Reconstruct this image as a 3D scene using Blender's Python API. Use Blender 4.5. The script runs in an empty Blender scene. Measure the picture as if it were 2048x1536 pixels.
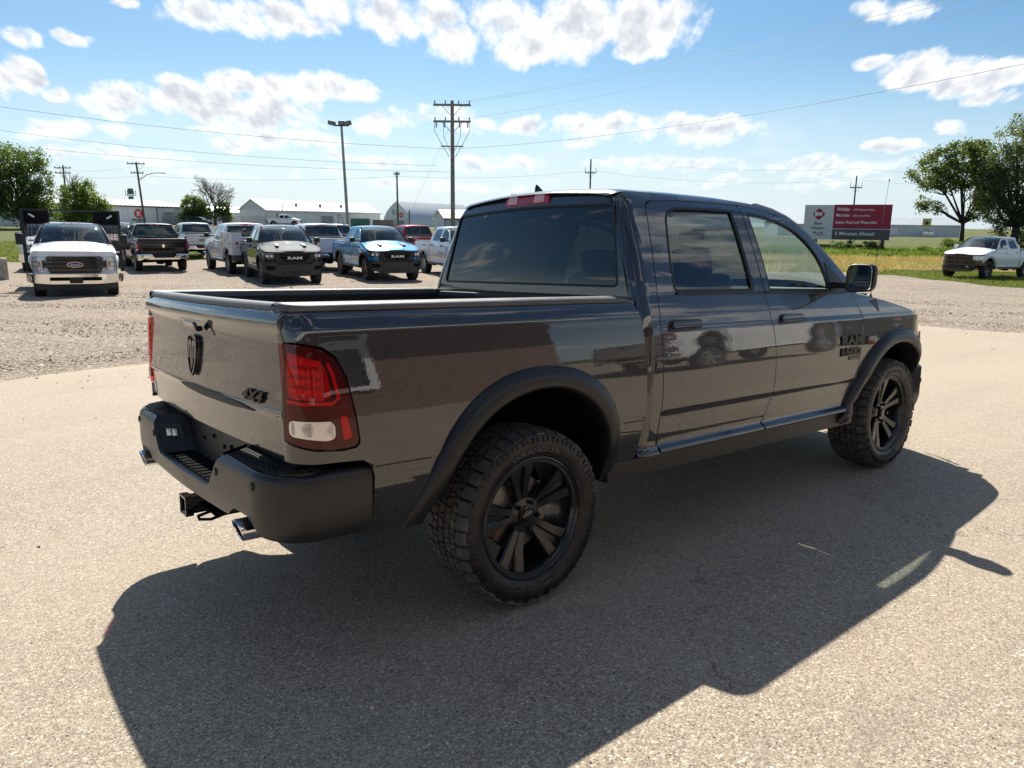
import bpy, bmesh, math, random
import numpy as np
from mathutils import Vector, Matrix
from mathutils.geometry import delaunay_2d_cdt
R = math.radians
PI = math.pi
rng = np.random.default_rng(7)
random.seed(7)
scene = bpy.context.scene
COL = scene.collection

# ------------------------------------------------------------------ camera
cam_d = bpy.data.cameras.new('camera')
cam = bpy.data.objects.new('camera', cam_d)
COL.objects.link(cam)
CAM = np.array([-2.1484, -3.3875, 1.7904])
YAW, PITCH, ROLL = R(50.36), R(12.065), R(0.60)
_F = np.array([math.cos(YAW) * math.cos(PITCH), math.sin(YAW) * math.cos(PITCH), -math.sin(PITCH)])
_R0 = np.array([math.sin(YAW), -math.cos(YAW), 0.0])
_U0 = np.cross(_R0, _F)
_Rr = _R0 * math.cos(ROLL) + _U0 * math.sin(ROLL)
_Uu = -_R0 * math.sin(ROLL) + _U0 * math.cos(ROLL)
cam.matrix_world = Matrix([[_Rr[i], _Uu[i], -_F[i], CAM[i]] for i in range(3)] + [[0, 0, 0, 1]])
cam_d.sensor_width = 36.0
cam_d.lens = 36.0 * 1499.64 / 2048.0
cam_d.clip_start = 0.05
cam_d.clip_end = 6000
scene.camera = cam
scene.view_settings.view_transform = 'Standard'
scene.view_settings.look = 'None'
scene.view_settings.exposure = 0.82
scene.view_settings.gamma = 1.0
scene.view_settings.use_curve_mapping = False
scene.render.engine = 'CYCLES'
scene.cycles.max_bounces = 8
scene.cycles.transparent_max_bounces = 16
scene.cycles.use_denoising = True

# ------------------------------------------------------------------ sun and sky
SUN_AZ, SUN_EL = R(61.3), R(48.4)
SUNV = Vector((math.cos(SUN_AZ) * math.cos(SUN_EL), math.sin(SUN_AZ) * math.cos(SUN_EL), math.sin(SUN_EL)))
sun_d = bpy.data.lights.new('sun', 'SUN')
sun_d.energy = 5.0
sun_d.angle = R(0.53)
sun_d.color = (1.0, 0.93, 0.82)
sun = bpy.data.objects.new('sun', sun_d)
sun.rotation_euler = SUNV.to_track_quat('Z', 'Y').to_euler()
COL.objects.link(sun)

world = bpy.data.worlds.new('World')
scene.world = world
world.use_nodes = True

class NT:
    """small helper round a node tree"""
    def __init__(s, tree):
        s.t = tree; s.n = tree.nodes; s.l = tree.links; s.flat = False
    def new(s, kind, **kw):
        n = s.n.new(kind)
        for k, v in kw.items(): setattr(n, k, v)
        return n
    def put(s, sock, v):
        if isinstance(v, bpy.types.NodeSocket): s.l.new(v, sock)
        elif v is not None: sock.default_value = v
    def math(s, op, a, b=None, c=None, clamp=False):
        n = s.new('ShaderNodeMath', operation=op); n.use_clamp = clamp
        s.put(n.inputs[0], a); s.put(n.inputs[1], b); s.put(n.inputs[2], c)
        return n.outputs[0]
    def vm(s, op, a, b=None, out=0):
        n = s.new('ShaderNodeVectorMath', operation=op)
        s.put(n.inputs[0], a)
        if b is not None: s.put(n.inputs[1], b)
        return n.outputs[out]
    def noise(s, vec, scale, detail=2.0, rough=0.5, dist=0.0, out=0):
        n = s.new('ShaderNodeTexNoise', noise_dimensions='2D' if s.flat else '3D'); s.put(n.inputs['Vector'], vec)
        n.inputs['Scale'].default_value = scale; n.inputs['Detail'].default_value = detail
        n.inputs['Roughness'].default_value = rough; n.inputs['Distortion'].default_value = dist
        return n.outputs[out]
    def voro(s, vec, scale, out='Distance', feature='F1', rnd=1.0):
        n = s.new('ShaderNodeTexVoronoi', feature=feature); s.put(n.inputs['Vector'], vec)
        n.inputs['Scale'].default_value = scale; n.inputs['Randomness'].default_value = rnd
        return n.outputs[out]
    def ramp(s, fac, stops, interp='LINEAR'):
        n = s.new('ShaderNodeValToRGB'); s.put(n.inputs[0], fac)
        cr = n.color_ramp; cr.interpolation = interp
        while len(cr.elements) < len(stops): cr.elements.new(0.5)
        for e, (p, c) in zip(cr.elements, stops):
            e.position = p
            e.color = (c, c, c, 1) if isinstance(c, (int, float)) else (*c, 1) if len(c) == 3 else c
        return n.outputs[0]
    def mix(s, fac, a, b, mode='MIX'):
        n = s.new('ShaderNodeMix', data_type='RGBA', blend_type=mode); n.clamp_factor = True
        s.put(n.inputs[0], fac)
        for i, v in ((6, a), (7, b)):
            if isinstance(v, tuple) and len(v) == 3: v = (*v, 1)
            s.put(n.inputs[i], v)
        return n.outputs[2]
    def sstep(s, x, a, b):
        n = s.new('ShaderNodeMapRange', interpolation_type='SMOOTHSTEP')
        s.put(n.inputs[0], x); n.inputs[1].default_value = a; n.inputs[2].default_value = b
        return n.outputs[0]

def build_sky():
    T = NT(world.node_tree); T.n.clear(); T.flat = True
    out = T.new('ShaderNodeOutputWorld'); bg = T.new('ShaderNodeBackground')
    sky = T.new('ShaderNodeTexSky', sky_type='NISHITA')
    sky.sun_disc = False; sky.sun_elevation = SUN_EL; sky.sun_rotation = PI / 2 - SUN_AZ
    sky.altitude = 250; sky.air_density = 1.0; sky.dust_density = 1.2; sky.ozone_density = 1.6
    tc = T.new('ShaderNodeTexCoord')
    d = T.vm('NORMALIZE', tc.outputs['Generated'])
    sp = T.new('ShaderNodeSeparateXYZ'); T.put(sp.inputs[0], d)
    # azimuth from the direction YAW (positive to the right), elevation, both in radians
    fx = T.math('ADD', T.math('MULTIPLY', sp.outputs[0], math.cos(YAW)), T.math('MULTIPLY', sp.outputs[1], math.sin(YAW)))
    rx = T.math('SUBTRACT', T.math('MULTIPLY', sp.outputs[0], math.sin(YAW)), T.math('MULTIPLY', sp.outputs[1], math.cos(YAW)))
    az = T.math('ARCTAN2', rx, fx)
    el = T.math('ARCSINE', sp.outputs[2])
    cb = T.new('ShaderNodeCombineXYZ'); T.put(cb.inputs[0], az); T.put(cb.inputs[1], el)
    P = cb.outputs[0]
    # texture space squeezed towards the horizon so that far clouds flatten
    st = T.math('DIVIDE', 1.0, T.math('ADD', T.math('MAXIMUM', el, 0.0), 0.22))
    ste = T.math('MULTIPLY', T.math('LOGARITHM', T.math('ADD', T.math('MAXIMUM', el, -0.05), 0.16), 2.718), 0.55)
    cq = T.new('ShaderNodeCombineXYZ'); T.put(cq.inputs[0], T.math('MULTIPLY', az, T.math('POWER', st, 0.5))); T.put(cq.inputs[1], ste)
    Q = cq.outputs[0]
    warp = T.new('ShaderNodeTexNoise', noise_dimensions='2D'); T.put(warp.inputs['Vector'], Q); warp.inputs['Scale'].default_value = 7.0; warp.inputs['Detail'].default_value = 3
    wv = T.vm('SCALE', T.vm('SUBTRACT', warp.outputs['Color'], (0.5, 0.5, 0.5))); wv.node.inputs['Scale'].default_value = 0.055
    wv2 = T.vm('MULTIPLY', wv, (1.0, 0.6, 0.0))
    PW = T.vm('ADD', P, wv2)
    clouds = CLOUDS
    cur = None
    for (a, e, ra, re, w) in clouds:
        ra *= 1.12; re *= 1.06 if e > .22 else 1.25; w += .0 if e > .22 else .15
        v = T.vm('MULTIPLY_ADD', PW, (1 / ra, 1 / re, 0)); v.node.inputs[2].default_value = (-a / ra, -e / re, 0)
        q = T.vm('DOT_PRODUCT', v, v, out=1)
        m = T.math('MULTIPLY_ADD', q, -w, w)
        cur = m if cur is None else T.math('SMOOTH_MAX', cur, m, 0.12)
    # clouds in the parts of the sky that the photograph does not show: same kind, scattered by noise
    gen = T.noise(Q, 2.6, 4.0, 0.5)
    gen = T.math('MULTIPLY', T.math('SUBTRACT', gen, 0.575), 6.0)
    azs = T.math('ABSOLUTE', az)
    outside = T.math('MAXIMUM', T.sstep(azs, 0.62, 0.72), T.sstep(el, 0.30, 0.36))
    gen = T.math('ADD', T.math('MULTIPLY', gen, outside), T.math('MULTIPLY', T.math('SUBTRACT', outside, 1.0), 3.0))
    cur = T.math('MAXIMUM', cur, gen)
    f1 = T.noise(Q, 15.0, 7.0, 0.62)
    up = T.vm('ADD', Q, (0.0, 0.020, 0.0))
    f2 = T.noise(up, 15.0, 3.0, 0.62)
    f3 = T.noise(Q, 5.0, 3.0, 0.5)
    dens = T.math('ADD', cur, T.math('MULTIPLY', T.math('SUBTRACT', f1, 0.49), 2.9))
    dens = T.math('ADD', dens, T.math('MULTIPLY', T.math('SUBTRACT', f3, 0.5), 1.2))
    # only where some cloud is near
    near = T.sstep(cur, -1.1, -0.2)
    alpha = T.math('MULTIPLY', T.sstep(dens, -0.05, 0.95), near)
    # thin high veil and haze band low on the sky
    veil = T.math('MULTIPLY', T.sstep(T.noise(T.vm('MULTIPLY', Q, (1, 2.2, 1)), 6.0, 6.0, 0.6), 0.50, 0.75), 0.55)
    veil = T.math('MULTIPLY', veil, T.sstep(el, 0.17, 0.04))
    shade = T.math('MULTIPLY', T.math('SUBTRACT', f2, f1), 3.2)
    core = T.sstep(T.math('ADD', dens, shade), 0.45, 1.75)
    lit = T.mix(core, (9.2, 9.2, 9.2), (5.4, 5.7, 6.3))
    glow = T.mix(T.sstep(el, 0.25, 0.0), (0.53, 0.76, 0.88), (0.80, 0.93, 1.02))
    base = T.mix(1.0, sky.outputs[0], glow, 'MULTIPLY')
    base = T.mix(T.math('MULTIPLY', T.sstep(el, 0.20, -0.03), 0.80), base, (6.3, 7.45, 8.3))
    col = T.mix(veil, base, (7.2, 7.8, 8.3))
    col = T.mix(T.math('MULTIPLY', alpha, T.math('SUBTRACT', 1.0, T.math('MULTIPLY', T.sstep(el, 0.14, 0.0), 0.55))), col, lit)
    T.put(bg.inputs['Color'], col); bg.inputs['Strength'].default_value = 0.070
    T.l.new(bg.outputs[0], out.inputs['Surface'])

# azimuth, elevation, half width, half height (radians), weight of the cumulus clouds the photograph shows
CLOUDS = [
    (-0.361,0.228,0.061,0.019,1.00), (-0.300,0.232,0.063,0.022,1.00), (-0.244,0.224,0.030,0.012,0.80), (-0.459,0.231,0.015,0.006,0.70),
    (-0.190,0.246,0.055,0.024,1.00), (-0.118,0.236,0.062,0.030,1.10), (-0.081,0.215,0.038,0.022,0.90), (-0.013,0.239,0.050,0.035,1.10),
    (0.006,0.211,0.038,0.019,0.90), (0.067,0.233,0.069,0.037,1.10), (0.158,0.237,0.067,0.033,1.10), (0.211,0.251,0.036,0.018,0.90),
    (0.148,0.210,0.037,0.016,0.80), (-0.554,0.186,0.019,0.008,0.80), (-0.539,0.183,0.012,0.006,0.60), (-0.501,0.188,0.017,0.008,0.80),
    (-0.566,0.144,0.021,0.021,1.00), (-0.531,0.129,0.012,0.008,0.70), (-0.465,0.129,0.049,0.018,1.00), (-0.395,0.134,0.044,0.023,0.95),
    (-0.357,0.130,0.051,0.023,0.90), (-0.322,0.157,0.040,0.014,0.90), (-0.258,0.160,0.066,0.016,0.95), (-0.205,0.159,0.043,0.012,0.85),
    (-0.312,0.129,0.058,0.017,0.90), (-0.266,0.124,0.042,0.014,0.70), (-0.243,0.138,0.015,0.007,0.60), (-0.530,0.094,0.044,0.007,0.70),
    (-0.468,0.096,0.017,0.008,0.70), (-0.267,0.100,0.067,0.012,0.80), (-0.354,0.091,0.033,0.007,0.70), (-0.386,0.105,0.018,0.006,0.50),
    (-0.157,0.125,0.039,0.013,0.85), (-0.101,0.133,0.038,0.013,0.75), (-0.063,0.121,0.032,0.010,0.60), (0.016,0.119,0.036,0.010,0.85),
    (0.102,0.121,0.058,0.017,0.95), (0.170,0.115,0.057,0.014,0.90), (0.231,0.118,0.067,0.016,0.95), (0.077,0.101,0.032,0.007,0.50),
    (0.441,0.235,0.037,0.012,0.90), (0.414,0.184,0.023,0.009,0.70), (0.463,0.171,0.041,0.017,0.95), (0.527,0.161,0.052,0.017,0.95),
    (0.492,0.179,0.025,0.010,0.60), (0.548,0.137,0.027,0.008,0.80), (0.504,0.109,0.017,0.009,0.80), (0.439,0.091,0.030,0.007,0.80),
    (0.185,0.077,0.082,0.008,0.70), (0.374,0.069,0.096,0.009,0.70), (0.330,0.051,0.129,0.006,0.50), (-0.458,0.073,0.079,0.008,0.65),
    (-0.189,0.078,0.069,0.007,0.60), (-0.018,0.075,0.072,0.009,0.60), (-0.522,0.075,0.029,0.005,0.40), (-0.339,0.054,0.117,0.007,0.35),
    (-0.083,0.048,0.130,0.006,0.40), (0.158,0.251,0.024,0.006,0.50),
]
build_sky()

# ------------------------------------------------------------------ mesh helpers
def tagset(o, label=None, category=None, group=None, kind=None):
    if label: o['label'] = label
    if category: o['category'] = category
    if group: o['group'] = group
    if kind: o['kind'] = kind
    return o

def mk(name, V, Fc, mat, parent=None, N=None, smooth=True, angle=None, mats=None, mi=None, xf=None):
    V = np.asarray(V, float).reshape(-1, 3)
    if xf is not None:
        V = xf(V)
        if N is not None: N = xf(N, True)
    me = bpy.data.meshes.new(name)
    me.from_pydata(V.tolist(), [], [tuple(int(i) for i in f) for f in Fc])
    for m in (mats or [mat]): me.materials.append(m)
    if mi is not None: me.polygons.foreach_set('material_index', np.asarray(mi, dtype=np.int32))
    me.polygons.foreach_set('use_smooth', [bool(smooth)] * len(me.polygons))
    me.update()
    if angle is not None: me.set_sharp_from_angle(angle=R(angle))
    if N is not None: me.normals_split_custom_set_from_vertices(np.asarray(N, float).tolist())
    o = bpy.data.objects.new(name, me)
    COL.objects.link(o)
    if parent is not None: o.parent = parent
    return o

def empty(name, loc=(0, 0, 0), rz=0.0, parent=None):
    o = bpy.data.objects.new(name, None); COL.objects.link(o)
    o.location = loc; o.rotation_euler = (0, 0, rz); o.empty_display_size = 0.2
    if parent is not None: o.parent = parent
    return o

def copy_tree(o, parent=None):
    c = o.copy(); COL.objects.link(c); c.parent = parent
    for ch in o.children: copy_tree(ch, c)
    return c

class MB:
    """collects simple solids and links them as one mesh"""
    def __init__(s): s.V = []; s.F = []; s.n = 0
    def add(s, V, Fc):
        V = np.asarray(V, float).reshape(-1, 3); s.V.append(V)
        s.F += [tuple(int(i) + s.n for i in f) for f in Fc]; s.n += len(V); return s
    def box(s, c, d, rot=None, bev=0.0):
        c = np.asarray(c, float); h = np.asarray(d, float) / 2
        if bev > 0:
            b = min(bev, *(h * 0.9)); pts = []; 
            bm = bmesh.new(); bmesh.ops.create_cube(bm, size=1.0)
            for v in bm.verts: v.co = Vector((v.co.x * h[0] * 2, v.co.y * h[1] * 2, v.co.z * h[2] * 2))
            bmesh.ops.bevel(bm, geom=bm.edges[:], offset=b, segments=2, affect='EDGES', profile=0.6)
            bm.verts.index_update()
            V = np.array([v.co[:] for v in bm.verts]); Fc = [tuple(v.index for v in f.verts) for f in bm.faces]; bm.free()
        else:
            V = np.array([[x, y, z] for x in (-1, 1) for y in (-1, 1) for z in (-1, 1)]) * h
            Fc = [(0, 1, 3, 2), (4, 6, 7, 5), (0, 4, 5, 1), (2, 3, 7, 6), (0, 2, 6, 4), (1, 5, 7, 3)]
        if rot is not None: V = V @ np.asarray(rot).T
        return s.add(V + c, Fc)
    def hull(s, pts8):
        """box from 8 corner points ordered (x0y0z0,x0y0z1,x0y1z0,x0y1z1,x1y0z0,...)"""
        return s.add(pts8, [(0, 1, 3, 2), (4, 6, 7, 5), (0, 4, 5, 1), (2, 3, 7, 6), (0, 2, 6, 4), (1, 5, 7, 3)])
    def tube(s, pts, r, n=8, cap=True):
        pts = [np.asarray(p, float) for p in pts]; k = len(pts)
        rr = [r] * k if np.isscalar(r) else list(r)
        V = []; prev = None
        for i in range(k):
            t = pts[min(i + 1, k - 1)] - pts[max(i - 1, 0)]; t = t / (np.linalg.norm(t) + 1e-9)
            if prev is None:
                a = np.array([0, 0, 1.0]) if abs(t[2]) < 0.9 else np.array([1.0, 0, 0]); u = np.cross(t, a)
            else: u = prev - t * (prev @ t)
            u = u / (np.linalg.norm(u) + 1e-9); prev = u; w = np.cross(t, u)
            for j in range(n):
                th = 2 * PI * j / n; V.append(pts[i] + rr[i] * (u * math.cos(th) + w * math.sin(th)))
        Fc = [(i * n + j, i * n + (j + 1) % n, (i + 1) * n + (j + 1) % n, (i + 1) * n + j) for i in range(k - 1) for j in range(n)]
        if cap: Fc += [tuple(range(n - 1, -1, -1)), tuple((k - 1) * n + j for j in range(n))]
        return s.add(V, Fc)
    def lathe(s, prof, n=32, axis='y', c=(0, 0, 0)):
        """prof: list of (radius, offset along the axis)"""
        V = []
        for (r, h) in prof:
            for j in range(n):
                th = 2 * PI * j / n; a, b = r * math.cos(th), r * math.sin(th)
                V.append({'y': (a, h, b), 'z': (a, b, h), 'x': (h, a, b)}[axis])
        k = len(prof)
        Fc = [(i * n + j, (i + 1) * n + j, (i + 1) * n + (j + 1) % n, i * n + (j + 1) % n) for i in range(k - 1) for j in range(n)]
        return s.add(np.array(V) + np.asarray(c, float), Fc)
    def prism(s, poly, h0, h1, axis='z', c=(0, 0, 0)):
        """extrude a 2D polygon (ccw) along an axis"""
        n = len(poly); V = []
        for h in (h0, h1):
            for (a, b) in poly: V.append({'z': (a, b, h), 'y': (a, h, b), 'x': (h, a, b)}[axis])
        Fc = [tuple(range(n - 1, -1, -1)), tuple(range(n, 2 * n))] + [(i, (i + 1) % n, n + (i + 1) % n, n + i) for i in range(n)]
        return s.add(np.array(V) + np.asarray(c, float), Fc)
    def build(s, name, mat, parent=None, smooth=False, angle=35, xf=None, fix=True):
        V = np.concatenate(s.V); o = mk(name, V, s.F, mat, parent, smooth=True if (smooth or angle) else False, xf=xf)
        if fix:
            bm = bmesh.new(); bm.from_mesh(o.data); bmesh.ops.recalc_face_normals(bm, faces=bm.faces[:]); bm.to_mesh(o.data); bm.free()
        if angle: o.data.set_sharp_from_angle(angle=R(angle))
        return o

def rnd(poly, rad, seg=5):
    """round the corners of a closed 2D polygon; rad: one number or one per corner"""
    n = len(poly); out = []
    for i in range(n):
        p = np.array(poly[i], float); a = np.array(poly[i - 1], float); b = np.array(poly[(i + 1) % n], float)
        r = rad if np.isscalar(rad) else rad[i]
        if r <= 0: out.append(tuple(p)); continue
        da, db = a - p, b - p; la, lb = np.linalg.norm(da), np.linalg.norm(db)
        t = min(r, la * 0.49, lb * 0.49); pa, pb = p + da / la * t, p + db / lb * t
        for k in range(seg + 1):
            s_ = k / seg; out.append(tuple((1 - s_) ** 2 * pa + 2 * s_ * (1 - s_) * p + s_ ** 2 * pb))
    return out

def resample(poly, d):
    out = []; n = len(poly)
    for i in range(n):
        a = np.array(poly[i], float); b = np.array(poly[(i + 1) % n], float)
        k = max(1, int(math.ceil(np.linalg.norm(b - a) / d)))
        for j in range(k): out.append(a + (b - a) * j / k)
    return np.array(out)

def inside(P, poly):
    x, y = P[:, 0], P[:, 1]; c = np.zeros(len(P), bool); n = len(poly); j = n - 1
    for i in range(n):
        xi, yi = poly[i]; xj, yj = poly[j]
        cond = ((yi > y) != (yj > y)) & (x < (xj - xi) * (y - yi) / (yj - yi + 1e-15) + xi)
        c ^= cond; j = i
    return c

def area(poly):
    p = np.asarray(poly); q = np.roll(p, -1, 0); return 0.5 * np.sum(p[:, 0] * q[:, 1] - q[:, 0] * p[:, 1])

def seg_dist(P, poly):
    a = np.asarray(poly); b = np.roll(a, -1, 0); d = np.full(len(P), 1e9)
    for i in range(len(a)):
        ab = b[i] - a[i]; t = np.clip(((P - a[i]) @ ab) / (ab @ ab + 1e-12), 0, 1)
        d = np.minimum(d, np.linalg.norm(P - (a[i] + t[:, None] * ab), axis=1))
    return d

def tri2d(outline, holes=(), res=0.05, resu=None):
    resu = resu or res
    loops = [resample(outline, min(res, resu))] + [resample(h, min(res, resu)) for h in holes]
    o = loops[0]; lo, hi = o.min(0), o.max(0)
    gu = np.arange(lo[0] + resu * 0.5, hi[0], resu); gv = np.arange(lo[1] + res * 0.5, hi[1], res)
    G = np.array([(a, b) for a in gu for b in gv]) if len(gu) and len(gv) else np.zeros((0, 2))
    if len(G):
        k = inside(G, loops[0])
        for h in loops[1:]: k &= ~inside(G, h)
        G = G[k]
        if len(G):
            d = np.min([seg_dist(G, l) for l in loops], axis=0); G = G[d > min(res, resu) * 0.45]
    pts = np.concatenate(loops + [G]); edges = []; s0 = 0
    for l in loops:
        m = len(l); edges += [(s0 + i, s0 + (i + 1) % m) for i in range(m)]; s0 += m
    v2, e2, f2, *_ = delaunay_2d_cdt([Vector(p) for p in pts], edges, [], 0, 1e-7)
    V = np.array([v[:] for v in v2]); Fc = np.array([tuple(f) for f in f2])
    cen = V[Fc].mean(1); k = inside(cen, loops[0])
    for h in loops[1:]: k &= ~inside(cen, h)
    Fc = Fc[k]
    A = V[Fc]; cr = (A[:, 1, 0] - A[:, 0, 0]) * (A[:, 2, 1] - A[:, 0, 1]) - (A[:, 1, 1] - A[:, 0, 1]) * (A[:, 2, 0] - A[:, 0, 0])
    Fc[cr < 0] = Fc[cr < 0][:, ::-1]
    return V, Fc

def nrm(A): return A / (np.linalg.norm(A, axis=-1, keepdims=True) + 1e-12)

def surf_pts(mapf, U, Vv, off=0.0):
    P = mapf(U, Vv); e = 1e-3
    du = mapf(U + e, Vv) - mapf(U - e, Vv); dv = mapf(U, Vv + e) - mapf(U, Vv - e)
    N = nrm(np.cross(du, dv))
    return P + N * np.asarray(off).reshape(-1, 1) if np.ndim(off) else P + N * off, N

def panel(name, outline, mapf, mat, parent=None, holes=(), res=0.05, resu=None, off=0.0, flange=0.02, flip=False, xf=None, smooth=True, back=False, dome=None):
    """a sheet-metal panel: outline in surface coordinates, bent by mapf, its rim turned in by `flange`.
    mapf(u, v) -> points; outward normal is du x dv (flip=True when it points the other way)."""
    V2, F2 = tri2d(outline, holes, res, resu)
    sgn = -1.0 if flip else 1.0
    P, N = surf_pts(mapf, V2[:, 0], V2[:, 1]); N = N * sgn
    if dome is not None:
        bd = seg_dist(V2, resample(outline, res)); w = np.clip(bd / dome[0], 0, 1); h = dome[1] * (1 - (1 - w) ** 2)
        off = off + h
        P = P + N * off[:, None]
    else: P = P + N * off
    Fc = F2[:, ::-1] if flip else F2
    Vs = [P]; Ns = [N]; Fs = [tuple(f) for f in Fc]; n0 = len(P)
    # boundary edges
    cnt = {}
    for f in Fc:
        for a, b in ((f[0], f[1]), (f[1], f[2]), (f[2], f[0])): cnt[(a, b)] = 1
    be = [(a, b) for (a, b) in cnt if (b, a) not in cnt]
    if flange and be:
        ids = sorted({a for e in be for a in e}); ix = {v: i for i, v in enumerate(ids)}
        top = P[ids]; bot = top - N[ids] * flange
        lat = np.zeros((len(ids), 3))
        for a, b in be:
            t = P[b] - P[a]; l = np.cross(t, N[a]); lat[ix[a]] += l; lat[ix[b]] += l
        lat = nrm(lat)
        m = len(ids)
        # small rounded lip: the rim normal blends
        Vs += [top, bot]; Ns += [nrm(lat + N[ids] * 0.6), lat]
        for a, b in be: Fs.append((n0 + ix[b], n0 + ix[a], n0 + m + ix[a], n0 + m + ix[b]))
        if back:
            n1 = n0 + 2 * m; Vs.append(P - N * flange); Ns.append(-N)
            Fs += [tuple(int(i) + n1 for i in f[::-1]) for f in Fc]
    V = np.concatenate(Vs); Nn = np.concatenate(Ns)
    return mk(name, V, Fs, mat, parent, N=Nn if smooth else None, smooth=smooth, xf=xf)

def strip(name, path, width, mapf, mat, parent, off=0.003, h=0.008, flip=False, xf=None, closed=False):
    """a moulding that follows a path on a surface"""
    pts = np.array(path, float); out = []
    k = len(pts); L, Rr = [], []
    for i in range(k):
        a = pts[i - 1] if (closed or i > 0) else pts[i]; b = pts[(i + 1) % k] if (closed or i < k - 1) else pts[i]
        t = b - a; t = t / (np.linalg.norm(t) + 1e-9); nn = np.array([-t[1], t[0]])
        L.append(pts[i] + nn * width / 2); Rr.append(pts[i] - nn * width / 2)
    A = np.array(L + Rr)
    P, N = surf_pts(mapf, A[:, 0], A[:, 1]); N = -N if flip else N
    V = np.concatenate([P + N * off, P + N * (off + h)])
    Fc = []
    m = k if closed else k - 1
    for i in range(m):
        j = (i + 1) % k; a, b, c, d = i, j, k + j, k + i
        q = 2 * k
        Fc += [(q + a, q + b, q + c, q + d), (a, q + a, q + d, d) if (i == 0 and not closed) else (a, b, q + b, q + a), (d, q + d, q + c, c)]
    o = mk(name, V, Fc, mat, parent, smooth=False, xf=xf)
    bm = bmesh.new(); bm.from_mesh(o.data); bmesh.ops.recalc_face_normals(bm, faces=bm.faces[:]); bm.to_mesh(o.data); bm.free()
    return o

def pchip(xs, ys):
    xs = np.asarray(xs, float); ys = np.asarray(ys, float); h = np.diff(xs); dl = np.diff(ys) / h; n = len(xs)
    d = np.zeros(n)
    for i in range(1, n - 1):
        if dl[i - 1] * dl[i] > 0:
            w1 = 2 * h[i] + h[i - 1]; w2 = h[i] + 2 * h[i - 1]; d[i] = (w1 + w2) / (w1 / dl[i - 1] + w2 / dl[i])
    d[0], d[-1] = dl[0], dl[-1]
    def f(x):
        x = np.clip(np.asarray(x, float), xs[0], xs[-1]); i = np.clip(np.searchsorted(xs, x) - 1, 0, n - 2)
        t = (x - xs[i]) / h[i]; t2, t3 = t * t, t * t * t
        return (2 * t3 - 3 * t2 + 1) * ys[i] + (t3 - 2 * t2 + t) * h[i] * d[i] + (-2 * t3 + 3 * t2) * ys[i + 1] + (t3 - t2) * h[i] * d[i + 1]
    return f

_txt = {}
def text_polys(s, size=1.0, bold=0.0, extrude=0.0, shear=0.0, spacing=1.0):
    cu = bpy.data.curves.new('lettering', 'FONT'); cu.body = s; cu.size = size; cu.offset = bold; cu.extrude = extrude
    cu.align_x = 'CENTER'; cu.align_y = 'CENTER'; cu.shear = shear; cu.resolution_u = 3; cu.space_character = spacing
    o = bpy.data.objects.new('lettering', cu); COL.objects.link(o)
    bpy.context.view_layer.update()
    dg = bpy.context.evaluated_depsgraph_get(); me = bpy.data.meshes.new_from_object(o.evaluated_get(dg))
    V = np.array([v.co[:] for v in me.vertices]); Fc = [tuple(p.vertices) for p in me.polygons]
    bpy.data.objects.remove(o); bpy.data.curves.remove(cu); bpy.data.meshes.remove(me)
    return V, Fc

def lettering(name, s, width, height, mapf, mat, parent=None, depth=0.004, bold=0.02, shear=0.0, spacing=1.0, xf=None):
    """words as solid letters; mapf(a, b, h) takes letter coordinates in metres (a across, b up, h out)"""
    V, Fc = text_polys(s, 1.0, bold, 0.5, shear, spacing)
    lo, hi = V.min(0), V.max(0)
    a = (V[:, 0] - (lo[0] + hi[0]) / 2) / (hi[0] - lo[0]) * width; b = (V[:, 1] - (lo[1] + hi[1]) / 2) / (hi[1] - lo[1]) * height
    h = (V[:, 2] + 0.5) * depth
    return mk(name, mapf(a, b, h), Fc, mat, parent, smooth=False, xf=xf)
# ------------------------------------------------------------------ the lie of the land
FH = np.array([math.cos(YAW), math.sin(YAW)])
RH = np.array([math.sin(YAW), -math.cos(YAW)])

def sst(x, a, b):
    t = np.clip((np.asarray(x, float) - a) / (b - a), 0, 1); return t * t * (3 - 2 * t)

def site(D, L):
    """point D metres ahead of and L metres to the right of the spot the photographer stands on"""
    return CAM[:2] + D * FH + L * RH

def heading(dD, dL): return YAW - math.atan2(dL, dD)

def gz(x, y):
    """height of the ground: the sloping asphalt apron, the flat gravel lot, the rise to the highway"""
    x = np.asarray(x, float); y = np.asarray(y, float)
    D = (x - CAM[0]) * FH[0] + (y - CAM[1]) * FH[1]; L = (x - CAM[0]) * RH[0] + (y - CAM[1]) * RH[1]
    apron = np.clip(-0.015 * x - 0.0471 * y, -0.30, 0.45)
    far = -0.12 - 0.20 * sst(D, 16, 27) - 0.010 * np.clip(L, 0, 30) + 0.45 * sst(D, 42, 68) + 0.72 * sst(D, 70, 122) * (1 - sst(L, 8, 70)) - 0.30 * sst(D, 80, 200) * sst(L, 30, 90)
    t = sst(D, 7.0, 14.0)
    return apron * (1 - t) + far * t

# ------------------------------------------------------------------ materials
def newmat(name):
    m = bpy.data.materials.new(name); m.use_nodes = True
    T = NT(m.node_tree); b = T.n['Principled BSDF']; return m, T, b

def obj_co(T): return T.new('ShaderNodeTexCoord').outputs['Object']
def geo_co(T): return T.new('ShaderNodeNewGeometry').outputs['Position']

def bump(T, b, h, strength=0.3, dist=0.01):
    n = T.new('ShaderNodeBump'); n.inputs['Strength'].default_value = strength; n.inputs['Distance'].default_value = dist
    T.put(n.inputs['Height'], h); T.l.new(n.outputs[0], b.inputs['Normal']); return n

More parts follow.
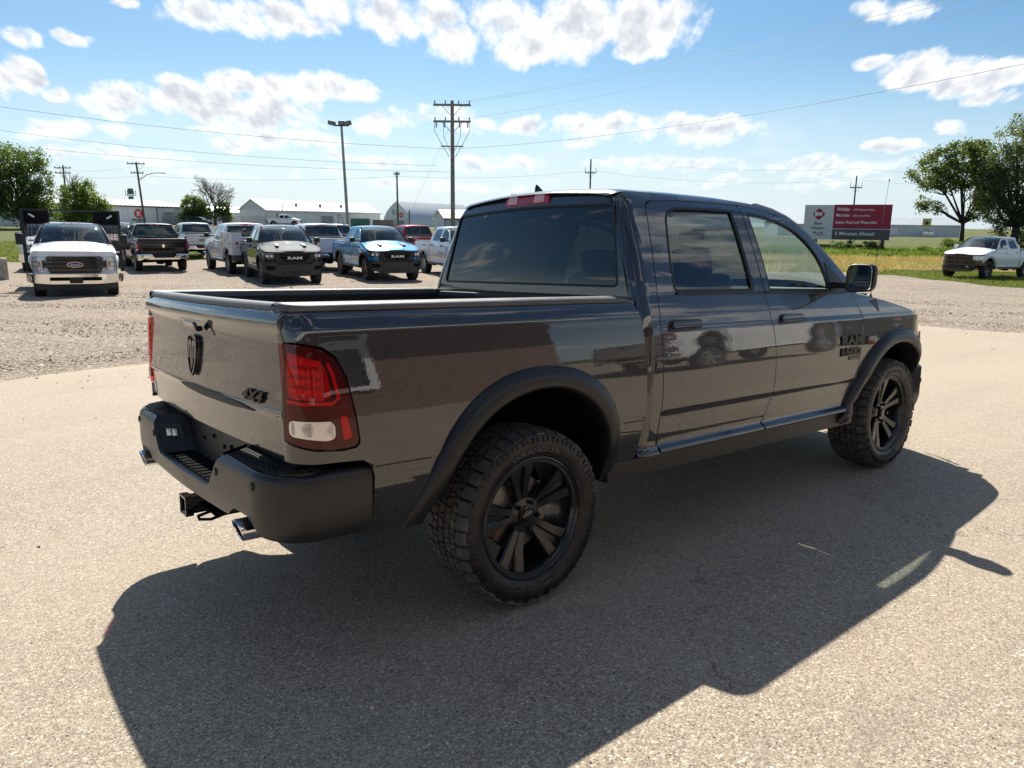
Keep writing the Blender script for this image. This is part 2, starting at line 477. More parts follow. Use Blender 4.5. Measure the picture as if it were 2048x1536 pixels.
def plain(name, col, rough=0.5, metal=0.0, coat=0.0, bumpy=0.0, bscale=400.0, vary=0.0, vscale=6.0, spec=0.5, coatr=0.03):
    m, T, b = newmat(name)
    b.inputs['Roughness'].default_value = rough; b.inputs['Metallic'].default_value = metal
    b.inputs['Coat Weight'].default_value = coat; b.inputs['Coat Roughness'].default_value = coatr
    b.inputs['Specular IOR Level'].default_value = spec
    b.inputs['Base Color'].default_value = (*col, 1)
    if vary > 0:
        co = obj_co(T); n = T.noise(co, vscale, 5, 0.6)
        c = T.mix(T.sstep(n, 0.35, 0.7), tuple(v * (1 - vary) for v in col), tuple(min(1, v * (1 + vary)) for v in col))
        T.put(b.inputs['Base Color'], c)
        T.put(b.inputs['Roughness'], T.math('ADD', T.math('MULTIPLY', n, 0.25), max(0.02, rough - 0.12)))
    if bumpy > 0: bump(T, b, T.noise(obj_co(T), bscale, 3, 0.6), bumpy, 0.002)
    return m

def paint(name, col, flake=0.5, dust=0.06, rough=0.36, cior=1.42):
    m, T, b = newmat(name)
    co = obj_co(T)
    n = T.noise(co, 2.2, 5, 0.6); dn = T.sstep(n, 0.45, 0.85)
    T.put(b.inputs['Base Color'], T.mix(T.math('MULTIPLY', dn, dust), col, (0.35, 0.30, 0.24)))
    b.inputs['Metallic'].default_value = flake; b.inputs['Roughness'].default_value = rough
    b.inputs['Specular IOR Level'].default_value = 0.12
    b.inputs['Coat Weight'].default_value = 1.0; b.inputs['Coat IOR'].default_value = cior
    T.put(b.inputs['Coat Roughness'], T.math('MULTIPLY', dn, 0.05))
    # the faint orange peel of lacquer, and metal flakes
    pn = T.new('ShaderNodeBump'); pn.inputs['Strength'].default_value = 0.10; pn.inputs['Distance'].default_value = 0.0006
    T.put(pn.inputs['Height'], T.noise(co, 60, 2, 0.5)); T.l.new(pn.outputs[0], b.inputs['Coat Normal'])
    fl = T.new('ShaderNodeBump'); fl.inputs['Strength'].default_value = 0.25; fl.inputs['Distance'].default_value = 0.001
    T.put(fl.inputs['Height'], T.voro(co, 900)); T.l.new(fl.outputs[0], b.inputs['Normal'])
    return m

def glass(name, tint, refl=1.0, rough=0.0):
    """a tinted pane: what passes is filtered, the rest is mirrored"""
    m = bpy.data.materials.new(name); m.use_nodes = True; T = NT(m.node_tree); T.n.clear()
    out = T.new('ShaderNodeOutputMaterial'); tr = T.new('ShaderNodeBsdfTransparent'); gl = T.new('ShaderNodeBsdfGlossy')
    gl.inputs['Roughness'].default_value = rough; tr.inputs['Color'].default_value = (*tint, 1)
    fr = T.new('ShaderNodeFresnel'); T.put(fr.inputs['IOR'], T.math('SUBTRACT', 1.52, T.math('MULTIPLY', T.new('ShaderNodeNewGeometry').outputs['Backfacing'], 1.52 - 1 / 1.52)))
    f = T.math('MULTIPLY', fr.outputs[0], 1.7 * refl, clamp=True)
    mx = T.new('ShaderNodeMixShader'); T.put(mx.inputs[0], f); T.l.new(tr.outputs[0], mx.inputs[1]); T.l.new(gl.outputs[0], mx.inputs[2])
    T.l.new(mx.outputs[0], out.inputs['Surface']); return m

M = {}
M['granite'] = paint('granite_metallic_paint', (0.030, 0.029, 0.031), 0.40, 0.03, 0.26, 1.80)
M['darkgrey'] = paint('dark_grey_paint', (0.012, 0.017, 0.019), 0.0, 0.03, 0.6, 1.30)
M['blue'] = paint('bright_blue_paint', (0.004, 0.20, 0.44), 0.20, 0.05)
M['maroon'] = paint('dark_brown_paint', (0.012, 0.009, 0.008), 0.05, 0.08)
M['wine'] = paint('wine_red_paint', (0.05, 0.006, 0.012), 0.3, 0.05)
M['red'] = paint('red_paint', (0.30, 0.012, 0.02), 0.3, 0.06)
M['white'] = paint('white_paint', (0.72, 0.73, 0.75), 0.0, 0.06)
M['silver'] = paint('silver_paint', (0.50, 0.53, 0.58), 0.5, 0.06)
M['darkcar'] = paint('dark_green_grey_paint', (0.03, 0.05, 0.055), 0.3, 0.06)
M['plastic'] = plain('black_plastic', (0.014, 0.014, 0.015), 0.40, bumpy=0.25, bscale=900, spec=0.38)
M['tint_side'] = glass('tinted_rear_side_glass', (0.13, 0.15, 0.155), 1.0)
M['bumper'] = plain('satin_black_bumper', (0.013, 0.0135, 0.015), 0.34, bumpy=0.12, bscale=700, vary=0.15, vscale=3, spec=0.5)
M['flare'] = plain('matt_black_flare', (0.013, 0.013, 0.014), 0.36, vary=0.10, vscale=4, spec=0.45)
M['railcap'] = plain('bed_rail_cap_plastic', (0.085, 0.086, 0.088), 0.42, bumpy=0.5, bscale=300, vary=0.15, vscale=5)
M['liner'] = plain('black_bed_liner', (0.012, 0.012, 0.013), 0.6, bumpy=0.5, bscale=200)
M['satin'] = plain('satin_black_wheel', (0.009, 0.009, 0.010), 0.28, coat=0.5, coatr=0.12, vary=0.2, vscale=9)
M['gloss'] = plain('gloss_black_trim', (0.008, 0.008, 0.009), 0.12, coat=0.6)
M['dark'] = plain('underbody_black', (0.008, 0.008, 0.009), 0.9, spec=0.08)
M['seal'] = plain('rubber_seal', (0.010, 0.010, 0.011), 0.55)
M['chrome'] = plain('chrome', (0.80, 0.80, 0.80), 0.06, metal=1.0)
M['steel'] = plain('dull_steel', (0.30, 0.29, 0.28), 0.45, metal=1.0, vary=0.2, vscale=20)
M['rust'] = plain('rusty_metal', (0.17, 0.085, 0.04), 0.8, vary=0.4, vscale=30)
M['mirror'] = plain('mirror_glass', (0.85, 0.87, 0.88), 0.02, metal=1.0)
M['silverletter'] = plain('silver_lettering', (0.62, 0.63, 0.65), 0.25, metal=0.7)
M['blackletter'] = plain('black_lettering', (0.006, 0.006, 0.007), 0.35, spec=0.3)
M['seat'] = plain('dark_seat_cloth', (0.030, 0.030, 0.033), 0.9, bumpy=0.3, bscale=300)
M['dash'] = plain('grey_dashboard', (0.22, 0.23, 0.22), 0.6, bumpy=0.2)
M['headliner'] = plain('pale_headliner', (0.32, 0.31, 0.29), 0.9)
M['amber'] = plain('amber_lens', (0.55, 0.18, 0.02), 0.1, coat=0.8)
M['redlens'] = plain('red_lens', (0.42, 0.012, 0.018), 0.12, coat=1.0)
M['lampwhite'] = plain('clear_lamp', (0.62, 0.64, 0.66), 0.12, metal=0.35, coat=0.8)
M['tint_dark'] = glass('dark_tinted_glass', (0.040, 0.045, 0.052), 1.1)
M['tint_light'] = glass('clear_side_glass', (0.74, 0.81, 0.80), 0.72)
M['windshield'] = glass('windshield_glass', (0.66, 0.76, 0.74), 1.15)
M['screen_dark'] = glass('dim_rear_glass', (0.10, 0.12, 0.13), 1.0)
# ------------------------------------------------------------------ ground materials
def mat_asphalt():
    m, T, b = newmat('chip_sealed_asphalt'); co = geo_co(T)
    v = T.new('ShaderNodeTexVoronoi'); T.put(v.inputs['Vector'], co); v.inputs['Scale'].default_value = 100
    w = T.new('ShaderNodeTexVoronoi'); T.put(w.inputs['Vector'], co); w.inputs['Scale'].default_value = 190
    big = T.new('ShaderNodeTexVoronoi'); T.put(big.inputs['Vector'], co); big.inputs['Scale'].default_value = 50
    sep = T.new('ShaderNodeSeparateColor'); T.put(sep.inputs[0], v.outputs['Color'])
    sepw = T.new('ShaderNodeSeparateColor'); T.put(sepw.inputs[0], w.outputs['Color'])
    sepb = T.new('ShaderNodeSeparateColor'); T.put(sepb.inputs[0], big.outputs['Color'])
    stone = T.ramp(sep.outputs[0], [(0.0, (0.12, 0.098, 0.078)), (0.25, (0.225, 0.184, 0.140)), (0.55, (0.315, 0.258, 0.193)), (0.8, (0.39, 0.325, 0.246)), (0.95, (0.51, 0.445, 0.355)), (1.0, (0.64, 0.58, 0.49))])
    fine = T.ramp(sepw.outputs[1], [(0.0, (0.115, 0.095, 0.078)), (0.5, (0.275, 0.232, 0.178)), (1.0, (0.43, 0.368, 0.29))])
    gap = T.sstep(v.outputs['Distance'], 0.38, 0.62)
    col = T.mix(gap, stone, fine)
    # scattered larger pale pebbles
    peb = T.math('MULTIPLY', T.math('GREATER_THAN', sepb.outputs[0], 0.965), T.sstep(big.outputs['Distance'], 0.34, 0.26))
    pc = T.ramp(sepb.outputs[1], [(0.0, (0.30, 0.25, 0.21)), (0.4, (0.46, 0.40, 0.33)), (1.0, (0.60, 0.57, 0.51))])
    col = T.mix(peb, col, pc)
    drk = T.math('MULTIPLY', T.math('LESS_THAN', sepb.outputs[2], 0.022), T.sstep(big.outputs['Distance'], 0.32, 0.22))
    col = T.mix(drk, col, (0.035, 0.032, 0.032))
    # wear, dust and faint stains
    l1 = T.noise(co, 0.55, 5, 0.6); l2 = T.noise(co, 3.1, 5, 0.65)
    col = T.mix(T.math('MULTIPLY', T.sstep(l1, 0.40, 0.68), 0.30), col, (0.37, 0.31, 0.235))
    ln = T.noise(T.vm('MULTIPLY', co, (0.22, 1.5, 1.0)), 0.9, 4, 0.6)
    col = T.mix(T.math('MULTIPLY', T.sstep(ln, 0.52, 0.72), 0.26), col, (0.17, 0.142, 0.115))
    col = T.mix(T.math('MULTIPLY', T.sstep(l2, 0.53, 0.76), 0.30), col, (0.15, 0.125, 0.105))
    # rust-coloured drips, old oil spots and a few hairline cracks
    l3 = T.noise(co, 1.3, 4, 0.6); l4 = T.noise(T.vm('ADD', co, (37.0, 11.0, 0.0)), 1.9, 5, 0.65)
    col = T.mix(T.math('MULTIPLY', T.sstep(l3, 0.66, 0.74), 0.35), col, (0.23, 0.115, 0.07))
    col = T.mix(T.math('MULTIPLY', T.sstep(l4, 0.69, 0.76), 0.45), col, (0.10, 0.085, 0.075))
    ck = T.new('ShaderNodeTexVoronoi', feature='DISTANCE_TO_EDGE'); ck.inputs['Scale'].default_value = 0.22
    wv = T.vm('SCALE', T.vm('SUBTRACT', T.noise(co, 1.5, 6, 0.7, out=1), (0.5, 0.5, 0.5))); wv.node.inputs['Scale'].default_value = 1.3
    T.put(ck.inputs['Vector'], T.vm('ADD', co, wv))
    crk = T.math('MULTIPLY', T.sstep(ck.outputs['Distance'], 0.0022, 0.0006), T.sstep(T.noise(co, 0.5, 2, 0.5), 0.50, 0.60))
    col = T.mix(T.math('MULTIPLY', crk, 0.7), col, (0.07, 0.058, 0.05))
    # gravel dust carried on to the asphalt edge
    sp = T.new('ShaderNodeSeparateXYZ'); T.put(sp.inputs[0], co)
    D = T.math('ADD', T.math('MULTIPLY', T.math('SUBTRACT', sp.outputs[0], float(CAM[0])), float(FH[0])), T.math('MULTIPLY', T.math('SUBTRACT', sp.outputs[1], float(CAM[1])), float(FH[1])))
    dd = T.sstep(T.math('ADD', D, T.math('MULTIPLY', l2, 3.0)), 6.0, 12.5)
    col = T.mix(T.math('MULTIPLY', dd, 0.5), col, (0.40, 0.335, 0.25))
    T.put(b.inputs['Base Color'], col); b.inputs['Roughness'].default_value = 0.82
    b.inputs['Specular IOR Level'].default_value = 0.35
    h = T.math('ADD', T.math('MULTIPLY', T.math('SUBTRACT', 1.0, v.outputs['Distance']), 0.6), T.math('MULTIPLY', T.math('SUBTRACT', 1.0, w.outputs['Distance']), 0.4))
    bump(T, b, h, 0.55, 0.006)
    return m

def mat_gravel():
    m, T, b = newmat('crushed_gravel'); co = geo_co(T)
    wv = T.vm('SCALE', T.vm('SUBTRACT', T.noise(co, 9, 3, 0.6, out=1), (0.5, 0.5, 0.5))); wv.node.inputs['Scale'].default_value = 0.03
    cw = T.vm('ADD', co, wv)
    v = T.new('ShaderNodeTexVoronoi'); T.put(v.inputs['Vector'], cw); v.inputs['Scale'].default_value = 24
    w = T.new('ShaderNodeTexVoronoi'); T.put(w.inputs['Vector'], cw); w.inputs['Scale'].default_value = 65
    big = T.new('ShaderNodeTexVoronoi'); T.put(big.inputs['Vector'], cw); big.inputs['Scale'].default_value = 9.5
    sp = T.new('ShaderNodeSeparateColor'); T.put(sp.inputs[0], v.outputs['Color'])
    sw = T.new('ShaderNodeSeparateColor'); T.put(sw.inputs[0], w.outputs['Color'])
    sb = T.new('ShaderNodeSeparateColor'); T.put(sb.inputs[0], big.outputs['Color'])
    c1 = T.ramp(sp.outputs[0], [(0.0, (0.085, 0.069, 0.057)), (0.3, (0.175, 0.143, 0.115)), (0.6, (0.26, 0.215, 0.172)), (0.85, (0.345, 0.292, 0.235)), (1.0, (0.53, 0.47, 0.40))])
    c2 = T.ramp(sw.outputs[1], [(0.0, (0.085, 0.067, 0.057)), (0.5, (0.25, 0.205, 0.165)), (1.0, (0.47, 0.41, 0.34))])
    col = T.mix(T.sstep(v.outputs['Distance'], 0.30, 0.6), c1, c2)
    col = T.mix(T.math('MULTIPLY', T.math('GREATER_THAN', sb.outputs[0], 0.86), T.sstep(big.outputs['Distance'], 0.42, 0.30)), col, T.ramp(sb.outputs[2], [(0, (0.22, 0.175, 0.145)), (0.5, (0.36, 0.31, 0.26)), (1, (0.53, 0.48, 0.42))]))
    l1 = T.noise(co, 0.22, 4, 0.55); l2 = T.noise(T.vm('MULTIPLY', co, (0.25, 1.6, 1)), 0.9, 4, 0.6)
    col = T.mix(T.math('MULTIPLY', T.sstep(l1, 0.42, 0.66), 0.35), col, (0.34, 0.27, 0.20))
    col = T.mix(T.math('MULTIPLY', T.sstep(l2, 0.5, 0.72), 0.30), col, (0.24, 0.19, 0.155))
    T.put(b.inputs['Base Color'], col); b.inputs['Roughness'].default_value = 0.92
    b.inputs['Specular IOR Level'].default_value = 0.2
    h = T.math('ADD', T.math('MULTIPLY', T.math('SUBTRACT', 1.0, v.outputs['Distance']), 0.65), T.math('MULTIPLY', T.math('SUBTRACT', 1.0, big.outputs['Distance']), 0.5))
    bump(T, b, h, 1.0, 0.035)
    return m

def mat_grass(name, a, c, d, scale=3.0):
    m, T, b = newmat(name); co = geo_co(T)
    n1 = T.noise(co, scale * 0.10, 5, 0.6); n2 = T.noise(co, scale, 5, 0.7); n3 = T.noise(co, scale * 9, 4, 0.7)
    col = T.mix(T.sstep(n1, 0.35, 0.65), a, c)
    col = T.mix(T.math('MULTIPLY', T.sstep(n2, 0.48, 0.75), 0.7), col, d)
    col = T.mix(T.math('MULTIPLY', T.sstep(n3, 0.42, 0.68), 0.45), col, tuple(v * 0.45 for v in a))
    T.put(b.inputs['Base Color'], col); b.inputs['Roughness'].default_value = 0.9; b.inputs['Specular IOR Level'].default_value = 0.15
    bump(T, b, n3, 0.9, 0.06)
    return m

# ------------------------------------------------------------------ ground sheets
def ground_sheet(name, Ds, Ls, mat, dz=0.0, extra=None):
    DD, LL = np.meshgrid(Ds, Ls, indexing='ij')
    X = CAM[0] + DD * FH[0] + LL * RH[0]; Y = CAM[1] + DD * FH[1] + LL * RH[1]
    Z = gz(X, Y) + dz
    if extra is not None: Z = Z + extra(DD, LL, X, Y)
    n, m_ = DD.shape
    V = np.stack([X.ravel(), Y.ravel(), Z.ravel()], 1)
    Fc = [(i * m_ + j, i * m_ + j + 1, (i + 1) * m_ + j + 1, (i + 1) * m_ + j) for i in range(n - 1) for j in range(m_ - 1)]
    o = mk(name, V, Fc, mat); o['kind'] = 'structure'; return o

def edge_D(L):
    """distance of the asphalt edge at each lateral position"""
    L = np.asarray(L, float)
    a = 15.1 + 0.829 * L; b = 19.3 - 0.40 * np.clip(L, -50, 14)
    return np.maximum(2.2, -np.log(np.exp(-a / 1.2) + np.exp(-b / 1.2)) * 1.2) + 0.10 * np.sin(L * 1.7) + 0.06 * np.sin(L * 4.3 + 1)

def gravel_noise(DD, LL, X, Y):
    t = sst(DD - edge_D(LL), 0.0, 1.2)
    rut = 0.020 * np.sin(DD * 1.9 + 0.6 * np.sin(LL * 0.25) + 0.15 * LL) + 0.012 * np.sin(DD * 5.1 + LL * 0.4) + 0.012 * np.sin(LL * 2.3 + DD * 0.7)
    return t * (rut + 0.030) - (1 - t) * 0.05

ground_sheet('field', np.concatenate([[-4500, -1200, -300], np.arange(-60, 80, 1.0), np.linspace(80, 140, 21), [180, 240, 300, 600, 1200, 2500, 4500]]), np.concatenate([[-4500, -1500, -600, -300, -150], np.arange(-80, 80.5, 1.25), [100, 150, 300, 600, 1500, 4500]]),
             mat_grass('meadow_grass', (0.090, 0.105, 0.034), (0.120, 0.132, 0.045), (0.175, 0.155, 0.075)), -0.06)
def strip_sheet(name, ts, L_of, Ls, D_of, mat, dz=0.0, extra=None):
    """a sheet whose far edge follows D_of(L)"""
    V = []; n = len(ts)
    for L in Ls:
        D0, D1 = D_of(L)
        for t in ts:
            D = D0 + (D1 - D0) * t; p = site(D, L); V.append((p[0], p[1], float(gz(p[0], p[1])) + dz + (float(extra(np.array(D), np.array(L), 0, 0)) if extra else 0) - (.08 if t == 1.0 else 0)))
    Fc = [(i * n + j, (i + 1) * n + j, (i + 1) * n + j + 1, i * n + j + 1) for i in range(len(Ls) - 1) for j in range(n - 1)]
    o = mk(name, V, Fc, mat); o['kind'] = 'structure'; up_facing(o); return o

def up_facing(o, up=True):
    bm = bmesh.new(); bm.from_mesh(o.data); bmesh.ops.recalc_face_normals(bm, faces=bm.faces[:])
    if (sum(f.normal.z * f.calc_area() for f in bm.faces) < 0) == up: bmesh.ops.reverse_faces(bm, faces=bm.faces[:])
    bm.to_mesh(o.data); bm.free()

def lot_far(L):
    left = 45 - 8.5 * float(sst(-L, 14, 20)); right = 38.6 - 9.0 * float(sst(L, 17.8, 20.3)) - 19 * float(sst(L, 20.3, 25.5))
    return (left if L < 0 else right) + .35 * math.sin(L * 3.1) + .2 * math.sin(L * 9.3)

def dry_edge(L): return (38.2 + 5.0 * float(sst(L, 17, 23)) + .5 * math.sin(L * 1.3), 56 + 1.2 * math.sin(L * .7))

strip_sheet('gravel_lot', np.r_[np.linspace(0, .45, 100), np.linspace(.46, 1, 70)], None, np.r_[np.linspace(-50, -12, 60), np.linspace(-11.8, 10, 120), np.linspace(10.2, 25.5, 110)], lambda L: (min(7.0, float(edge_D(L)) - 1.6), lot_far(L)), mat_gravel(), 0.0, gravel_noise)
strip_sheet('dry_field', np.linspace(0, 1, 30), None, np.linspace(12, 70, 90), dry_edge, mat_grass('dry_stubble', (.27, .195, .115), (.33, .245, .15), (.20, .18, .08), 5.0), .01)

def apron():
    Ls = np.linspace(-40, 45, 180); V = []; Fc = []; ts = np.concatenate([np.linspace(0, 0.8, 26), np.linspace(0.82, 1.0, 10)])
    for L in Ls:
        e = float(edge_D(L)) + 0.10 * math.sin(L * 7.7) + 0.06 * math.sin(L * 17.1)
        for t in ts:
            D = -16 + (e + 16) * t; p = site(D, L); V.append((p[0], p[1], float(gz(p[0], p[1])) - (0.05 if t == 1.0 else 0.0)))
    k = len(ts)
    for i in range(len(Ls) - 1):
        for j in range(k - 1): Fc.append((i * k + j, (i + 1) * k + j, (i + 1) * k + j + 1, i * k + j + 1))
    o = mk('asphalt', V, Fc, mat_asphalt()); o['kind'] = 'structure'
    for p in o.data.polygons: pass
    bm = bmesh.new(); bm.from_mesh(o.data); bmesh.ops.recalc_face_normals(bm, faces=bm.faces[:])
    if sum(f.normal.z for f in bm.faces) < 0: bmesh.ops.reverse_faces(bm, faces=bm.faces[:])
    bm.to_mesh(o.data); bm.free()
apron()
# ------------------------------------------------------------------ pickup body surfaces (x forward from the rear axle, y left, z up)
YB = pchip([.46, .50, .60, .70, .762, .772, .85, .95, 1.05, 1.14, 1.20, 1.25, 1.278, 1.292, 1.315, 1.335, 1.35, 1.36],
           [.930, .948, .972, .990, .996, 1.0, 1.001, 1.0, .996, .989, .982, .975, .9715, .966, .952, .938, .922, .905])
YD = pchip([.46, .52, .555, .585, .60, .65, .752, .765, .775, .85, .95, 1.05, 1.12, 1.17, 1.198, 1.212, 1.26, 1.30, 1.34, 1.385, 1.45, 1.5, 1.6, 1.7, 1.8, 1.87, 1.91, 1.93, 1.945, 1.97],
           [.965, .992, .998, .972, .968, .974, .988, .990, .996, 1.0, 1.0, .996, .991, .988, .986, .979, .968, .957, .945, .930, .912, .893, .855, .813, .768, .733, .705, .687, .664, .60])
XR = pchip([.9, 1.0, 1.4, 1.6, 1.8, 1.87, 1.91, 1.93, 1.95, 1.97], [.72, .72, .728, .752, .784, .798, .812, .828, .852, .90])

def side_map(Yf, x0, r0, s=-1, x1=3.80, r1=0.60, nar=0.0):
    def f(u, z):
        u = np.asarray(u, float); z = np.asarray(z, float)
        a0 = x0(z) if callable(x0) else x0
        t = np.clip((a0 - u) / r0, 0, PI / 2); rest = np.maximum(0, (a0 - u) - r0 * PI / 2)
        t1 = np.clip((u - x1) / r1, 0, PI / 2); rest1 = np.maximum(0, (u - x1) - r1 * PI / 2)
        x = np.where(u < a0, a0 - r0 * np.sin(t), np.where(u > x1, x1 + r1 * np.sin(t1), u))
        y = Yf(z) - nar * np.clip((u - 3.1) / 0.7, 0, 1) ** 2 - r0 * (1 - np.cos(t)) - rest - r1 * (1 - np.cos(t1)) - rest1
        return np.stack([x, s * y, z + 0 * x], -1)
    return f

def tg_map(y, z):
    g = TGP(z); x = -(1.134 + 0.038 * (1 - (y / .885) ** 2) + g)
    return np.stack([x, y + 0 * x, z + 0 * x], -1)
TGP = pchip([.78, .80, .88, .955, .972, .99, 1.1, 1.22, 1.250, 1.275, 1.300, 1.312, 1.345, 1.362], [-.016, -.014, -.008, -.003, .004, .000, -.006, -.012, -.010, -.001, .010, .009, -.010, -.028])

def crown(y): return 0.036 * (1 - np.clip(np.abs(y) / .66, 0, 1) ** 2)
def back_map(y, z):
    w = np.clip((z - 1.4) / .5, 0, 1); x = XR(z - crown(y) * w) - 0.018 * (1 - (y / .8) ** 2)
    return np.stack([x, y + 0 * x, z + 0 * x], -1)

BS = 0.18  # tail corner: bumper path radius is 0.20
def bump_map(s_, z):
    a = np.abs(s_); c, r = .785, .20; sg = np.sign(s_ + 1e-12)
    t = np.clip((a - c) / r, 0, PI / 2); rest = np.maximum(0, a - c - r * PI / 2)
    y = np.where(a < c, a, c + r * np.sin(t)); x = -1.215 + r * (1 - np.cos(t)) + rest
    d = BUP(z)
    nx, ny = -np.cos(t), np.sin(t)
    x = x - 0.040 * (1 - np.clip(a / 1.0, 0, 1) ** 2) + nx * d; y = y + ny * d
    return np.stack([x, sg * y, z + 0 * x], -1)
BUP = pchip([.48, .50, .55, .62, .70, .735, .75, .765, .78], [-.035, -.020, -.006, .0, .0, -.003, -.010, -.028, -.05])

def smooth_curve(P, n=40):
    P = np.asarray(P, float); d = np.r_[0, np.cumsum(np.linalg.norm(np.diff(P, axis=0), axis=1))]
    s_ = np.linspace(0, d[-1], n); k = len(P)
    out = []
    for c in range(2):
        m = np.gradient(P[:, c], d)
        i = np.clip(np.searchsorted(d, s_) - 1, 0, k - 2); h = d[i + 1] - d[i]; t = (s_ - d[i]) / h
        out.append((2*t**3-3*t**2+1)*P[i, c] + (t**3-2*t**2+t)*h*m[i] + (-2*t**3+3*t**2)*P[i+1, c] + (t**3-t**2)*h*m[i+1])
    return np.stack(out, 1)

ARCH_R_OUT = smooth_curve([(-.675, .475), (-.605, .60), (-.545, .727), (-.475, .85), (-.39, .943), (-.27, 1.02), (-.137, 1.066), (0, 1.081), (.134, 1.075), (.27, 1.043), (.39, .98), (.48, .892), (.535, .77), (.553, .61), (.545, .475)], 44)
ARCH_R_IN = smooth_curve([(-.585, .475), (-.50, .64), (-.425, .77), (-.335, .860), (-.222, .930), (-.106, .968), (.02, .982), (.148, .968), (.263, .921), (.355, .85), (.42, .76), (.455, .63), (.455, .475)], 44)
ARCH_F_OUT = smooth_curve([(2.80, .475), (2.87, .60), (2.96, .75), (3.08, .90), (3.24, 1.01), (3.41, 1.08), (3.58, 1.10), (3.75, 1.085), (3.89, 1.03), (3.98, .95), (4.04, .84), (4.06, .74)], 44)
ARCH_F_IN = smooth_curve([(2.90, .475), (2.99, .66), (3.12, .81), (3.27, .925), (3.42, .985), (3.57, 1.002), (3.72, .985), (3.84, .93), (3.92, .86), (3.96, .79), (3.97, .74)], 44)

DOOR_R_REAR = [(.892, .552), (.866, .60), (.868, .76), (.872, .89), (.866, 1.10), (.862, 1.23), (.876, 1.357), (.892, 1.485), (.930, 1.667), (.962, 1.80)]
DOOR_TOP = [(1.02, 1.878), (1.257, 1.894), (1.496, 1.902), (1.872, 1.905), (2.106, 1.894), (2.288, 1.858), (2.464, 1.776), (2.627, 1.656), (2.79, 1.508), (2.91, 1.402)]
BGAP = [(1.868, 1.905), (1.858, 1.667), (1.862, 1.391), (1.885, 1.222), (1.924, 1.069), (1.933, .884), (1.912, .731), (1.872, .613), (1.845, .552)]
DOOR_F_FRONT = [(2.86, .550), (2.905, .60), (2.955, .78), (2.985, .90), (3.025, 1.06), (3.036, 1.175), (3.028, 1.22), (2.975, 1.27), (2.935, 1.372)]
ROOFLINE = [(.87, 1.924), (1.05, 1.931), (1.27, 1.937), (1.6, 1.940), (1.88, 1.936), (2.08, 1.924), (2.25, 1.899), (2.38, 1.862), (2.5, 1.806), (2.6, 1.735), (2.70, 1.652), (2.86, 1.512), (2.985, 1.396)]
FTOP = [(2.945, 1.372), (3.10, 1.352), (3.30, 1.325), (3.55, 1.285), (3.80, 1.235), (4.00, 1.175), (4.10, 1.140), (4.25, 1.125), (4.45, 1.118), (4.70, 1.118)]

def shift(pts, dx, dz=0): return [(a + dx, b + dz) for a, b in pts]

def sweep_flare(name, O, I, mapf, mat, parent, s, xf, h=.048, inner=.10):
    prof = [(0.0, -0.002), (.03, .010), (.12, .022), (.30, .038), (.55, h), (.85, h * 1.04), (.96, h * .94), (1.0, h * .72), (1.0, h * .2), (.99, -.03), (.98, -inner)]
    V = []; k = len(O)
    for (w, off) in prof:
        A = O * (1 - w) + I * w
        P, N = surf_pts(mapf, A[:, 0], A[:, 1]); N = N * (-1 if s > 0 else 1)
        tt = np.linspace(0, 1, k); tp = (.35 + .65 * sst(tt, 0, .16)) * (.35 + .65 * sst(1 - tt, 0, .12))
        V.append(P + N * ((off * tp)[:, None] if off > 0 else off))
    m = len(prof); V = np.concatenate(V)
    Fc = []
    for i in range(m - 1):
        for j in range(k - 1):
            q = (i * k + j, i * k + j + 1, (i + 1) * k + j + 1, (i + 1) * k + j); Fc.append(q[::-1] if s > 0 else q)
    o = mk(name, V, Fc, mat, parent, xf=xf, angle=50)
    bm = bmesh.new(); bm.from_mesh(o.data); bmesh.ops.recalc_face_normals(bm, faces=bm.faces[:]); bm.to_mesh(o.data); bm.free(); o.data.set_sharp_from_angle(angle=R(50))
    return o

def loft_grid(rows):
    rows = [np.asarray(r) for r in rows]; k = len(rows[0]); V = np.concatenate(rows)
    Fc = [(i * k + j, i * k + j + 1, (i + 1) * k + j + 1, (i + 1) * k + j) for i in range(len(rows) - 1) for j in range(k - 1)]
    return V, Fc

def up_facing(o, up=True):
    bm = bmesh.new(); bm.from_mesh(o.data); bmesh.ops.recalc_face_normals(bm, faces=bm.faces[:])
    if (sum(f.normal.z * f.calc_area() for f in bm.faces) < 0) == up: bmesh.ops.reverse_faces(bm, faces=bm.faces[:])
    bm.to_mesh(o.data); bm.free()

# ------------------------------------------------------------------ wheels
def rt(w): return .4085 - .010 * (np.abs(w) / .13) ** 4
def crownpt(th, s_, h=0.0):
    a = abs(s_); sg = 1 if s_ >= 0 else -1
    if a < .125: w, r, nw, nr = a, float(rt(a)), 0.0, 1.0
    else:
        q = (a - .125) / .024; w = .125 + .024 * math.sin(q); r = float(rt(.125)) - .024 * (1 - math.cos(q)); nw, nr = math.sin(q), math.cos(q)
    w += nw * h; r += nr * h
    return (r * math.cos(th), sg * w, r * math.sin(th))

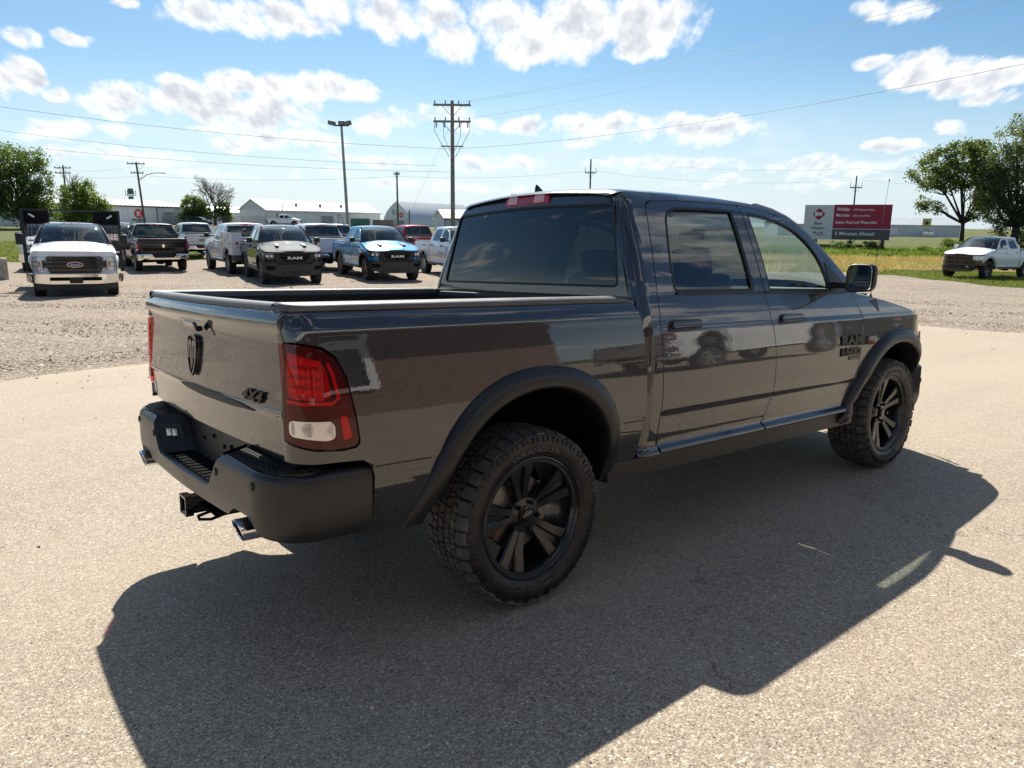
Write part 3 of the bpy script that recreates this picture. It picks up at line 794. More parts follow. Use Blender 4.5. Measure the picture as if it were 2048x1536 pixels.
def hero_wheel(name, lettered=True):
    """wheel in its own frame: axle along y, outer face towards +y"""
    root = empty(name)
    t = MB(); prof = [(.262, -.118), (.290, -.122), (.300, -.132), (.33, -.147), (.36, -.149), (.385, -.143), (.397, -.131)]
    prof += [(float(rt(w)), w) for w in np.linspace(-.125, .125, 9)]
    prof += [(.397, .131), (.3965, .1335), (.390, .1415), (.385, .143), (.3835, .1425), (.36, .149), (.345, .1495), (.343, .1475), (.33, .147), (.312, .140), (.300, .132), (.296, .131), (.290, .122), (.262, .118)]
    t.lathe(prof, 96); t.build('tyre', M_TYRE, root, angle=30)
    b = MB(); n = 38; p = 2 * PI / n
    def block(poly, i, h0=-.003, h1=.0085, tap=.955):
        c = np.mean(poly, 0); top = [(c[0] + (q[0] - c[0]) * tap, c[1] + (q[1] - c[1]) * tap) for q in poly]
        k = len(poly); V = [crownpt(i * p + q[0] * p, q[1], h1) for q in top] + [crownpt(i * p + q[0] * p, q[1], h0) for q in poly]
        b.add(V, [tuple(range(k))] + [(j, (j + 1) % k, k + (j + 1) % k, k + j) for j in range(k)])
    for i in range(n):
        for sg in (1, -1):
            o = .5 if sg < 0 else 0; e = .149 if i % 2 else .141
            block([(-.46 + o, sg * .094), (-.20 + o, sg * .082), (.22 + o, sg * .086), (.42 + o, sg * .100), (.40 + o, sg * .120), (.44 + o, sg * e), (-.42 + o, sg * e), (-.44 + o, sg * .115)], i)
            block([(-.50 + o, sg * .060), (-.24 + o, sg * .049), (-.02 + o, sg * .050), (.06 + o, sg * .070), (-.14 + o, sg * .078), (-.42 + o, sg * .088)], i)
            block([(.06 + o, sg * .050), (.34 + o, sg * .046), (.44 + o, sg * .058), (.46 + o, sg * .078), (.30 + o, sg * .082), (.14 + o, sg * .072)], i)
            block([(-.26 + o, sg * .014), (.06 + o, sg * .004), (.30 + o, sg * .012), (.36 + o, sg * .038), (.06 + o, sg * .043), (-.20 + o, sg * .040)], i)
            block([(.36 + o, sg * .008), (.64 + o, sg * .004), (.68 + o, sg * .034), (.44 + o, sg * .038)], i)
    tr = b.build('tread', M_TREAD, root, angle=20); tr['kind'] = 'stuff'
    sb = MB()
    for i in range(n):
        for q, (r0, r1) in enumerate(((.362, .388), (.366, .384))):
            th0 = (i + .22 + .42 * q) * p; th1 = th0 + p * (.20 if q == 0 else .10); w0 = .1445; w1 = .1535
            V = [(r * math.cos(a), w, r * math.sin(a)) for r in (r0, r1) for a in (th0, th1) for w in (w0 - .003 * (r > .37), w1 - .005 * (r > .37))]
            sb.hull(V)
    sb.build('sidewall_rib', M_TYRE, root, angle=20)['kind'] = 'stuff'
    if lettered:
        for word, a0, wd in (('WRANGLER', PI * .5, .30), ('DURATRAC', PI * 1.5, .26)):
            r = .327
            def mp(a, bb, h, a0=a0): th = a0 - a / r * (1.0); return np.stack([(r + bb) * np.cos(th), .1465 - .12 * np.abs(bb) + h, (r + bb) * np.sin(th)], -1)
            # letters read from outside: +y faces the viewer, x runs to the viewer's left
            def mp2(a, bb, h, a0=a0): th = a0 + a / r; return np.stack([(r + bb) * np.cos(th), .1465 + h, (r + bb) * np.sin(th)], -1)
            lettering('sidewall_lettering', word, wd, .022, mp2, M_TREAD, root, depth=.004, bold=.03)
    # rim
    r = MB()
    r.lathe([(.286, .112), (.2895, .119), (.288, .126), (.283, .128), (.2785, .124), (.276, .112), (.268, .102), (.262, .088), (.258, .05), (.250, .0), (.247, -.08), (.262, -.112), (.28, -.118)], 96)
    r.build('rim', M['satin'], root, angle=40)
    s_ = MB()
    for g in range(5):
        a0 = R(8 + 72 * g)
        for e in (-1, 1):
            secs = []
            for (rr, da, hw, wt, dp) in ((.052, 9, .017, .064, .030), (.085, 11, .0175, .066, .034), (.13, 10.4, .0215, .073, .038), (.18, 10.6, .025, .084, .040), (.225, 11.4, .0285, .094, .040), (.264, 12.4, .032, .101, .042)):
                a = a0 + e * R(da); d = np.array([math.cos(a), 0, math.sin(a)]); q = np.array([-math.sin(a), 0, math.cos(a)]); Y = np.array([0, 1.0, 0]); c = d * rr
                secs.append([c - q * hw * .98 + Y * (wt - dp), c - q * hw + Y * (wt - .010), c - q * hw * .76 + Y * wt, c + q * hw * .70 + Y * (wt - .002), c + q * hw + Y * (wt - .010), c + q * hw * .98 + Y * (wt - dp)])
            V = np.concatenate(secs); k = 6; m = len(secs)
            s_.add(V, [(i * k + j, i * k + (j + 1) % k, (i + 1) * k + (j + 1) % k, (i + 1) * k + j) for i in range(m - 1) for j in range(k)] + [tuple(range(k)), tuple((m - 1) * k + j for j in range(k))])
        # web in the bottom of the pocket, near the rim
        pts = []
        for rr, da in ((.07, 8), (.262, 11)):
            for e in (-1, 1):
                a = a0 + e * R(da)
                for w in (.038 + (rr > .2) * .026, .050 + (rr > .2) * .026): pts.append((rr * math.cos(a), w, rr * math.sin(a)))
        s_.hull(pts)
    s_.build('spokes', M['satin'], root, angle=35)
    h = MB(); h.lathe([(.0, .030), (.088, .030), (.088, .060), (.082, .068), (.046, .070), (.046, .064), (.0, .064)], 40); h.build('hub', M['satin'], root)
    h = MB(); h.lathe([(.0, .090), (.026, .090), (.034, .087), (.038, .080), (.039, .062)], 6); h.lathe([(.0, .079), (.043, .078), (.044, .060)], 32); h.build('centre_cap', M['gloss'], root)
    for i in range(5):
        a = R(44 + 72 * i); h = MB(); h.lathe([(.0, .094), (.009, .094), (.0115, .090), (.012, .064)], 6, c=(.065 * math.cos(a), 0, .065 * math.sin(a))); h.build('lug_nut', M['steel'] if False else M['gloss'], root)
    h = MB(); h.lathe([(.09, .012), (.175, .012), (.178, .008), (.178, -.012), (.175, -.016), (.09, -.016)], 48); h.lathe([(.09, .012), (.085, .034), (.02, .036)], 24); h.build('brake_disc', M['steel'], root)
    h = MB(); 
    for a in np.linspace(R(150), R(205), 6): pass
    pts = [(.155 * math.cos(a), 0, .155 * math.sin(a)) for a in np.linspace(R(-30), R(25), 7)]
    h.tube(pts, .038, 8); h.build('brake_caliper', M['rust'], root, smooth=True, angle=None)
    h = MB(); h.tube([(.262 * math.cos(R(-38)), .082, .262 * math.sin(R(-38))), (.245 * math.cos(R(-38)), .088, .245 * math.sin(R(-38)))], .0035, 6); h.build('valve', M['steel'], root)
    return root

def far_wheel(name, rim_mat, spokes=6, rad=.40):
    root = empty(name); k = rad / .41
    t = MB(); t.lathe([(.25*k, -.11), (.29*k, -.125), (.35*k, -.135), (.40*k, -.125), (.41*k, -.10), (.41*k, .10), (.40*k, .125), (.35*k, .135), (.29*k, .125), (.25*k, .11)], 28)
    n = 30
    for i in range(n):
        for sg in (-1, 1):
            a0 = 2 * PI * (i + (.5 if sg < 0 else 0)) / n; a1 = a0 + 2 * PI / n * .62
            t.hull([(r * math.cos(a), sg * w, r * math.sin(a)) for r in (.400 * k, .419 * k) for a in (a0, a1) for w in (.035, .122)])
    t.build('tyre', M['tyre_far'], root, angle=30)
    r = MB(); r.lathe([(.262*k, .105), (.285*k, .122), (.278*k, .126), (.262*k, .105), (.245*k, .07), (.24*k, -.05), (.0, -.05)], 28)
    for i in range(spokes):
        a = 2 * PI * i / spokes; d = np.array([math.cos(a), 0, math.sin(a)]); q = np.array([-math.sin(a), 0, math.cos(a)]); Y = np.array([0, 1.0, 0])
        hw0, hw1 = .026, .040 * 5 / spokes + .008
        r.hull([d * rr * k + q * sgn * hw + Y * w for rr, hw, w0 in ((.05, hw0, .06), (.262, hw1, .09)) for sgn in (-1, 1) for w in (w0 - .03, w0 + .012)])
    r.lathe([(.0, .085), (.045, .082), (.07, .070), (.072, .03)], 16)
    r.build('rim', rim_mat, root, angle=35)
    return root
LAMP = rnd([(-1.194, 1.236), (-1.10, 1.232), (-1.022, 1.216), (-.972, 1.180), (-.935, 1.105), (-.905, .965), (-.893, .875), (-.900, .852), (-.96, .846), (-1.07, .858), (-1.194, .886)], [.006, 0, .03, .04, .04, .05, .02, .02, .05, .05, .01])
LAMP_EDGE = [(-1.07, .850), (-.96, .838), (-.90, .842), (-.886, .858), (-.885, .875), (-.898, .967), (-.928, 1.108), (-.966, 1.186), (-1.018, 1.224), (-1.10, 1.240)]

def pickup(root, c):
    """c: paint, hero, front style, xf (body attitude), window materials, bed ('bed', 'service', 'flat'), wheels"""
    hero = c.get('hero', False); P_ = c['paint']; xf = c.get('xf'); res = .045 if hero else .16; resu = .06 if hero else .22
    wm_r = c.get('rear_glass', M['tint_side']); wm_f = c.get('front_glass', M['tint_light']); bed = c.get('bed', 'bed')
    nar = .0
    def mp(Yf, x0, r0, s): return side_map(Yf, x0, r0, s, nar=nar)
    def pan(*a, **k):
        k.setdefault('res', res); k.setdefault('resu', resu); k['xf'] = xf; return panel(*a, **k)
    def ltr(*a, **k): k['xf'] = xf; return lettering(*a, **k)
    cabx0 = lambda z: XR(z) + .07
    flare_m = c.get('flare', M['flare'])
    for s in (-1, 1):
        fl = s > 0
        mb = mp(YB, -1.02, .115, s); mc = mp(YD, cabx0, .07, s); md = mp(YD, -50, .07, s)
        # ---- bed side
        if bed == 'bed':
            arch = (ARCH_R_OUT * .75 + ARCH_R_IN * .25)
            o = [(-1.1975, .806), (-1.1975, .880)] + LAMP_EDGE + [(-1.1975, 1.243), (-1.1975, 1.352), (-.6, 1.352), (.1, 1.350), (.672, 1.348), (.690, 1.335), (.712, 1.237), (.729, 1.11), (.738, .95), (.740, .774), (.722, .75), (.712, .60), (.70, .50), (.56, .475)] + \
                [tuple(q) for q in arch[::-1][(0 if hero else 0)::(1 if hero else 4)]] + [(-.80, .475), (-.818, .52), (-.822, .72), (-.835, .765), (-.875, .792), (-1.0, .80)]
            pan('bed_side', o, mb, P_, root, flip=fl, resu=.05 if hero else .2, res=.022 if hero else .12)
            if hero:
                for pth in ([(-.822, .757), (-.70, .756), (-.565, .754)], [(.575, .752), (.65, .751), (.728, .750)]):
                    strip('panel_seam', pth, .006, mb, M['seal'], root, off=-.001, h=.0022, flip=fl, xf=xf)
            sweep_flare('wheel_flare', ARCH_R_OUT[::1 if hero else 4], ARCH_R_IN[::1 if hero else 4], mb, flare_m, root, s, xf, h=.043 if c.get('flares', True) else .012)
            # rail cap
            prof = [(.918, 1.346), (.9255, 1.352), (.926, 1.362), (.918, 1.371), (.902, 1.376), (.86, 1.380), (.83, 1.379), (.813, 1.375), (.806, 1.364), (.804, 1.33), (.803, 1.24)]
            xs = [-1.130, -1.122, -1.11, -1.09, -1.07, -1.045, -1.02, -.9, -.5, 0, .4, .64, .70]
            def rd(x): q = min(1.0, max(0.0, (-1.02 - x) / .118)); return .118 * (1 - math.sqrt(1 - q * q))
            rows = [[(x, s * (yy - rd(x) * max(0, (yy - .80) / .126)), zz - (.006 if x < -1.127 else 0) - (.012 if x > .68 else 0)) for yy, zz in prof] for x in xs]
            V, Fc = loft_grid(rows); ob = mk('bed_rail_cap', V, Fc, M['railcap'] if hero else M['plastic'], root, xf=xf, angle=55); up_facing(ob)
            # inner wall of the bed, wheel tub
            b = MB(); b.hull([(x, s * y, z) for x in (-1.09, .66) for y in (.775, .80) for z in (1.045, 1.30)]); b.hull([(x, s * y, z) for x in (-1.09, .66) for y in (.80, .83) for z in (1.28, 1.345)])
            b.box((-.02, s * .67, 1.05), (1.2, .23, .03)); b.box((-.02, s * .555, .95), (1.2, .02, .2))
            for xa, xb in ((-1.09, -.64), (.60, .66)): b.hull([(x, s * y, z) for x in (xa, xb) for y in (.55, .80) for z in (.86, 1.05)])
            b.build('bed_wall', M['liner'], root, xf=xf)
        # ---- cab frame: rear corner, roof rail, A pillar
        o = [(.715, .552), (.710, .9), (.705, 1.345), (.69, 1.356), (.712, 1.6), (.742, 1.8), (.765, 1.88), (.785, 1.918)] + ROOFLINE + shift(DOOR_TOP[::-1], 0, .007)[:-1] + [(1.012, 1.882), (.975, 1.862)] + [(a - .0075, b) for a, b in DOOR_R_REAR[::-1]] + [(.87, .552)]
        pan('cab_frame', o, mc, P_, root, flip=fl, res=.03 if hero else .14, resu=.03 if hero else .2)
        # ---- rear door
        win = rnd([(1.020, 1.402), (1.742, 1.402), (1.750, 1.866), (1.459, 1.862), (1.20, 1.850), (1.120, 1.815), (1.045, 1.60)], [.03, .008, .008, .3, .08, .05, .2])
        o = [(.868, .603)] + DOOR_R_REAR[2:] + [(.978, 1.850)] + DOOR_TOP[:3] + shift(BGAP[:-2], -.004) + [(1.862, .603)]
        dr = pan('rear_door', rnd(o, .02, 3), md, P_, root, holes=[win], flip=fl, resu=.05 if hero else .2, res=.022 if hero else .12)
        pan('window', [tuple(np.array(q) + (np.array(q) - np.array((1.4, 1.63))) * .02) for q in win], md, wm_r, dr, flip=fl, off=-.010, flange=0)
        # ---- front door
        win2 = rnd([(1.925, 1.402), (2.640, 1.392), (2.642, 1.50), (2.60, 1.615), (2.478, 1.745), (2.30, 1.815), (2.13, 1.846), (1.925, 1.860)], [.008, .03, .08, .06, .08, .1, .1, .008])
        o = [(1.872, .603)] + shift(BGAP[::-1][2:], .004) + DOOR_TOP[4:9] + [(2.91, 1.398)] + DOOR_F_FRONT[::-1][:-2] + [(2.906, .603)]
        df = pan('front_door', rnd(o, .02, 3), md, P_, root, holes=[win2], flip=fl, resu=.05 if hero else .2, res=.022 if hero else .12)
        pan('window', [tuple(np.array(q) + (np.array(q) - np.array((2.25, 1.6))) * .02) for q in win2], md, wm_f, df, flip=fl, off=-.010, flange=0)
        if hero:
            # B pillar blackout, window surrounds, belt moulding
            for dd, poly in ((dr, [(1.756, 1.398), (1.856, 1.398), (1.853, 1.70), (1.862, 1.872), (1.764, 1.871)]), (df, [(1.868, 1.398), (1.918, 1.398), (1.917, 1.862), (1.872, 1.873), (1.862, 1.70)])):
                pan('pillar_trim', poly, md, M['gloss'], dd, flip=fl, off=.003, flange=.004, res=.05)
            for dd, w_ in ((dr, win), (df, win2)):
                cc = np.mean(w_, 0); strip('window_seal', [tuple(q) for q in resample(w_, .04)], .014, md, M['seal'], dd, off=-.004, h=.006, flip=fl, xf=xf, closed=True)
            strip('belt_moulding', [(1.03, 1.388), (1.4, 1.387), (1.855, 1.386)], .014, md, M['plastic'], dr, off=.001, h=.008, flip=fl, xf=xf)
            strip('belt_moulding', [(1.872, 1.385), (2.3, 1.380), (2.70, 1.374), (2.90, 1.378)], .014, md, M['plastic'], df, off=.001, h=.008, flip=fl, xf=xf)
            pan('mirror_sail', [(2.655, 1.388), (2.90, 1.384), (2.80, 1.475), (2.665, 1.58)], md, M['plastic'], df, flip=fl, off=.004, flange=.006)
        for dd, ua, ub in ((dr, .872, 1.846), (df, 1.862, 2.898)):
            rows = [[(u, s * yy, z) for yy, z in ((.9655, .604), (.9665, .596), (.9725, .588), (.9870, .580), (.9965, .572), (1.0, .562), (.998, .553), (.985, .548), (.95, .547))] for u in np.linspace(ua, ub, 8)]
            V, Fc = loft_grid(rows); ob = mk('door_sill', V, Fc, P_, dd, xf=xf, angle=70); bm = bmesh.new(); bm.from_mesh(ob.data); bmesh.ops.recalc_face_normals(bm, faces=bm.faces[:])
            if sum(f.normal.y * f.calc_area() for f in bm.faces) * s < 0: bmesh.ops.reverse_faces(bm, faces=bm.faces[:])
            bm.to_mesh(ob.data); bm.free()
        # door seam line low on the doors
        if hero:
            strip('panel_seam', [(.875, .758), (1.3, .757), (1.905, .757)], .005, md, M['seal'], dr, off=-.001, h=.002, flip=fl, xf=xf)
            strip('panel_seam', [(1.925, .757), (2.4, .757), (2.94, .757)], .005, md, M['seal'], df, off=-.001, h=.002, flip=fl, xf=xf)
        # handles
        for dd, u0 in ((dr, 1.055), (df, 2.105)):
            hm = M['gloss'] if hero else c.get('handle', M['plastic'])
            pan('door_handle', rnd([(u0 - .145, 1.190), (u0 + .14, 1.197), (u0 + .148, 1.250), (u0 - .115, 1.254), (u0 - .148, 1.225)], .02, 4), md, M['plastic'], dd, flip=fl, off=.002, flange=.004, res=.02, resu=.03)
            pan('door_grip', rnd([(u0 - .125, 1.204), (u0 + .13, 1.207), (u0 + .135, 1.241), (u0 - .105, 1.244)], .016, 4), md, hm, dd, flip=fl, off=.018, flange=.012, res=.012 if hero else .05, resu=.02 if hero else .1, dome=(.014, .012))
        # ---- fender
        arch = (ARCH_F_OUT * .75 + ARCH_F_IN * .25)
        lampz = .93
        o = [(2.866, .550), (2.912, .60), (2.962, .78), (2.992, .90), (3.032, 1.06), (3.043, 1.175), (3.036, 1.222), (2.983, 1.274), (2.944, 1.372)] + FTOP[1:6] + [(4.02, 1.165), (4.04, lampz), (4.12, .90), (4.12, .75)] + [tuple(q) for q in arch[::-1][::(1 if hero else 4)]]
        fd = pan('fender', o, md, P_, root, flip=fl, resu=.05 if hero else .2, res=.022 if hero else .12)
        sweep_flare('wheel_flare', ARCH_F_OUT[::1 if hero else 4], ARCH_F_IN[::1 if hero else 4], md, flare_m, root, s, xf, h=.043 if c.get('flares', True) else .012)
        # ---- rocker and wheel wells
        b = MB(); b.hull([(x, s * y, z) for x in (.50, 3.02) for y in (.80, .965) for z in (.45, .545)])
        b.hull([(x, s * y, z) for x in (.74, 2.96) for y in (.90, .955) for z in (.545, .60)])
        b.build('rocker', M['plastic'], root, xf=xf)
        for cx, A in ((0, ARCH_R_IN), (1, ARCH_F_IN)):
            pts = np.vstack([[A[0] + (.0, -.005)], A[::4], [A[-1]]]); ctr = np.array([pts[:, 0].mean(), .6]); ex = pts.copy(); ex[0] += (-.02, -.04); ex[-1] += (.03, -.10)
            rows = []
            for y, k_, q_ in ((.955, 1.0, pts), (.90, 1.05, pts), (.72, 1.07, ex), (.58, 1.07, ex)): rows.append([(ctr[0] + (p[0] - ctr[0]) * k_, s * y, .5 + (p[1] - .5) * k_) for p in q_])
            pts = ex
            rows.append([(ctr[0] + (p[0] - ctr[0]) * .02, s * .575, .5 + (p[1] - .5) * .02) for p in pts])
            V, Fc = loft_grid(rows); mk('wheel_well', V, Fc, M['dark'], root, xf=xf)
        # ---- side mirror
        tow = c.get('front') == 'chrome_bar'
        b = MB(); h = .30 if tow else .178; w = .188 if hero else .20; x, y, z = 2.655, (1.138 if hero else 1.145) + (.10 if tow else 0), 1.472 + (.03 if tow else 0)
        if hero:
            # a shell: rounded outline lofted forward
            ol = np.array(rnd([(-w / 2, -h / 2 - .004), (w / 2, -h / 2 + .008), (w / 2 + .006, h / 2 - .002), (-w / 2 + .012, h / 2 + .006)], [.05, .05, .045, .06], 6))
            secs = [(-.038, .90, 0), (-.050, .955, 0), (-.045, 1.0, 0), (-.01, 1.01, 0), (.02, .96, 0), (.045, .84, 0), (.062, .60, 0), (.068, .3, 0)]
            rows = [[(x + dx + .10 * q[0] * 0, s * (y + q[0] * k_ - max(0, dx) * .35), z + q[1] * k_) for q in np.vstack([ol, ol[:1]])] for dx, k_, _ in [( -.030, .88, 0)] + secs]
            V, Fc = loft_grid(rows); ob = mk('side_mirror', V, Fc, M['plastic'], root, xf=xf, angle=60)
            bm = bmesh.new(); bm.from_mesh(ob.data); bmesh.ops.recalc_face_normals(bm, faces=bm.faces[:]); bm.to_mesh(ob.data); bm.free()
            mg = MB(); q = ol * .955; mg.prism([(a * s + 0, b_) for a, b_ in q][::s], -.004, .0, axis='x')
            V = np.concatenate(mg.V); th = R(13) * s
            V = np.stack([V[:, 0] * math.cos(th) - V[:, 1] * math.sin(th), V[:, 0] * math.sin(th) + V[:, 1] * math.cos(th), V[:, 2]], 1) + np.array([x - .046, s * y, z])
            mk('mirror_glass', V, mg.F, M['mirror'], ob, smooth=False, xf=xf)
            b.hull([(xx, s * yy, zz) for xx in (2.62, 2.74) for yy in (.925, 1.06) for zz in (1.405, 1.445)]); b.build('mirror_arm', M['plastic'], ob, xf=xf)
        else:
            b.box((x, s * y, z), (.12, w, h), bev=.04); b.hull([(xx, s * yy, zz) for xx in (2.62, 2.72) for yy in (.92, 1.06) for zz in (z - .05, z - .01)])
            b.build('side_mirror', c.get('mirror', M['plastic']), root, xf=xf)
    # ---- tailgate
    def addtext_tail(*a, **k): pass
    if bed == 'bed':
        o = rnd([(-.8825, 1.352), (.8825, 1.352), (.880, 1.0), (.868, .812), (-.868, .812), (-.880, 1.0)], [.012, .012, 0, .03, .03, 0])
        tg = pan('tailgate', o, tg_map, P_, root, flip=True, res=.016 if hero else .10, resu=.06 if hero else .25)
        prof = [(-.012, 1.346), (-.022, 1.351), (-.023, 1.361), (-.014, 1.370), (.003, 1.375), (.05, 1.374), (.062, 1.364), (.064, 1.26), (.064, 1.0)]
        rows = []
        for y in np.linspace(-.888, .888, 25):
            x0 = -(1.100 + .040 * (1 - (y / .885) ** 2)); e = .010 if abs(y) > .887 else 0
            rows.append([(x0 + dx - (e if dx < 0 else 0) * -1, y, zz - e * .5) for dx, zz in prof])
        V, Fc = loft_grid(rows); ob = mk('tailgate_cap', V, Fc, M['railcap'] if hero else M['plastic'], tg, xf=xf, angle=55); up_facing(ob)
        # handle with camera
        pan('tailgate_handle', rnd([(-.26, 1.218), (.15, 1.218), (.20, 1.272), (-.20, 1.272)], .012, 3), tg_map, M['gloss'], tg, flip=True, off=.003, flange=.006, res=.02)
        if hero:
            pan('tailgate_pull', rnd([(-.05, 1.226), (.11, 1.226), (.145, 1.264), (-.02, 1.264)], .01, 3), tg_map, P_, tg, flip=True, off=.012, flange=.010, res=.02)
            b = MB(); b.lathe([(0, .010), (.008, .010), (.012, .004), (.012, -.01)], 12, axis='x', c=(-1.180, -.135, 1.242)); b.build('rear_camera', M['plastic'], tg, xf=xf)
            pan('crease_strip', [(.20, .972), (.08, .984), (-.25, .984), (-.48, .978), (-.66, .960), (-.45, .950), (-.1, .948), (.10, .956)], tg_map, M['seal'], tg, flip=True, off=.005, flange=.005, res=.02)  # matt black strip along the tailgate crease, tapered at both ends
            ltr('badge', '4X4', .190, .045, lambda a, b_, h: surf_pts(tg_map, -.655 - a, b_ + 1.020)[0] + np.stack([-h, 0 * h, 0 * h], -1), M['blackletter'], tg, depth=.012, bold=.035, shear=.35)
            # ram's-head shield: raised frame with a plain horned relief
            esc = lambda L_: [(a_ * .88, 1.112 + (b_2 - 1.112) * .90) for a_, b_2 in L_]
            sh = [(-.062, 1.205), (-.03, 1.214), (.03, 1.214), (.062, 1.205), (.066, 1.15), (.058, 1.09), (.034, 1.045), (.0, 1.012), (-.034, 1.045), (-.058, 1.09), (-.066, 1.15)]; sh = esc(sh)
            em = pan('emblem', rnd(sh, .012, 2), tg_map, M['satin'], tg, flip=True, off=.008, flange=.010, res=.02)
            strip('emblem_rim', [tuple(q) for q in resample(rnd(sh, .012, 2), .012)], .009, tg_map, M['gloss'], em, off=.008, h=.009, flip=True, xf=xf, closed=True)
            for sg in (-1, 1):
                a = [(sg * .006, 1.180), (sg * .030, 1.196), (sg * .052, 1.178), (sg * .054, 1.135), (sg * .046, 1.095), (sg * .034, 1.105), (sg * .040, 1.140), (sg * .034, 1.168), (sg * .018, 1.160), (sg * .020, 1.120), (sg * .012, 1.07), (sg * .002, 1.045)]; a = esc(a)
                pan('emblem_horn', a if sg > 0 else a[::-1], tg_map, M['gloss'], em, flip=True, off=.016, flange=.008, res=.02)
            # dealer sticker
            st = pan('sticker', rnd([(.800, .835), (.862, .835), (.866, .862), (.848, .905), (.820, .905), (.800, .862)], .008, 2), tg_map, M['sticker'], tg, flip=True, off=.002, flange=.0015, res=.03)
        # bed floor and front wall
        b = MB(); b.hull([(x, y, z) for x in (-1.06, .67) for y in (-.56, .56) for z in (.84, .875)]); b.hull([(x, y, z) for x in (.655, .69) for y in (-.80, .80) for z in (.85, 1.375)])
        for k_ in range(10): b.box((-.2, -.48 + k_ * .105, .880), (1.7, .05, .012))
        b.build('bed_floor', M['liner'], root, xf=xf)
        if hero:
            b = MB(); b.box((.64, .45, 1.20), (.05, .10, .30), bev=.01); b.box((.64, -.45, 1.20), (.05, .10, .30), bev=.01); b.box((.60, .0, 1.345), (.04, 1.3, .04), bev=.01); b.build('bed_brace', M['liner'], root, xf=xf)
    # ---- tail lamps
    if bed == 'bed':
        for s in (-1, 1):
            mb = mp(YB, -1.02, .115, s); fl = s > 0
            o = LAMP
            tl = pan('tail_lamp', o, mb, M['lamp_housing'], root, flip=fl, off=-.010, flange=.012, res=.03, resu=.03)
            if hero:
                cc = np.array((-1.05, 1.05)); sh = lambda P, k_: [tuple(cc + (np.array(p) - cc) * k_) for p in P]
                pan('running_light', rnd([(-1.155, 1.208), (-1.040, 1.178), (-1.010, 1.150), (-.992, 1.045), (-1.02, 1.030), (-1.165, 1.040), (-1.168, 1.10)], .02, 3), mb, M['lamp_red'], tl, flip=fl, off=-.006, flange=.004, res=.03)
                for i, zz in enumerate((1.07, 1.105, 1.14, 1.175)):
                    strip('reflector_bar', [(-1.145, zz), (-1.09, zz - .004), (-1.03, zz - .012)], .022, mb, M['lamp_glow'], tl, off=-.003, h=.004, flip=fl, xf=xf)
                strip('light_tube', [(-1.165, 1.03), (-1.10, 1.022), (-.995, 1.018), (-.968, 1.035), (-.985, 1.12), (-1.005, 1.165)], .012, mb, M['lamp_glow'], tl, off=-.005, h=.006, flip=fl, xf=xf)
                rv = pan('reverse_lamp', rnd([(-1.150, .964), (-1.006, .956), (-.992, .938), (-.992, .893), (-1.02, .886), (-1.150, .908)], .02, 4), mb, M['lamp_clear'], tl, flip=fl, off=.0125, flange=.012, res=.02)
                for k_ in range(7): strip('lens_rib', [(-1.140, .917 + k_ * .0065), (-1.08, .909 + k_ * .0072), (-1.000, .899 + k_ * .008)], .0030, mb, M['steel'], rv, off=.0125, h=.002, flip=fl, xf=xf)
                pan('side_marker', rnd([(-.962, .970), (-.935, .965), (-.915, .885), (-.950, .875)], .01, 3), mb, M['lamp_glow'], tl, flip=fl, off=-.005, flange=.003, res=.02)
                pan('lens', o, mb, M['lens_red'], tl, flip=fl, off=.002, flange=.010, res=.03, resu=.03, dome=(.03, .006))
            else:
                pan('reverse_lamp', [(-1.166, .966), (-1.002, .956), (-1.0, .895), (-1.166, .905)], mb, M['lampwhite'], tl, flip=fl, off=.008, flange=.004)
                pan('lens', [(-1.186, 1.226), (-1.03, 1.205), (-.96, 1.10), (-.93, .985), (-1.186, .99)], mb, M['redlens'], tl, flip=fl, off=.010, flange=.006)
    # ---- cab back, rear glass, roof, windshield
    zt = lambda y: 1.918 + float(crown(y))
    top = [(y, zt(y)) for y in np.linspace(.625, -.625, 13)]
    gl = rnd([(-.785, 1.425), (.785, 1.425), (.688, 1.852), (0, 1.874), (-.688, 1.852)], [.03, .03, .03, .5, .03])
    yb_ = lambda z: float(YD(z)) - .072
    o = [(-yb_(1.0), 1.0), (yb_(1.0), 1.0), (yb_(1.38), 1.38), (yb_(1.6), 1.6), (yb_(1.8), 1.8), (yb_(1.88), 1.88)] + top + [(-yb_(1.88), 1.88), (-yb_(1.8), 1.8), (-yb_(1.6), 1.6), (-yb_(1.38), 1.38)]
    cb = pan('cab_back', o, back_map, P_, root, holes=[gl], flip=True, res=.04 if hero else .12, resu=.06 if hero else .2)
    pan('rear_window', [(a * 1.012, 1.64 + (b_ - 1.64) * 1.02) for a, b_ in gl], back_map, c.get('back_glass', M['back_glass']), cb, flip=True, off=-.006, flange=0, res=.06)
    if hero:
        strip('window_seal', [tuple(q) for q in resample(gl, .05)], .013, back_map, M['seal'], cb, off=-.004, h=.006, flip=True, xf=xf, closed=True)
    hl = pan('brake_lamp', rnd([(-.20, 1.884), (.20, 1.884), (.185, 1.941), (-.185, 1.941)], .012, 3), back_map, M['redlens'], cb, flip=True, off=.012, flange=.016, res=.03, dome=(.02, .006))
    for sg in (-1, 1): pan('cargo_lamp', rnd([(sg * .12 - .045, 1.890), (sg * .12 + .045, 1.890), (sg * .12 + .04, 1.934), (sg * .12 - .04, 1.934)], .008, 3), back_map, M['lamp_pink'], hl, flip=True, off=.0195, flange=.003, res=.03)
    # roof: between the two rooflines, crowned
    xs = np.r_[.785, .80, .83, .88, np.linspace(.98, 2.10, 14)]
    RL = pchip([.74] + [a for a, b_ in ROOFLINE], [1.915] + [b_ for a, b_ in ROOFLINE])
    rows = []; tv = np.r_[0, .02, .05, np.linspace(.1, .9, 15), .95, .98, 1]
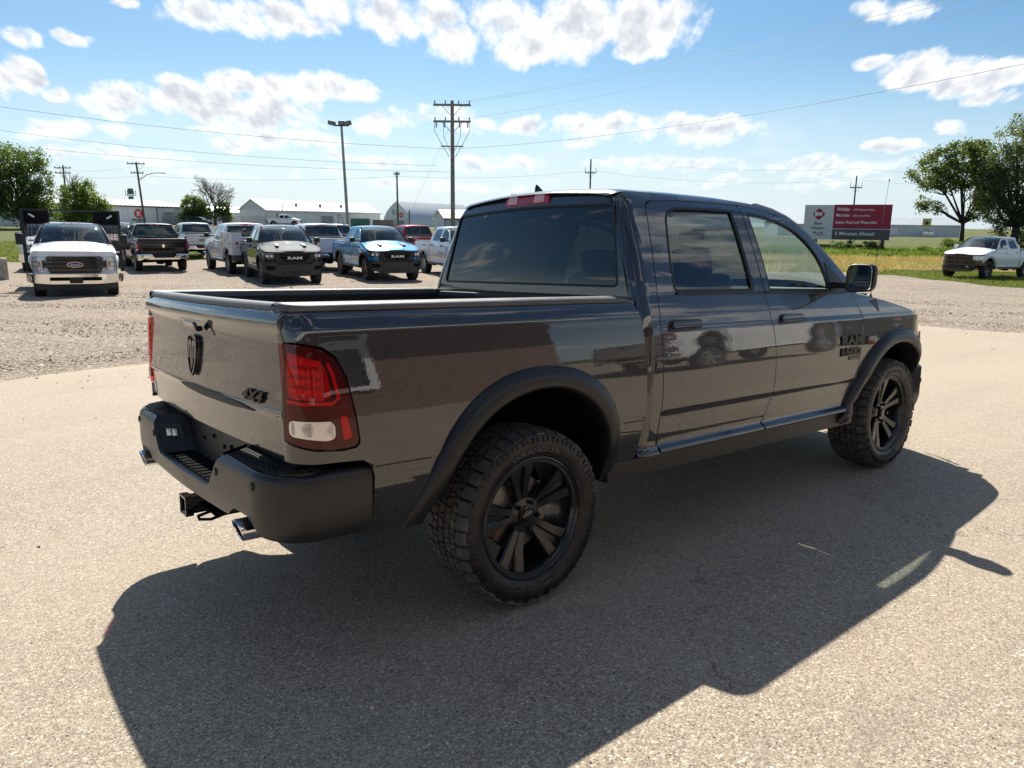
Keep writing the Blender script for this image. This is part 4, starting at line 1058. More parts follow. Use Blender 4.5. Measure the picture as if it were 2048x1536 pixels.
    for x in xs:
        z = float(RL(max(x, .785))); ye = float(YD(z)); back = max(0, (.90 - x) / .115); yl = ye - .07 * (1 - math.sqrt(max(0, 1 - back ** 2))) if back > 0 else ye
        row = []
        for t in tv:
            y = -yl + 2 * yl * t; q = 1 - (2 * t - 1) ** 2; bw = .13 * max(0, (x - 1.6) / .5) ** 1.5 * q
            drop = .036 * (1 - math.sqrt(max(0, 1 - back ** 2))) * .6
            row.append((x + bw - .022 * back * q, y, z - drop + .036 * q + .010 * min(1, q * 8) * float(1 - sst(x, 1.7, 2.08))))
        rows.append(row)
    V, Fc = loft_grid(rows); ob = mk('roof', V, Fc, P_, root, xf=xf, angle=60); up_facing(ob)
    # windshield
    rows = []; seg = [(2.10, 1.921), (2.25, 1.898), (2.38, 1.860), (2.5, 1.804), (2.6, 1.733), (2.70, 1.650), (2.86, 1.510), (2.985, 1.394), (3.01, 1.37)]
    for i, (x, z) in enumerate(seg):
        ye = float(YD(z)) - .004; k_ = i / (len(seg) - 1); row = []
        for t in tv:
            y = -ye + 2 * ye * t; q = 1 - (2 * t - 1) ** 2; row.append((x + (.13 + .17 * k_) * q, y, z + (.036 - .012 * k_) * q * (1 - k_ * .6)))
        rows.append(row)
    V, Fc = loft_grid(rows); ob = mk('windshield', V, Fc, c.get('wind', M['windshield']), root, xf=xf); up_facing(ob)
    # A pillars inside the glass line
    for s in (-1, 1):
        b = MB(); b.tube([(x + .015, s * (float(YD(z)) - .035), z - .012) for x, z in seg], .034, 6); b.build('pillar', M['headliner'] if hero else M['dark'], root, xf=xf)
        b = MB(); b.tube([(1.862, s * (float(YD(z)) - .045), z) for z in (1.36, 1.5, 1.7, 1.90)], .035, 6); b.build('pillar', M['dark'], root, xf=xf)
    # ---- hood
    ue = [u for u in np.linspace(2.99, 4.74, 24)]; FT = pchip([a for a, b_ in FTOP], [b_ for a, b_ in FTOP]); mR = mp(YD, -50, .07, -1)
    Yc = float(YD(1.12)) - .60
    rows = []
    for u in ue:
        z = float(FT(u)); p = mR(np.array([u]), np.array([z]))[0]; k_ = sst(u, 3.0, 4.6); row = []
        ye = abs(p[1])
        for t in tv:
            y = -ye + 2 * ye * t; q = 1 - (2 * t - 1) ** 2; cn = sst(abs(2 * t - 1), .66, .50)
            row.append((p[0] + (.30 * (1 - sst(u, 3.0, 3.5))) * q * .8 * (u < 3.5), y, z + (.045 + .02 * (1 - k_)) * q ** .7 * min(1, ye * 1.3) + .022 * cn * (1 - .6 * k_)))
        rows.append(row)
    V, Fc = loft_grid(rows); hd = mk('hood', V, Fc, P_, root, xf=xf, angle=60); up_facing(hd)
    if hero or c.get('front') == 'ram':
        for s in (-1, 1):
            b = MB(); b.hull([(x, s * y, z) for x, z0 in ((3.62, 1.325), (3.92, 1.268)) for y in (.36 if x < 3.7 else .40, .50) for z in (z0 + .0, z0 + .048)]); b.build('hood_vent', M['plastic'], hd, xf=xf)
    # cowl
    b = MB(); b.hull([(x, y, z) for x in (2.98, 3.32) for y in (-.86, .86) for z in (1.28, 1.362)]); b.build('cowl', M['plastic'], root, xf=xf)
    # ---- interior
    b = MB(); b.box((1.95, 0, .62), (2.3, 1.7, .08)); b.build('cabin_floor', M['dark'], root, xf=xf)
    for x, ys in ((2.02, (-.42, .42)), (1.14, (-.50, .50))):
        for y in ys:
            st = MB(); wd = .52 if x > 2 else .60
            st.box((x + .18, y, .88), (.52, wd, .16), bev=.05)
            q = R(-14 if x > 2 else -10); rm = np.array([[math.cos(q), 0, -math.sin(q)], [0, 1, 0], [math.sin(q), 0, math.cos(q)]])
            rm = np.array([[math.cos(q), 0, math.sin(q)], [0, 1, 0], [-math.sin(q), 0, math.cos(q)]])
            st.box((x - .12, y, 1.20), (.15, wd, .60), rot=rm, bev=.06)
            sb = st.build('seat', M['seat'], root, xf=xf, smooth=True)
            hr = MB(); hr.box((x - .20, y, 1.565 if x > 2 else 1.52), (.10, .27, .19), rot=rm, bev=.05); hr.build('headrest', M['seat'], sb, xf=xf)
    ds = MB(); ds.hull([(x, y, z) for x, z0, z1 in ((2.62, .95, 1.345), (3.12, 1.0, 1.395)) for y in (-.84, .84) for z in (z0, z1)]); ds.box((2.62, 0, 1.15), (.10, 1.55, .20), bev=.04)
    ds.build('dashboard', M['dash'], root, xf=xf)
    sw = MB(); q = [(2.50 + .18 * math.cos(a) * .45, .40 + .185 * math.sin(a), 1.26 + .17 * math.cos(a)) for a in np.linspace(0, 2 * PI, 21)]; sw.tube(q, .016, 6, cap=False); sw.box((2.50, .40, 1.25), (.06, .14, .12), bev=.02); sw.build('steering_wheel', M['seat'], root, xf=xf)
    b = MB(); b.hull([(x, y, z) for x in (.88, 2.12) for y in (-.64, .64) for z in (1.885, 1.90)]); b.build('headliner', M['headliner'], root, xf=xf)
    b = MB(); b.box((2.36, 0, 1.76), (.02, .22, .055), bev=.008); b.box((2.44, 0, 1.80), (.14, .02, .02)); b.build('rear_view_mirror', M['plastic'], root, xf=xf)
    # ---- underbody
    b = MB()
    for s in (-1, 1): b.hull([(x, s * y, z) for x in (-1.05, 4.1) for y in (.38, .50) for z in (.50, .64)])
    b.box((1.9, 0, .62), (2.0, 1.6, .10)); b.box((3.6, 0, .80), (.9, 1.1, .45)); b.box((-.1, 0, .80), (1.9, 1.1, .08)); b.box((2.2, .2, .50), (.9, .3, .16))
    b.tube([(0, -.72, .42), (0, .72, .42)], .05, 10); b.box((0, 0, .42), (.30, .30, .26), bev=.08); b.tube([(3.569, -.7, .42), (3.569, .7, .42)], .04, 8)
    b.tube([(-.02, -.60, .45), (.30, -.52, .95)], .032, 8); b.tube([(-.1, -.60, .40), (-.1, .60, .40)], .018, 6)
    b.build('chassis', M['dark'], root, xf=xf)
    # ---- rear bumper
    if bed != 'flat':
        chrome = c.get('rear', 'black') == 'chrome'; bm_ = M['chrome'] if chrome else M['bumper']
        half = [(0, .605), (.335, .607), (.375, .625), (.485, .768), (.90, .757), (1.02, .748), (1.06, .750), (1.09, .764), (1.27, .760), (1.283, .745), (1.283, .515), (1.265, .500), (.95, .500), (.83, .512), (.775, .560), (.745, .578), (.63, .580), (.595, .566), (.55, .536), (0, .528)]
        o = half[1:-1] + [(-a, b_) for a, b_ in half[1:-1]][::-1] if False else [half[0]] + half[1:-1] + [half[-1]] + [(-a, b_) for a, b_ in half[1:-1]][::-1]
        o = rnd(o, .012, 3) if hero else o
        rb = pan('rear_bumper', o, bump_map, bm_, root, flip=True, res=.02 if hero else .08, resu=.04 if hero else .15, flange=.03)
        b = MB()
        # licence-plate recess: floor, back, slanted sides
        for V in ([(-1.235, -.345, .612), (-1.235, .345, .612), (-1.10, .30, .600), (-1.10, -.30, .600)],
                  [(-1.10, -.33, .60), (-1.10, .33, .60), (-1.085, .40, .775), (-1.085, -.40, .775)])[1:]: b.add(V, [(0, 1, 2, 3)])
        for s in (-1, 1): b.add([(-1.232, s * .345, .612), (-1.10, s * .30, .598), (-1.09, s * .40, .775), (-1.222, s * .488, .772)], [(0, 1, 2, 3)])
        b.hull([(x, y, z) for x in (-1.215, -1.05) for y in (-.40, .40) for z in (.54, .588)]); b.hull([(x, y, z) for x in (-1.084, -1.0) for y in (-.86, .86) for z in (.55, .835)])
        b.build('plate_recess', M['plastic'], rb, xf=xf, fix=False)
        fb_ = MB(); fb_.hull([(x, y, z) for x in (-1.222, -1.09) for y in (-.335, .335) for z in (.59, .606)])
        for k_ in range(12): fb_.box((-1.155, -.31 + k_ * .056, .608), (.11, .03, .006))
        fb_.build('recess_floor', M['dark'], rb, xf=xf)
        for s in (-1, 1):
            poly = [(-1.086, s * .41), (-1.218, s * .50), (-1.205, s * .70), (-1.19, s * .84), (-1.155, s * .905), (-1.09, s * .945), (-1.00, s * .955), (-.99, s * .90), (-1.086, s * .88)]
            b = MB(); b.prism(poly, .715, .762)
            sp = b.build('step_pad', M['plastic'], rb, xf=xf)
            if hero:
                tb = MB()
                for i in range(-2, 14):
                    for j in range(60):
                        x = -1.21 + i * .0155; y = .43 + j * .0095 + 0; 
                        if (i + j) % 2: continue
                        if not inside(np.array([[x, s * y]]), [tuple(np.array(q) * (1, 1)) for q in poly])[0]: continue
                        if seg_dist(np.array([[x, s * y]]), poly)[0] < .009: continue
                        rx, ry = .0085, .0065
                        tb.add([(x - rx, s * y, .767), (x, s * (y + ry), .767), (x + rx, s * y, .767), (x, s * (y - ry), .767), (x - rx * 1.2, s * y, .761), (x, s * (y + ry * 1.2), .761), (x + rx * 1.2, s * y, .761), (x, s * (y - ry * 1.2), .761)],
                               [(0, 1, 2, 3), (0, 4, 5, 1), (1, 5, 6, 2), (2, 6, 7, 3), (3, 7, 4, 0)])
                tt = tb.build('tread', M['plastic'], sp, xf=xf, angle=20); tt['kind'] = 'stuff'
        if hero:
            for s_, z_ in ((-.455, .690), (-.80, .705), (.455, .690), (.80, .705)):
                P, N = surf_pts(bump_map, np.array([s_]), np.array([z_])); N = -N[0]; P = P[0]; u = np.cross(N, [0, 0, 1.0]); u /= np.linalg.norm(u); w = np.cross(u, N)
                b = MB(); V = []
                for r_, h_ in ((0, .006), (.011, .006), (.0125, .003), (.017, .004), (.018, -.002)):
                    for k_ in range(16): a = 2 * PI * k_ / 16; V.append(P + u * r_ * math.cos(a) + w * r_ * math.sin(a) + N * h_)
                b.add(V, [(i * 16 + k_, i * 16 + (k_ + 1) % 16, (i + 1) * 16 + (k_ + 1) % 16, (i + 1) * 16 + k_) for i in range(4) for k_ in range(16)])
                b.build('parking_sensor', M['bumper'], rb, xf=xf)
            # licence lamp on the slanted left side of the recess, and its twin
            for s in (1, -1):
                A = np.array([(-1.225, s * .43, .742), (-1.135, s * .375, .735), (-1.130, s * .345, .655), (-1.222, s * .385, .650)]); cc = A.mean(0); n_ = np.cross(A[1] - A[0], A[3] - A[0]); n_ /= np.linalg.norm(n_); n_ *= -1 if n_[1] * s > 0 else 1
                b = MB(); b.add(list(A + n_ * .002) + list(A + n_ * .006), [(0, 1, 2, 3), (4, 5, 6, 7), (0, 1, 5, 4), (1, 2, 6, 5), (2, 3, 7, 6), (3, 0, 4, 7)]); li = b.build('licence_lamp', M['plastic'], rb, xf=xf)
                A2 = cc + (A - cc) * .55; b = MB(); b.add(list(A2 + n_ * .007) + list(A2 + n_ * .009), [(0, 1, 2, 3), (4, 5, 6, 7), (0, 1, 5, 4), (1, 2, 6, 5), (2, 3, 7, 6), (3, 0, 4, 7)]); b.build('lamp_cover', M['gloss'], li, xf=xf)
                for q in (-.28, .28):
                    A3 = cc + (A - cc) * np.array([.20, .20, .38]) + (A[1] - A[0]) * q * .45; b = MB(); b.add(list(A3 + n_ * .010) + list(A3 + n_ * .013), [(0, 1, 2, 3), (4, 5, 6, 7), (0, 1, 5, 4), (1, 2, 6, 5), (2, 3, 7, 6), (3, 0, 4, 7)]); b.build('bulb', M['lampwhite'], li, xf=xf)
            for y, z in ((-.20, .72), (-.11, .705), (.03, .73), (.16, .70)):
                b = MB(); b.lathe([(0, -.003), (.009, -.003), (.011, .004)], 12, axis='x', c=(-1.094, y, z)); b.build('bolt', M['dark'], rb, xf=xf)
            # exhaust tips
            for s in (-1, 1):
                b = MB(); V = []; n = 40; rings = [(-1.246, .0385), (-1.251, .041), (-1.249, .0435), (-1.24, .0445), (-1.18, .0445), (-.98, .0445)]; inner = [(-1.246, .0385), (-1.20, .037), (-1.0, .036)]
                for prof, nm, mt in ((rings, 'exhaust_tip', M['chrome']), (inner, 'exhaust_bore', M['dark'])):
                    V = [(x + -.014 * (math.sin(2 * PI * j / n)) * (1 if x < -1.19 else 0) , s * .695 + r_ * 1.0 * math.cos(2 * PI * j / n), .512 + r_ * math.sin(2 * PI * j / n)) for x, r_ in prof for j in range(n)]
                    b = MB(); b.add(V, [(i * n + j, i * n + (j + 1) % n, (i + 1) * n + (j + 1) % n, (i + 1) * n + j) for i in range(len(prof) - 1) for j in range(n)])
                    ob = b.build(nm, mt, root if nm == 'exhaust_tip' else ex, xf=xf, fix=False)
                    if nm == 'exhaust_tip': ex = ob
            # hitch receiver and safety-chain loop
            b = MB()
            for d in ((0, .036), (0, -.036)): pass
            for y0, y1, z0, z1 in ((-.037, -.029, .40, .474), (.029, .037, .40, .474), (-.037, .037, .40, .408), (-.037, .037, .466, .474)): b.hull([(x, y, z) for x in (-1.25, -1.0) for y in (y0, y1) for z in (z0, z1)])
            for y0, y1, z0, z1 in ((-.045, -.037, .392, .482), (.037, .045, .392, .482), (-.045, .045, .392, .400), (-.045, .045, .474, .482)): b.hull([(x, y, z) for x in (-1.255, -1.22) for y in (y0, y1) for z in (z0, z1)])
            b.tube([(-1.0, -.55, .47), (-1.0, .55, .47)], .035, 8)
            ht = b.build('hitch_receiver', M['gloss'], root, xf=xf)
            b = MB(); b.hull([(x, y, z) for x in (-1.26, -1.05) for y in (-.14, .14) for z in (.396, .404)]) if False else None
            b.tube([(-1.14, -.045, .40), (-1.21, -.07, .395), (-1.22, -.12, .395), (-1.18, -.15, .395), (-1.12, -.13, .40)], .007, 6); b.box((-1.10, -.09, .41), (.12, .14, .012)); b.build('chain_loop', M['dark'], ht, xf=xf)
    # ---- shark fin, whip antenna, badges
    if hero:
        b = MB(); rows = []
        for x, z, w in ((-.09, .0, .012), (-.075, .004, .030), (-.03, .012, .034), (.03, .03, .028), (.06, .06, .016), (.085, .078, .008)): pass
        V = []; prof = [(-.085, .0, .020, .0), (-.05, .0, .034, .018), (.0, .0, .036, .034), (.03, .0, .034, .055), (.055, .0, .028, .076), (.075, .0, .02, .078)]
        # fin leans back: nose at +x low, tail high
        pr = [(.11, .006, .006), (.07, .032, .016), (.02, .036, .026), (-.02, .036, .045), (-.05, .030, .070), (-.07, .022, .082), (-.078, .014, .060), (-.072, .012, .030), (-.075, .018, .0)]
        V = []
        for x, w, h_ in pr: V += [(1.18 + x, .30 - w, 1.972), (1.18 + x, .30 - w * .25, 1.972 + h_), (1.18 + x, .30 + w * .25, 1.972 + h_), (1.18 + x, .30 + w, 1.972)]
        k_ = len(pr); b.add(V, [(i * 4 + j, i * 4 + j + 1, (i + 1) * 4 + j + 1, (i + 1) * 4 + j) for i in range(k_ - 1) for j in range(3)])
        b.build('fin_antenna', M['gloss'], root, xf=xf)
        md = mp(YD, -50, .07, -1)
        b = MB(); b.tube([(3.245, -.925, 1.335), (3.25, -.922, 1.36)], [.010, .006], 8); b.tube([(3.25, -.922, 1.36), (3.32, -.920, 1.75), (3.40, -.918, 2.16)], [.0022, .0017, .0012], 6); b.tube([(3.40, -.918, 2.155), (3.402, -.918, 2.175)], .004, 6)
        b.build('whip_antenna', M['gloss'], root, xf=xf)
        pan('antenna_base', [(3.17, 1.315), (3.28, 1.328), (3.285, 1.235)], md, M['plastic'], root, off=.003, flange=.004, res=.03)
        for s in (-1, 1):
            md = mp(YD, -50, .07, s); sg = -s
            def bm_(u0, z0, md=md, s=s):
                def f(a, b_, h):
                    P, N = surf_pts(md, u0 - s * a, z0 + b_); return P + N * (-1 if s > 0 else 1) * (h[:, None] + .0005)
                return f
            dd = [o_ for o_ in root.children if o_.name.startswith('front_door')][0 if s < 0 else 1]
            ff = [o_ for o_ in root.children if o_.name.startswith('fender')][0 if s < 0 else 1]
            ltr('badge', 'RAM', .285, .064, bm_(2.865, 1.052), M['blackletter'], dd, depth=.009, bold=.05)
            ltr('badge', '1500', .265, .056, bm_(2.855, .975), M['blackletter'], dd, depth=.009, bold=.05)
            pl = pan('badge_plate', [(2.835, .918), (2.985, .918), (2.985, .942), (2.835, .942)], md, M['blackletter'], dd, flip=s > 0, off=.004, flange=.004)
            ltr('plate_lettering', 'CLASSIC', .13, .014, bm_(2.910, .930), M['steel'], pl, depth=.006, bold=.02)
            pan('badge_back', [(3.085, 1.012), (3.098, 1.012), (3.098, 1.072), (3.085, 1.072)], md, M['blackletter'], ff, flip=s > 0, off=.006, flange=.006)
            ltr('badge', 'HEMI', .110, .030, bm_(3.165, 1.052), M['steel'], ff, depth=.007, bold=.05)
            ltr('badge', '5.7 LITER', .105, .014, bm_(3.165, 1.022), M['redlens'], ff, depth=.005, bold=.03)
    # ---- front end
    front(root, c, pan, xf)
    # ---- wheels
    wsrc = c['wheel']; first = c.get('wheel_first', True)
    for i, (x, s) in enumerate(((0, -1), (c.get('wb', 3.569), -1), (0, 1), (c.get('wb', 3.569), 1))):
        w = wsrc if (i == 0 and hero) else copy_tree(wsrc)
        if 'proto' in w: del w['proto']
        w.parent = root; w.location = (x, s * .848, .4195 * c.get('wscale', 1.0)); w.rotation_euler = (0, R(17 + 50 * i) if hero else R(31 * i), 0 if s > 0 else PI)
        if hero: w.rotation_euler = (0, R((0, 0, 40, 70)[i]), 0 if s > 0 else PI)

def front_x(y, z, nose=4.40):
    y = np.abs(np.asarray(y, float)); Y = YD(np.clip(z, .9, 1.12)); c = Y - .60; q = np.clip((y - c) / .60, 0, .995)
    return (nose - .60) + .60 * np.sqrt(1 - q ** 2)

def front_map(y, z): return np.stack([front_x(y, z) + 0 * z, y + 0 * z, z + 0 * y], -1)

def front(root, c, pan, xf):
    st = c.get('front', 'ram'); hero = c.get('hero', False); P_ = c['paint']
    def fp(name, poly, m, par, off=0.0, fl=.03, r=.02, res=.10, resu=.12):
        return pan(name, rnd(poly, r, 2) if r else poly, front_map, m, par, off=off, flange=fl, res=res, resu=resu)
    bm = lambda poly: [(-a, b) for a, b in poly][::-1]
    # backing so that nothing shows through
    b = MB(); b.hull([(x, y, z) for x in (4.02, 4.20) for y in (-.80, .80) for z in (.50, 1.10)]); b.build('radiator_support', M['dark'], root, xf=xf)
    if st == 'ram':
        fp('grille_surround', [(-.66, 1.11), (.66, 1.11), (.58, .74), (-.58, .74)], M['plastic'], root, .03)
        g = fp('grille', [(-.54, 1.055), (.54, 1.055), (.43, .79), (-.43, .79)], M['dark'], root, .045)
        for sg in (-1, 1):
            o = [(sg * .56, 1.04), (sg * .46, .80), (sg * .36, .80), (sg * .46, .93), (sg * .49, 1.04)]; fp('grille_bar', o if sg < 0 else o[::-1], M['plastic'], g, .06, .03, 0) if sg > 0 else fp('grille_bar', o, M['plastic'], g, .06, .03, 0)
        for z in (.83, .88, .98, 1.02): fp('grille_bar', [(-.44, z + .008), (.44, z + .008), (.44, z - .008), (-.44, z - .008)], M['plastic'], g, .055, .02, 0)
        lettering('grille_lettering', 'RAM', .46, .088, lambda a, b_, h: np.stack([4.40 + .065 + h, a, .925 + b_], -1), M['silverletter'] if not hero else M['gloss'], g, depth=.02, bold=.02, xf=xf)
        fp('lower_grille', [(-.40, .735), (.40, .735), (.40, .66), (-.40, .66)], M['dark'], root, .045)
        for sg in (-1, 1):
            o = [(.62, 1.075), (.945, 1.100), (.965, .95), (.90, .885), (.68, .885), (.60, .95)] if not hero else [(.62, 1.075), (.88, 1.09), (.88, .95), (.85, .885), (.68, .885), (.60, .95)]; o = o if sg > 0 else bm(o)
            lp = fp('headlamp', o, M['lamp_dark'], root, .012, .05)
            for yy, rr in ((.72, .045), (.84, .050)):
                q = front_map(np.array([yy]), np.array([.985]))[0]; b = MB(); b.lathe([(0, .03), (rr * .8, .03), (rr, .015), (rr, -.02)], 14, axis='x', c=(q[0] + .02, sg * yy, .985)); b.build('bulb', M['lampwhite'], lp, xf=xf)
            o = [(.925, .97), (.945, .975), (.945, 1.06), (.928, 1.055)]; fp('turn_signal', o if sg > 0 else bm(o), M['amber'], lp, .018, .01, 0)
            o = [(.66, .885), (.965, .885), (.965, .80), (.62, .78)]; fp('front_panel', o if sg > 0 else bm(o), P_, root, .0, .03, 0)
            o = [(.62, 1.122), (.95, 1.11), (.95, 1.08), (.60, 1.075)]; fp('front_panel', o if sg > 0 else bm(o), P_, root, .0, .03, 0)
        fb = fp('front_bumper', [(-.955, .78), (-.60, .80), (-.50, .72), (.50, .72), (.60, .80), (.955, .78), (.965, .58), (.86, .42), (.45, .33), (-.45, .33), (-.86, .42), (-.965, .58)], M['bumper'], root, .045 if hero else .09, .14, .03)
        fp('plate_bracket', [(-.17, .50), (.17, .50), (.17, .38), (-.17, .38)], M['plastic'], fb, .12, .02, 0)
        for sg in (-1, 1):
            o = [(.60, .66), (.84, .66), (.80, .54), (.62, .54)]; fp('fog_lamp_bezel', o if sg > 0 else bm(o), M['dark'], fb, .104, .01)
            b = MB(); b.tube([(4.44, sg * .40, .44), (4.52, sg * .40, .44), (4.52, sg * .34, .44), (4.44, sg * .34, .44)], .012, 6); b.build('tow_hook', M['dark'], fb, xf=xf)
    elif st == 'chrome_bar':
        fp('hood_edge', [(-.93, 1.20), (.93, 1.20), (.93, 1.06), (-.93, 1.06)], P_, root, .0, .05, .02)
        fp('front_panel', [(-.97, 1.07), (.97, 1.07), (.97, .62), (-.97, .62)], P_, root, -.02, .03, 0)
        g = fp('grille', [(-.60, 1.07), (.60, 1.07), (.62, .95), (.70, .95), (.70, .78), (.62, .78), (.56, .64), (-.56, .64), (-.62, .78), (-.70, .78), (-.70, .95), (-.62, .95)], M['plastic'], root, .03, .04, .015)
        for z0, z1 in ((1.045, 1.005), (.955, .905), (.85, .80), (.75, .70)): fp('grille_bar', [(-.66, z0), (.66, z0), (.66, z1), (-.66, z1)] if z0 < 1 and z0 > .78 else [(-.56, z0), (.56, z0), (.56, z1), (-.56, z1)], M['gloss'], g, .05, .03, 0)
        for k_ in range(15): fp('grille_bar', [(-.54 + k_ * .077, .995), (-.525 + k_ * .077, .995), (-.525 + k_ * .077, .965), (-.54 + k_ * .077, .965)], M['gloss'], g, .042, .02, 0)
        el = lambda a, b_, n: [(a * math.cos(t), .862 + b_ * math.sin(t)) for t in np.linspace(0, 2 * PI, n, endpoint=False)]
        e1 = fp('emblem', el(.185, .072, 28), M['chrome'], g, .075, .03, 0); fp('emblem_field', el(.165, .058, 28), M['oval_blue'], e1, .080, .008, 0)
        lettering('emblem_lettering', 'Ford', .22, .062, lambda a, b_, h: np.stack([4.40 + .083 + h, a, .862 + b_], -1), M['silverletter'], e1, depth=.006, bold=.0, shear=.3, xf=xf)
        for sg in (-1, 1):
            o = [(.66, 1.055), (.93, 1.05), (.955, .93), (.955, .69), (.64, .67), (.64, .70), (.72, .72), (.72, .97), (.64, .99)]; lp = fp('headlamp', o if sg > 0 else bm(o), M['lamp_clear_big'], root, .020, .04, .01)
            for zz, m_ in ((.99, 'lampwhite'), (.87, 'lampwhite'), (.75, 'lampwhite')):
                o = [(.76, zz + .04), (.91, zz + .04), (.91, zz - .04), (.76, zz - .04)]; fp('reflector', o if sg > 0 else bm(o), M[m_], lp, .028, .01, .01)
            o = [(.76, .93), (.80, .93), (.80, .81), (.76, .81)]; fp('turn_signal', o if sg > 0 else bm(o), M['amber'], lp, .030, .008, 0)
        fb = fp('front_bumper', [(-.985, .62), (.985, .62), (.995, .50), (.95, .40), (.50, .37), (-.50, .37), (-.95, .40), (-.995, .50)], M['chrome'], root, .14, .16, .03)
        o = [(-.55, .545), (.55, .545), (.55, .455), (-.55, .455)]; fp('bumper_opening', o, M['dark'], fb, .145, .01, .01)
        fp('plate_bracket', [(-.15, .54), (.15, .54), (.15, .385), (-.15, .385)], M['plastic'], fb, .155, .02, 0)
        fp('valance', [(-.90, .385), (.90, .385), (.84, .23), (-.84, .23)], M['plastic'], root, .10, .12, .03)
        for y in (-.55, -.18, 0, .18, .55):
            b = MB(); b.box((1.02 + 1.0, y, 1.985 - .05 * (abs(y) / .6) ** 2), (.06, .05, .03), bev=.01); b.build('marker_lamp', M['amber'], root, xf=xf)
        b = MB()
        for s in (-1, 1): b.tube([(3.05, s * .1, 1.415), (2.98, s * .62, 1.44)], .010, 5)
        b.build('wiper', M['dark'], root, xf=xf)
    elif st == 'damaged':
        fp('bare_core', [(-.86, 1.10), (.70, 1.10), (.74, .60), (-.86, .60)], M['broken'], root, .0, .05, 0)
        for z, a, b_ in ((1.02, -.70, .60), (.84, -.78, .66), (.66, -.70, .70)): fp('crossbar', [(a, z + .03), (b_, z + .02), (b_, z - .03), (a, z - .02)], M['rust'], root, .03, .03, 0)
        for y in (-.5, -.1, .3): fp('crossbar', [(y, 1.04), (y + .05, 1.04), (y + .08, .62), (y + .02, .62)], M['plastic'], root, .02, .03, 0)
        o = [(.60, 1.06), (.94, 1.08), (.97, .90), (.80, .84), (.60, .90)]; lp = fp('headlamp', o, M['lamp_clear_big'], root, .015, .05, .02); fp('reflector', [(.68, 1.02), (.88, 1.02), (.88, .93), (.70, .92)], M['lampwhite'], lp, .022, .01, .01)
        fp('inner_fender', [(.60, .86), (.99, .86), (.99, .62), (.60, .60)], M['broken2'], root, .0, .05, 0); fp('inner_fender', [(-.99, 1.06), (-.80, 1.06), (-.80, .60), (-.99, .66)], M['broken'], root, .0, .05, 0)
        fb = fp('bumper_beam', [(-.80, .60), (.74, .60), (.74, .44), (-.80, .46)], M['plastic'], root, .05, .08, .02)
        b = MB(); b.lathe([(.0, .04), (.05, .04), (.07, .02), (.07, -.03)], 12, axis='x', c=(4.46, .45, .55)); b.build('fog_lamp', M['steel'], fb, xf=xf)
        fp('torn_liner', [(-.95, .58), (-.3, .46), (.2, .52), (.80, .44), (.55, .34), (-.2, .30), (-.8, .38)], M['broken2'], root, .03, .02, 0)
    else:
        fp('front_panel', [(-.97, 1.12), (.97, 1.12), (.97, .75), (-.97, .75)], P_, root, 0, .03, 0)
        fp('grille', [(-.60, 1.08), (.60, 1.08), (.55, .78), (-.55, .78)], M['plastic'], root, .03, .03, .03)
        for sg in (-1, 1):
            o = [(.64, 1.07), (.94, 1.08), (.95, .92), (.64, .90)]; fp('headlamp', o if sg > 0 else bm(o), M['lamp_clear_big'], root, .02, .03, .02)
        fp('front_bumper', [(-.985, .74), (.985, .74), (.985, .50), (.8, .40), (-.8, .40), (-.985, .50)], M['chrome'], root, .10, .12, .03)
# ------------------------------------------------------------------ extra materials of the vehicles
def mat_tyre(name, col, rough, bs, st):
    m, T, b = newmat(name); co = obj_co(T); n = T.noise(co, 18, 5, 0.65); n2 = T.noise(co, 160, 3, 0.6)
    c = T.mix(T.math('MULTIPLY', T.sstep(n, .42, .72), .55), col, tuple(min(1, v * 2.6 + .012) for v in col))
    T.put(b.inputs['Base Color'], c); b.inputs['Roughness'].default_value = rough; b.inputs['Specular IOR Level'].default_value = .4
    bump(T, b, n2, st, .002); return m
M_TYRE = mat_tyre('tyre_rubber', (.012, .012, .0125), .42, 100, .3)
M_TREAD = mat_tyre('tread_rubber', (.060, .057, .054), .75, 100, .5)
M['tyre_far'] = mat_tyre('old_tyre_rubber', (.022, .021, .021), .75, 60, .4)
M['lamp_housing'] = plain('dark_red_lamp_body', (.075, .004, .008), .25)
M['lamp_red'] = plain('red_reflector', (.55, .008, .020), .30, metal=.25)
M['lamp_glow'] = plain('bright_red_reflector', (.78, .02, .035), .25, metal=.2)
M['lamp_clear'] = plain('reverse_lamp_reflector', (.78, .74, .70), .22, metal=.5)
M['lamp_pink'] = plain('pink_cargo_lamp', (.85, .42, .38), .2, coat=.6)
M['lamp_dark'] = plain('smoked_headlamp', (.06, .06, .065), .12, metal=.3, coat=.8)
M['lamp_clear_big'] = plain('bright_headlamp_reflector', (.45, .47, .50), .2, metal=.6, coat=.7)
M['oval_blue'] = plain('blue_enamel', (.01, .03, .16), .15, coat=.6)
M['broken'] = plain('scorched_bare_parts', (.07, .05, .035), .8, vary=.6, vscale=9)
M['broken2'] = plain('torn_brown_plastic', (.14, .09, .05), .8, vary=.6, vscale=14)
M['sticker'] = plain('white_sticker', (.62, .62, .62), .4, vary=.5, vscale=60)
M['back_glass'] = glass('back_window_glass', (.030, .035, .045), 1.05)
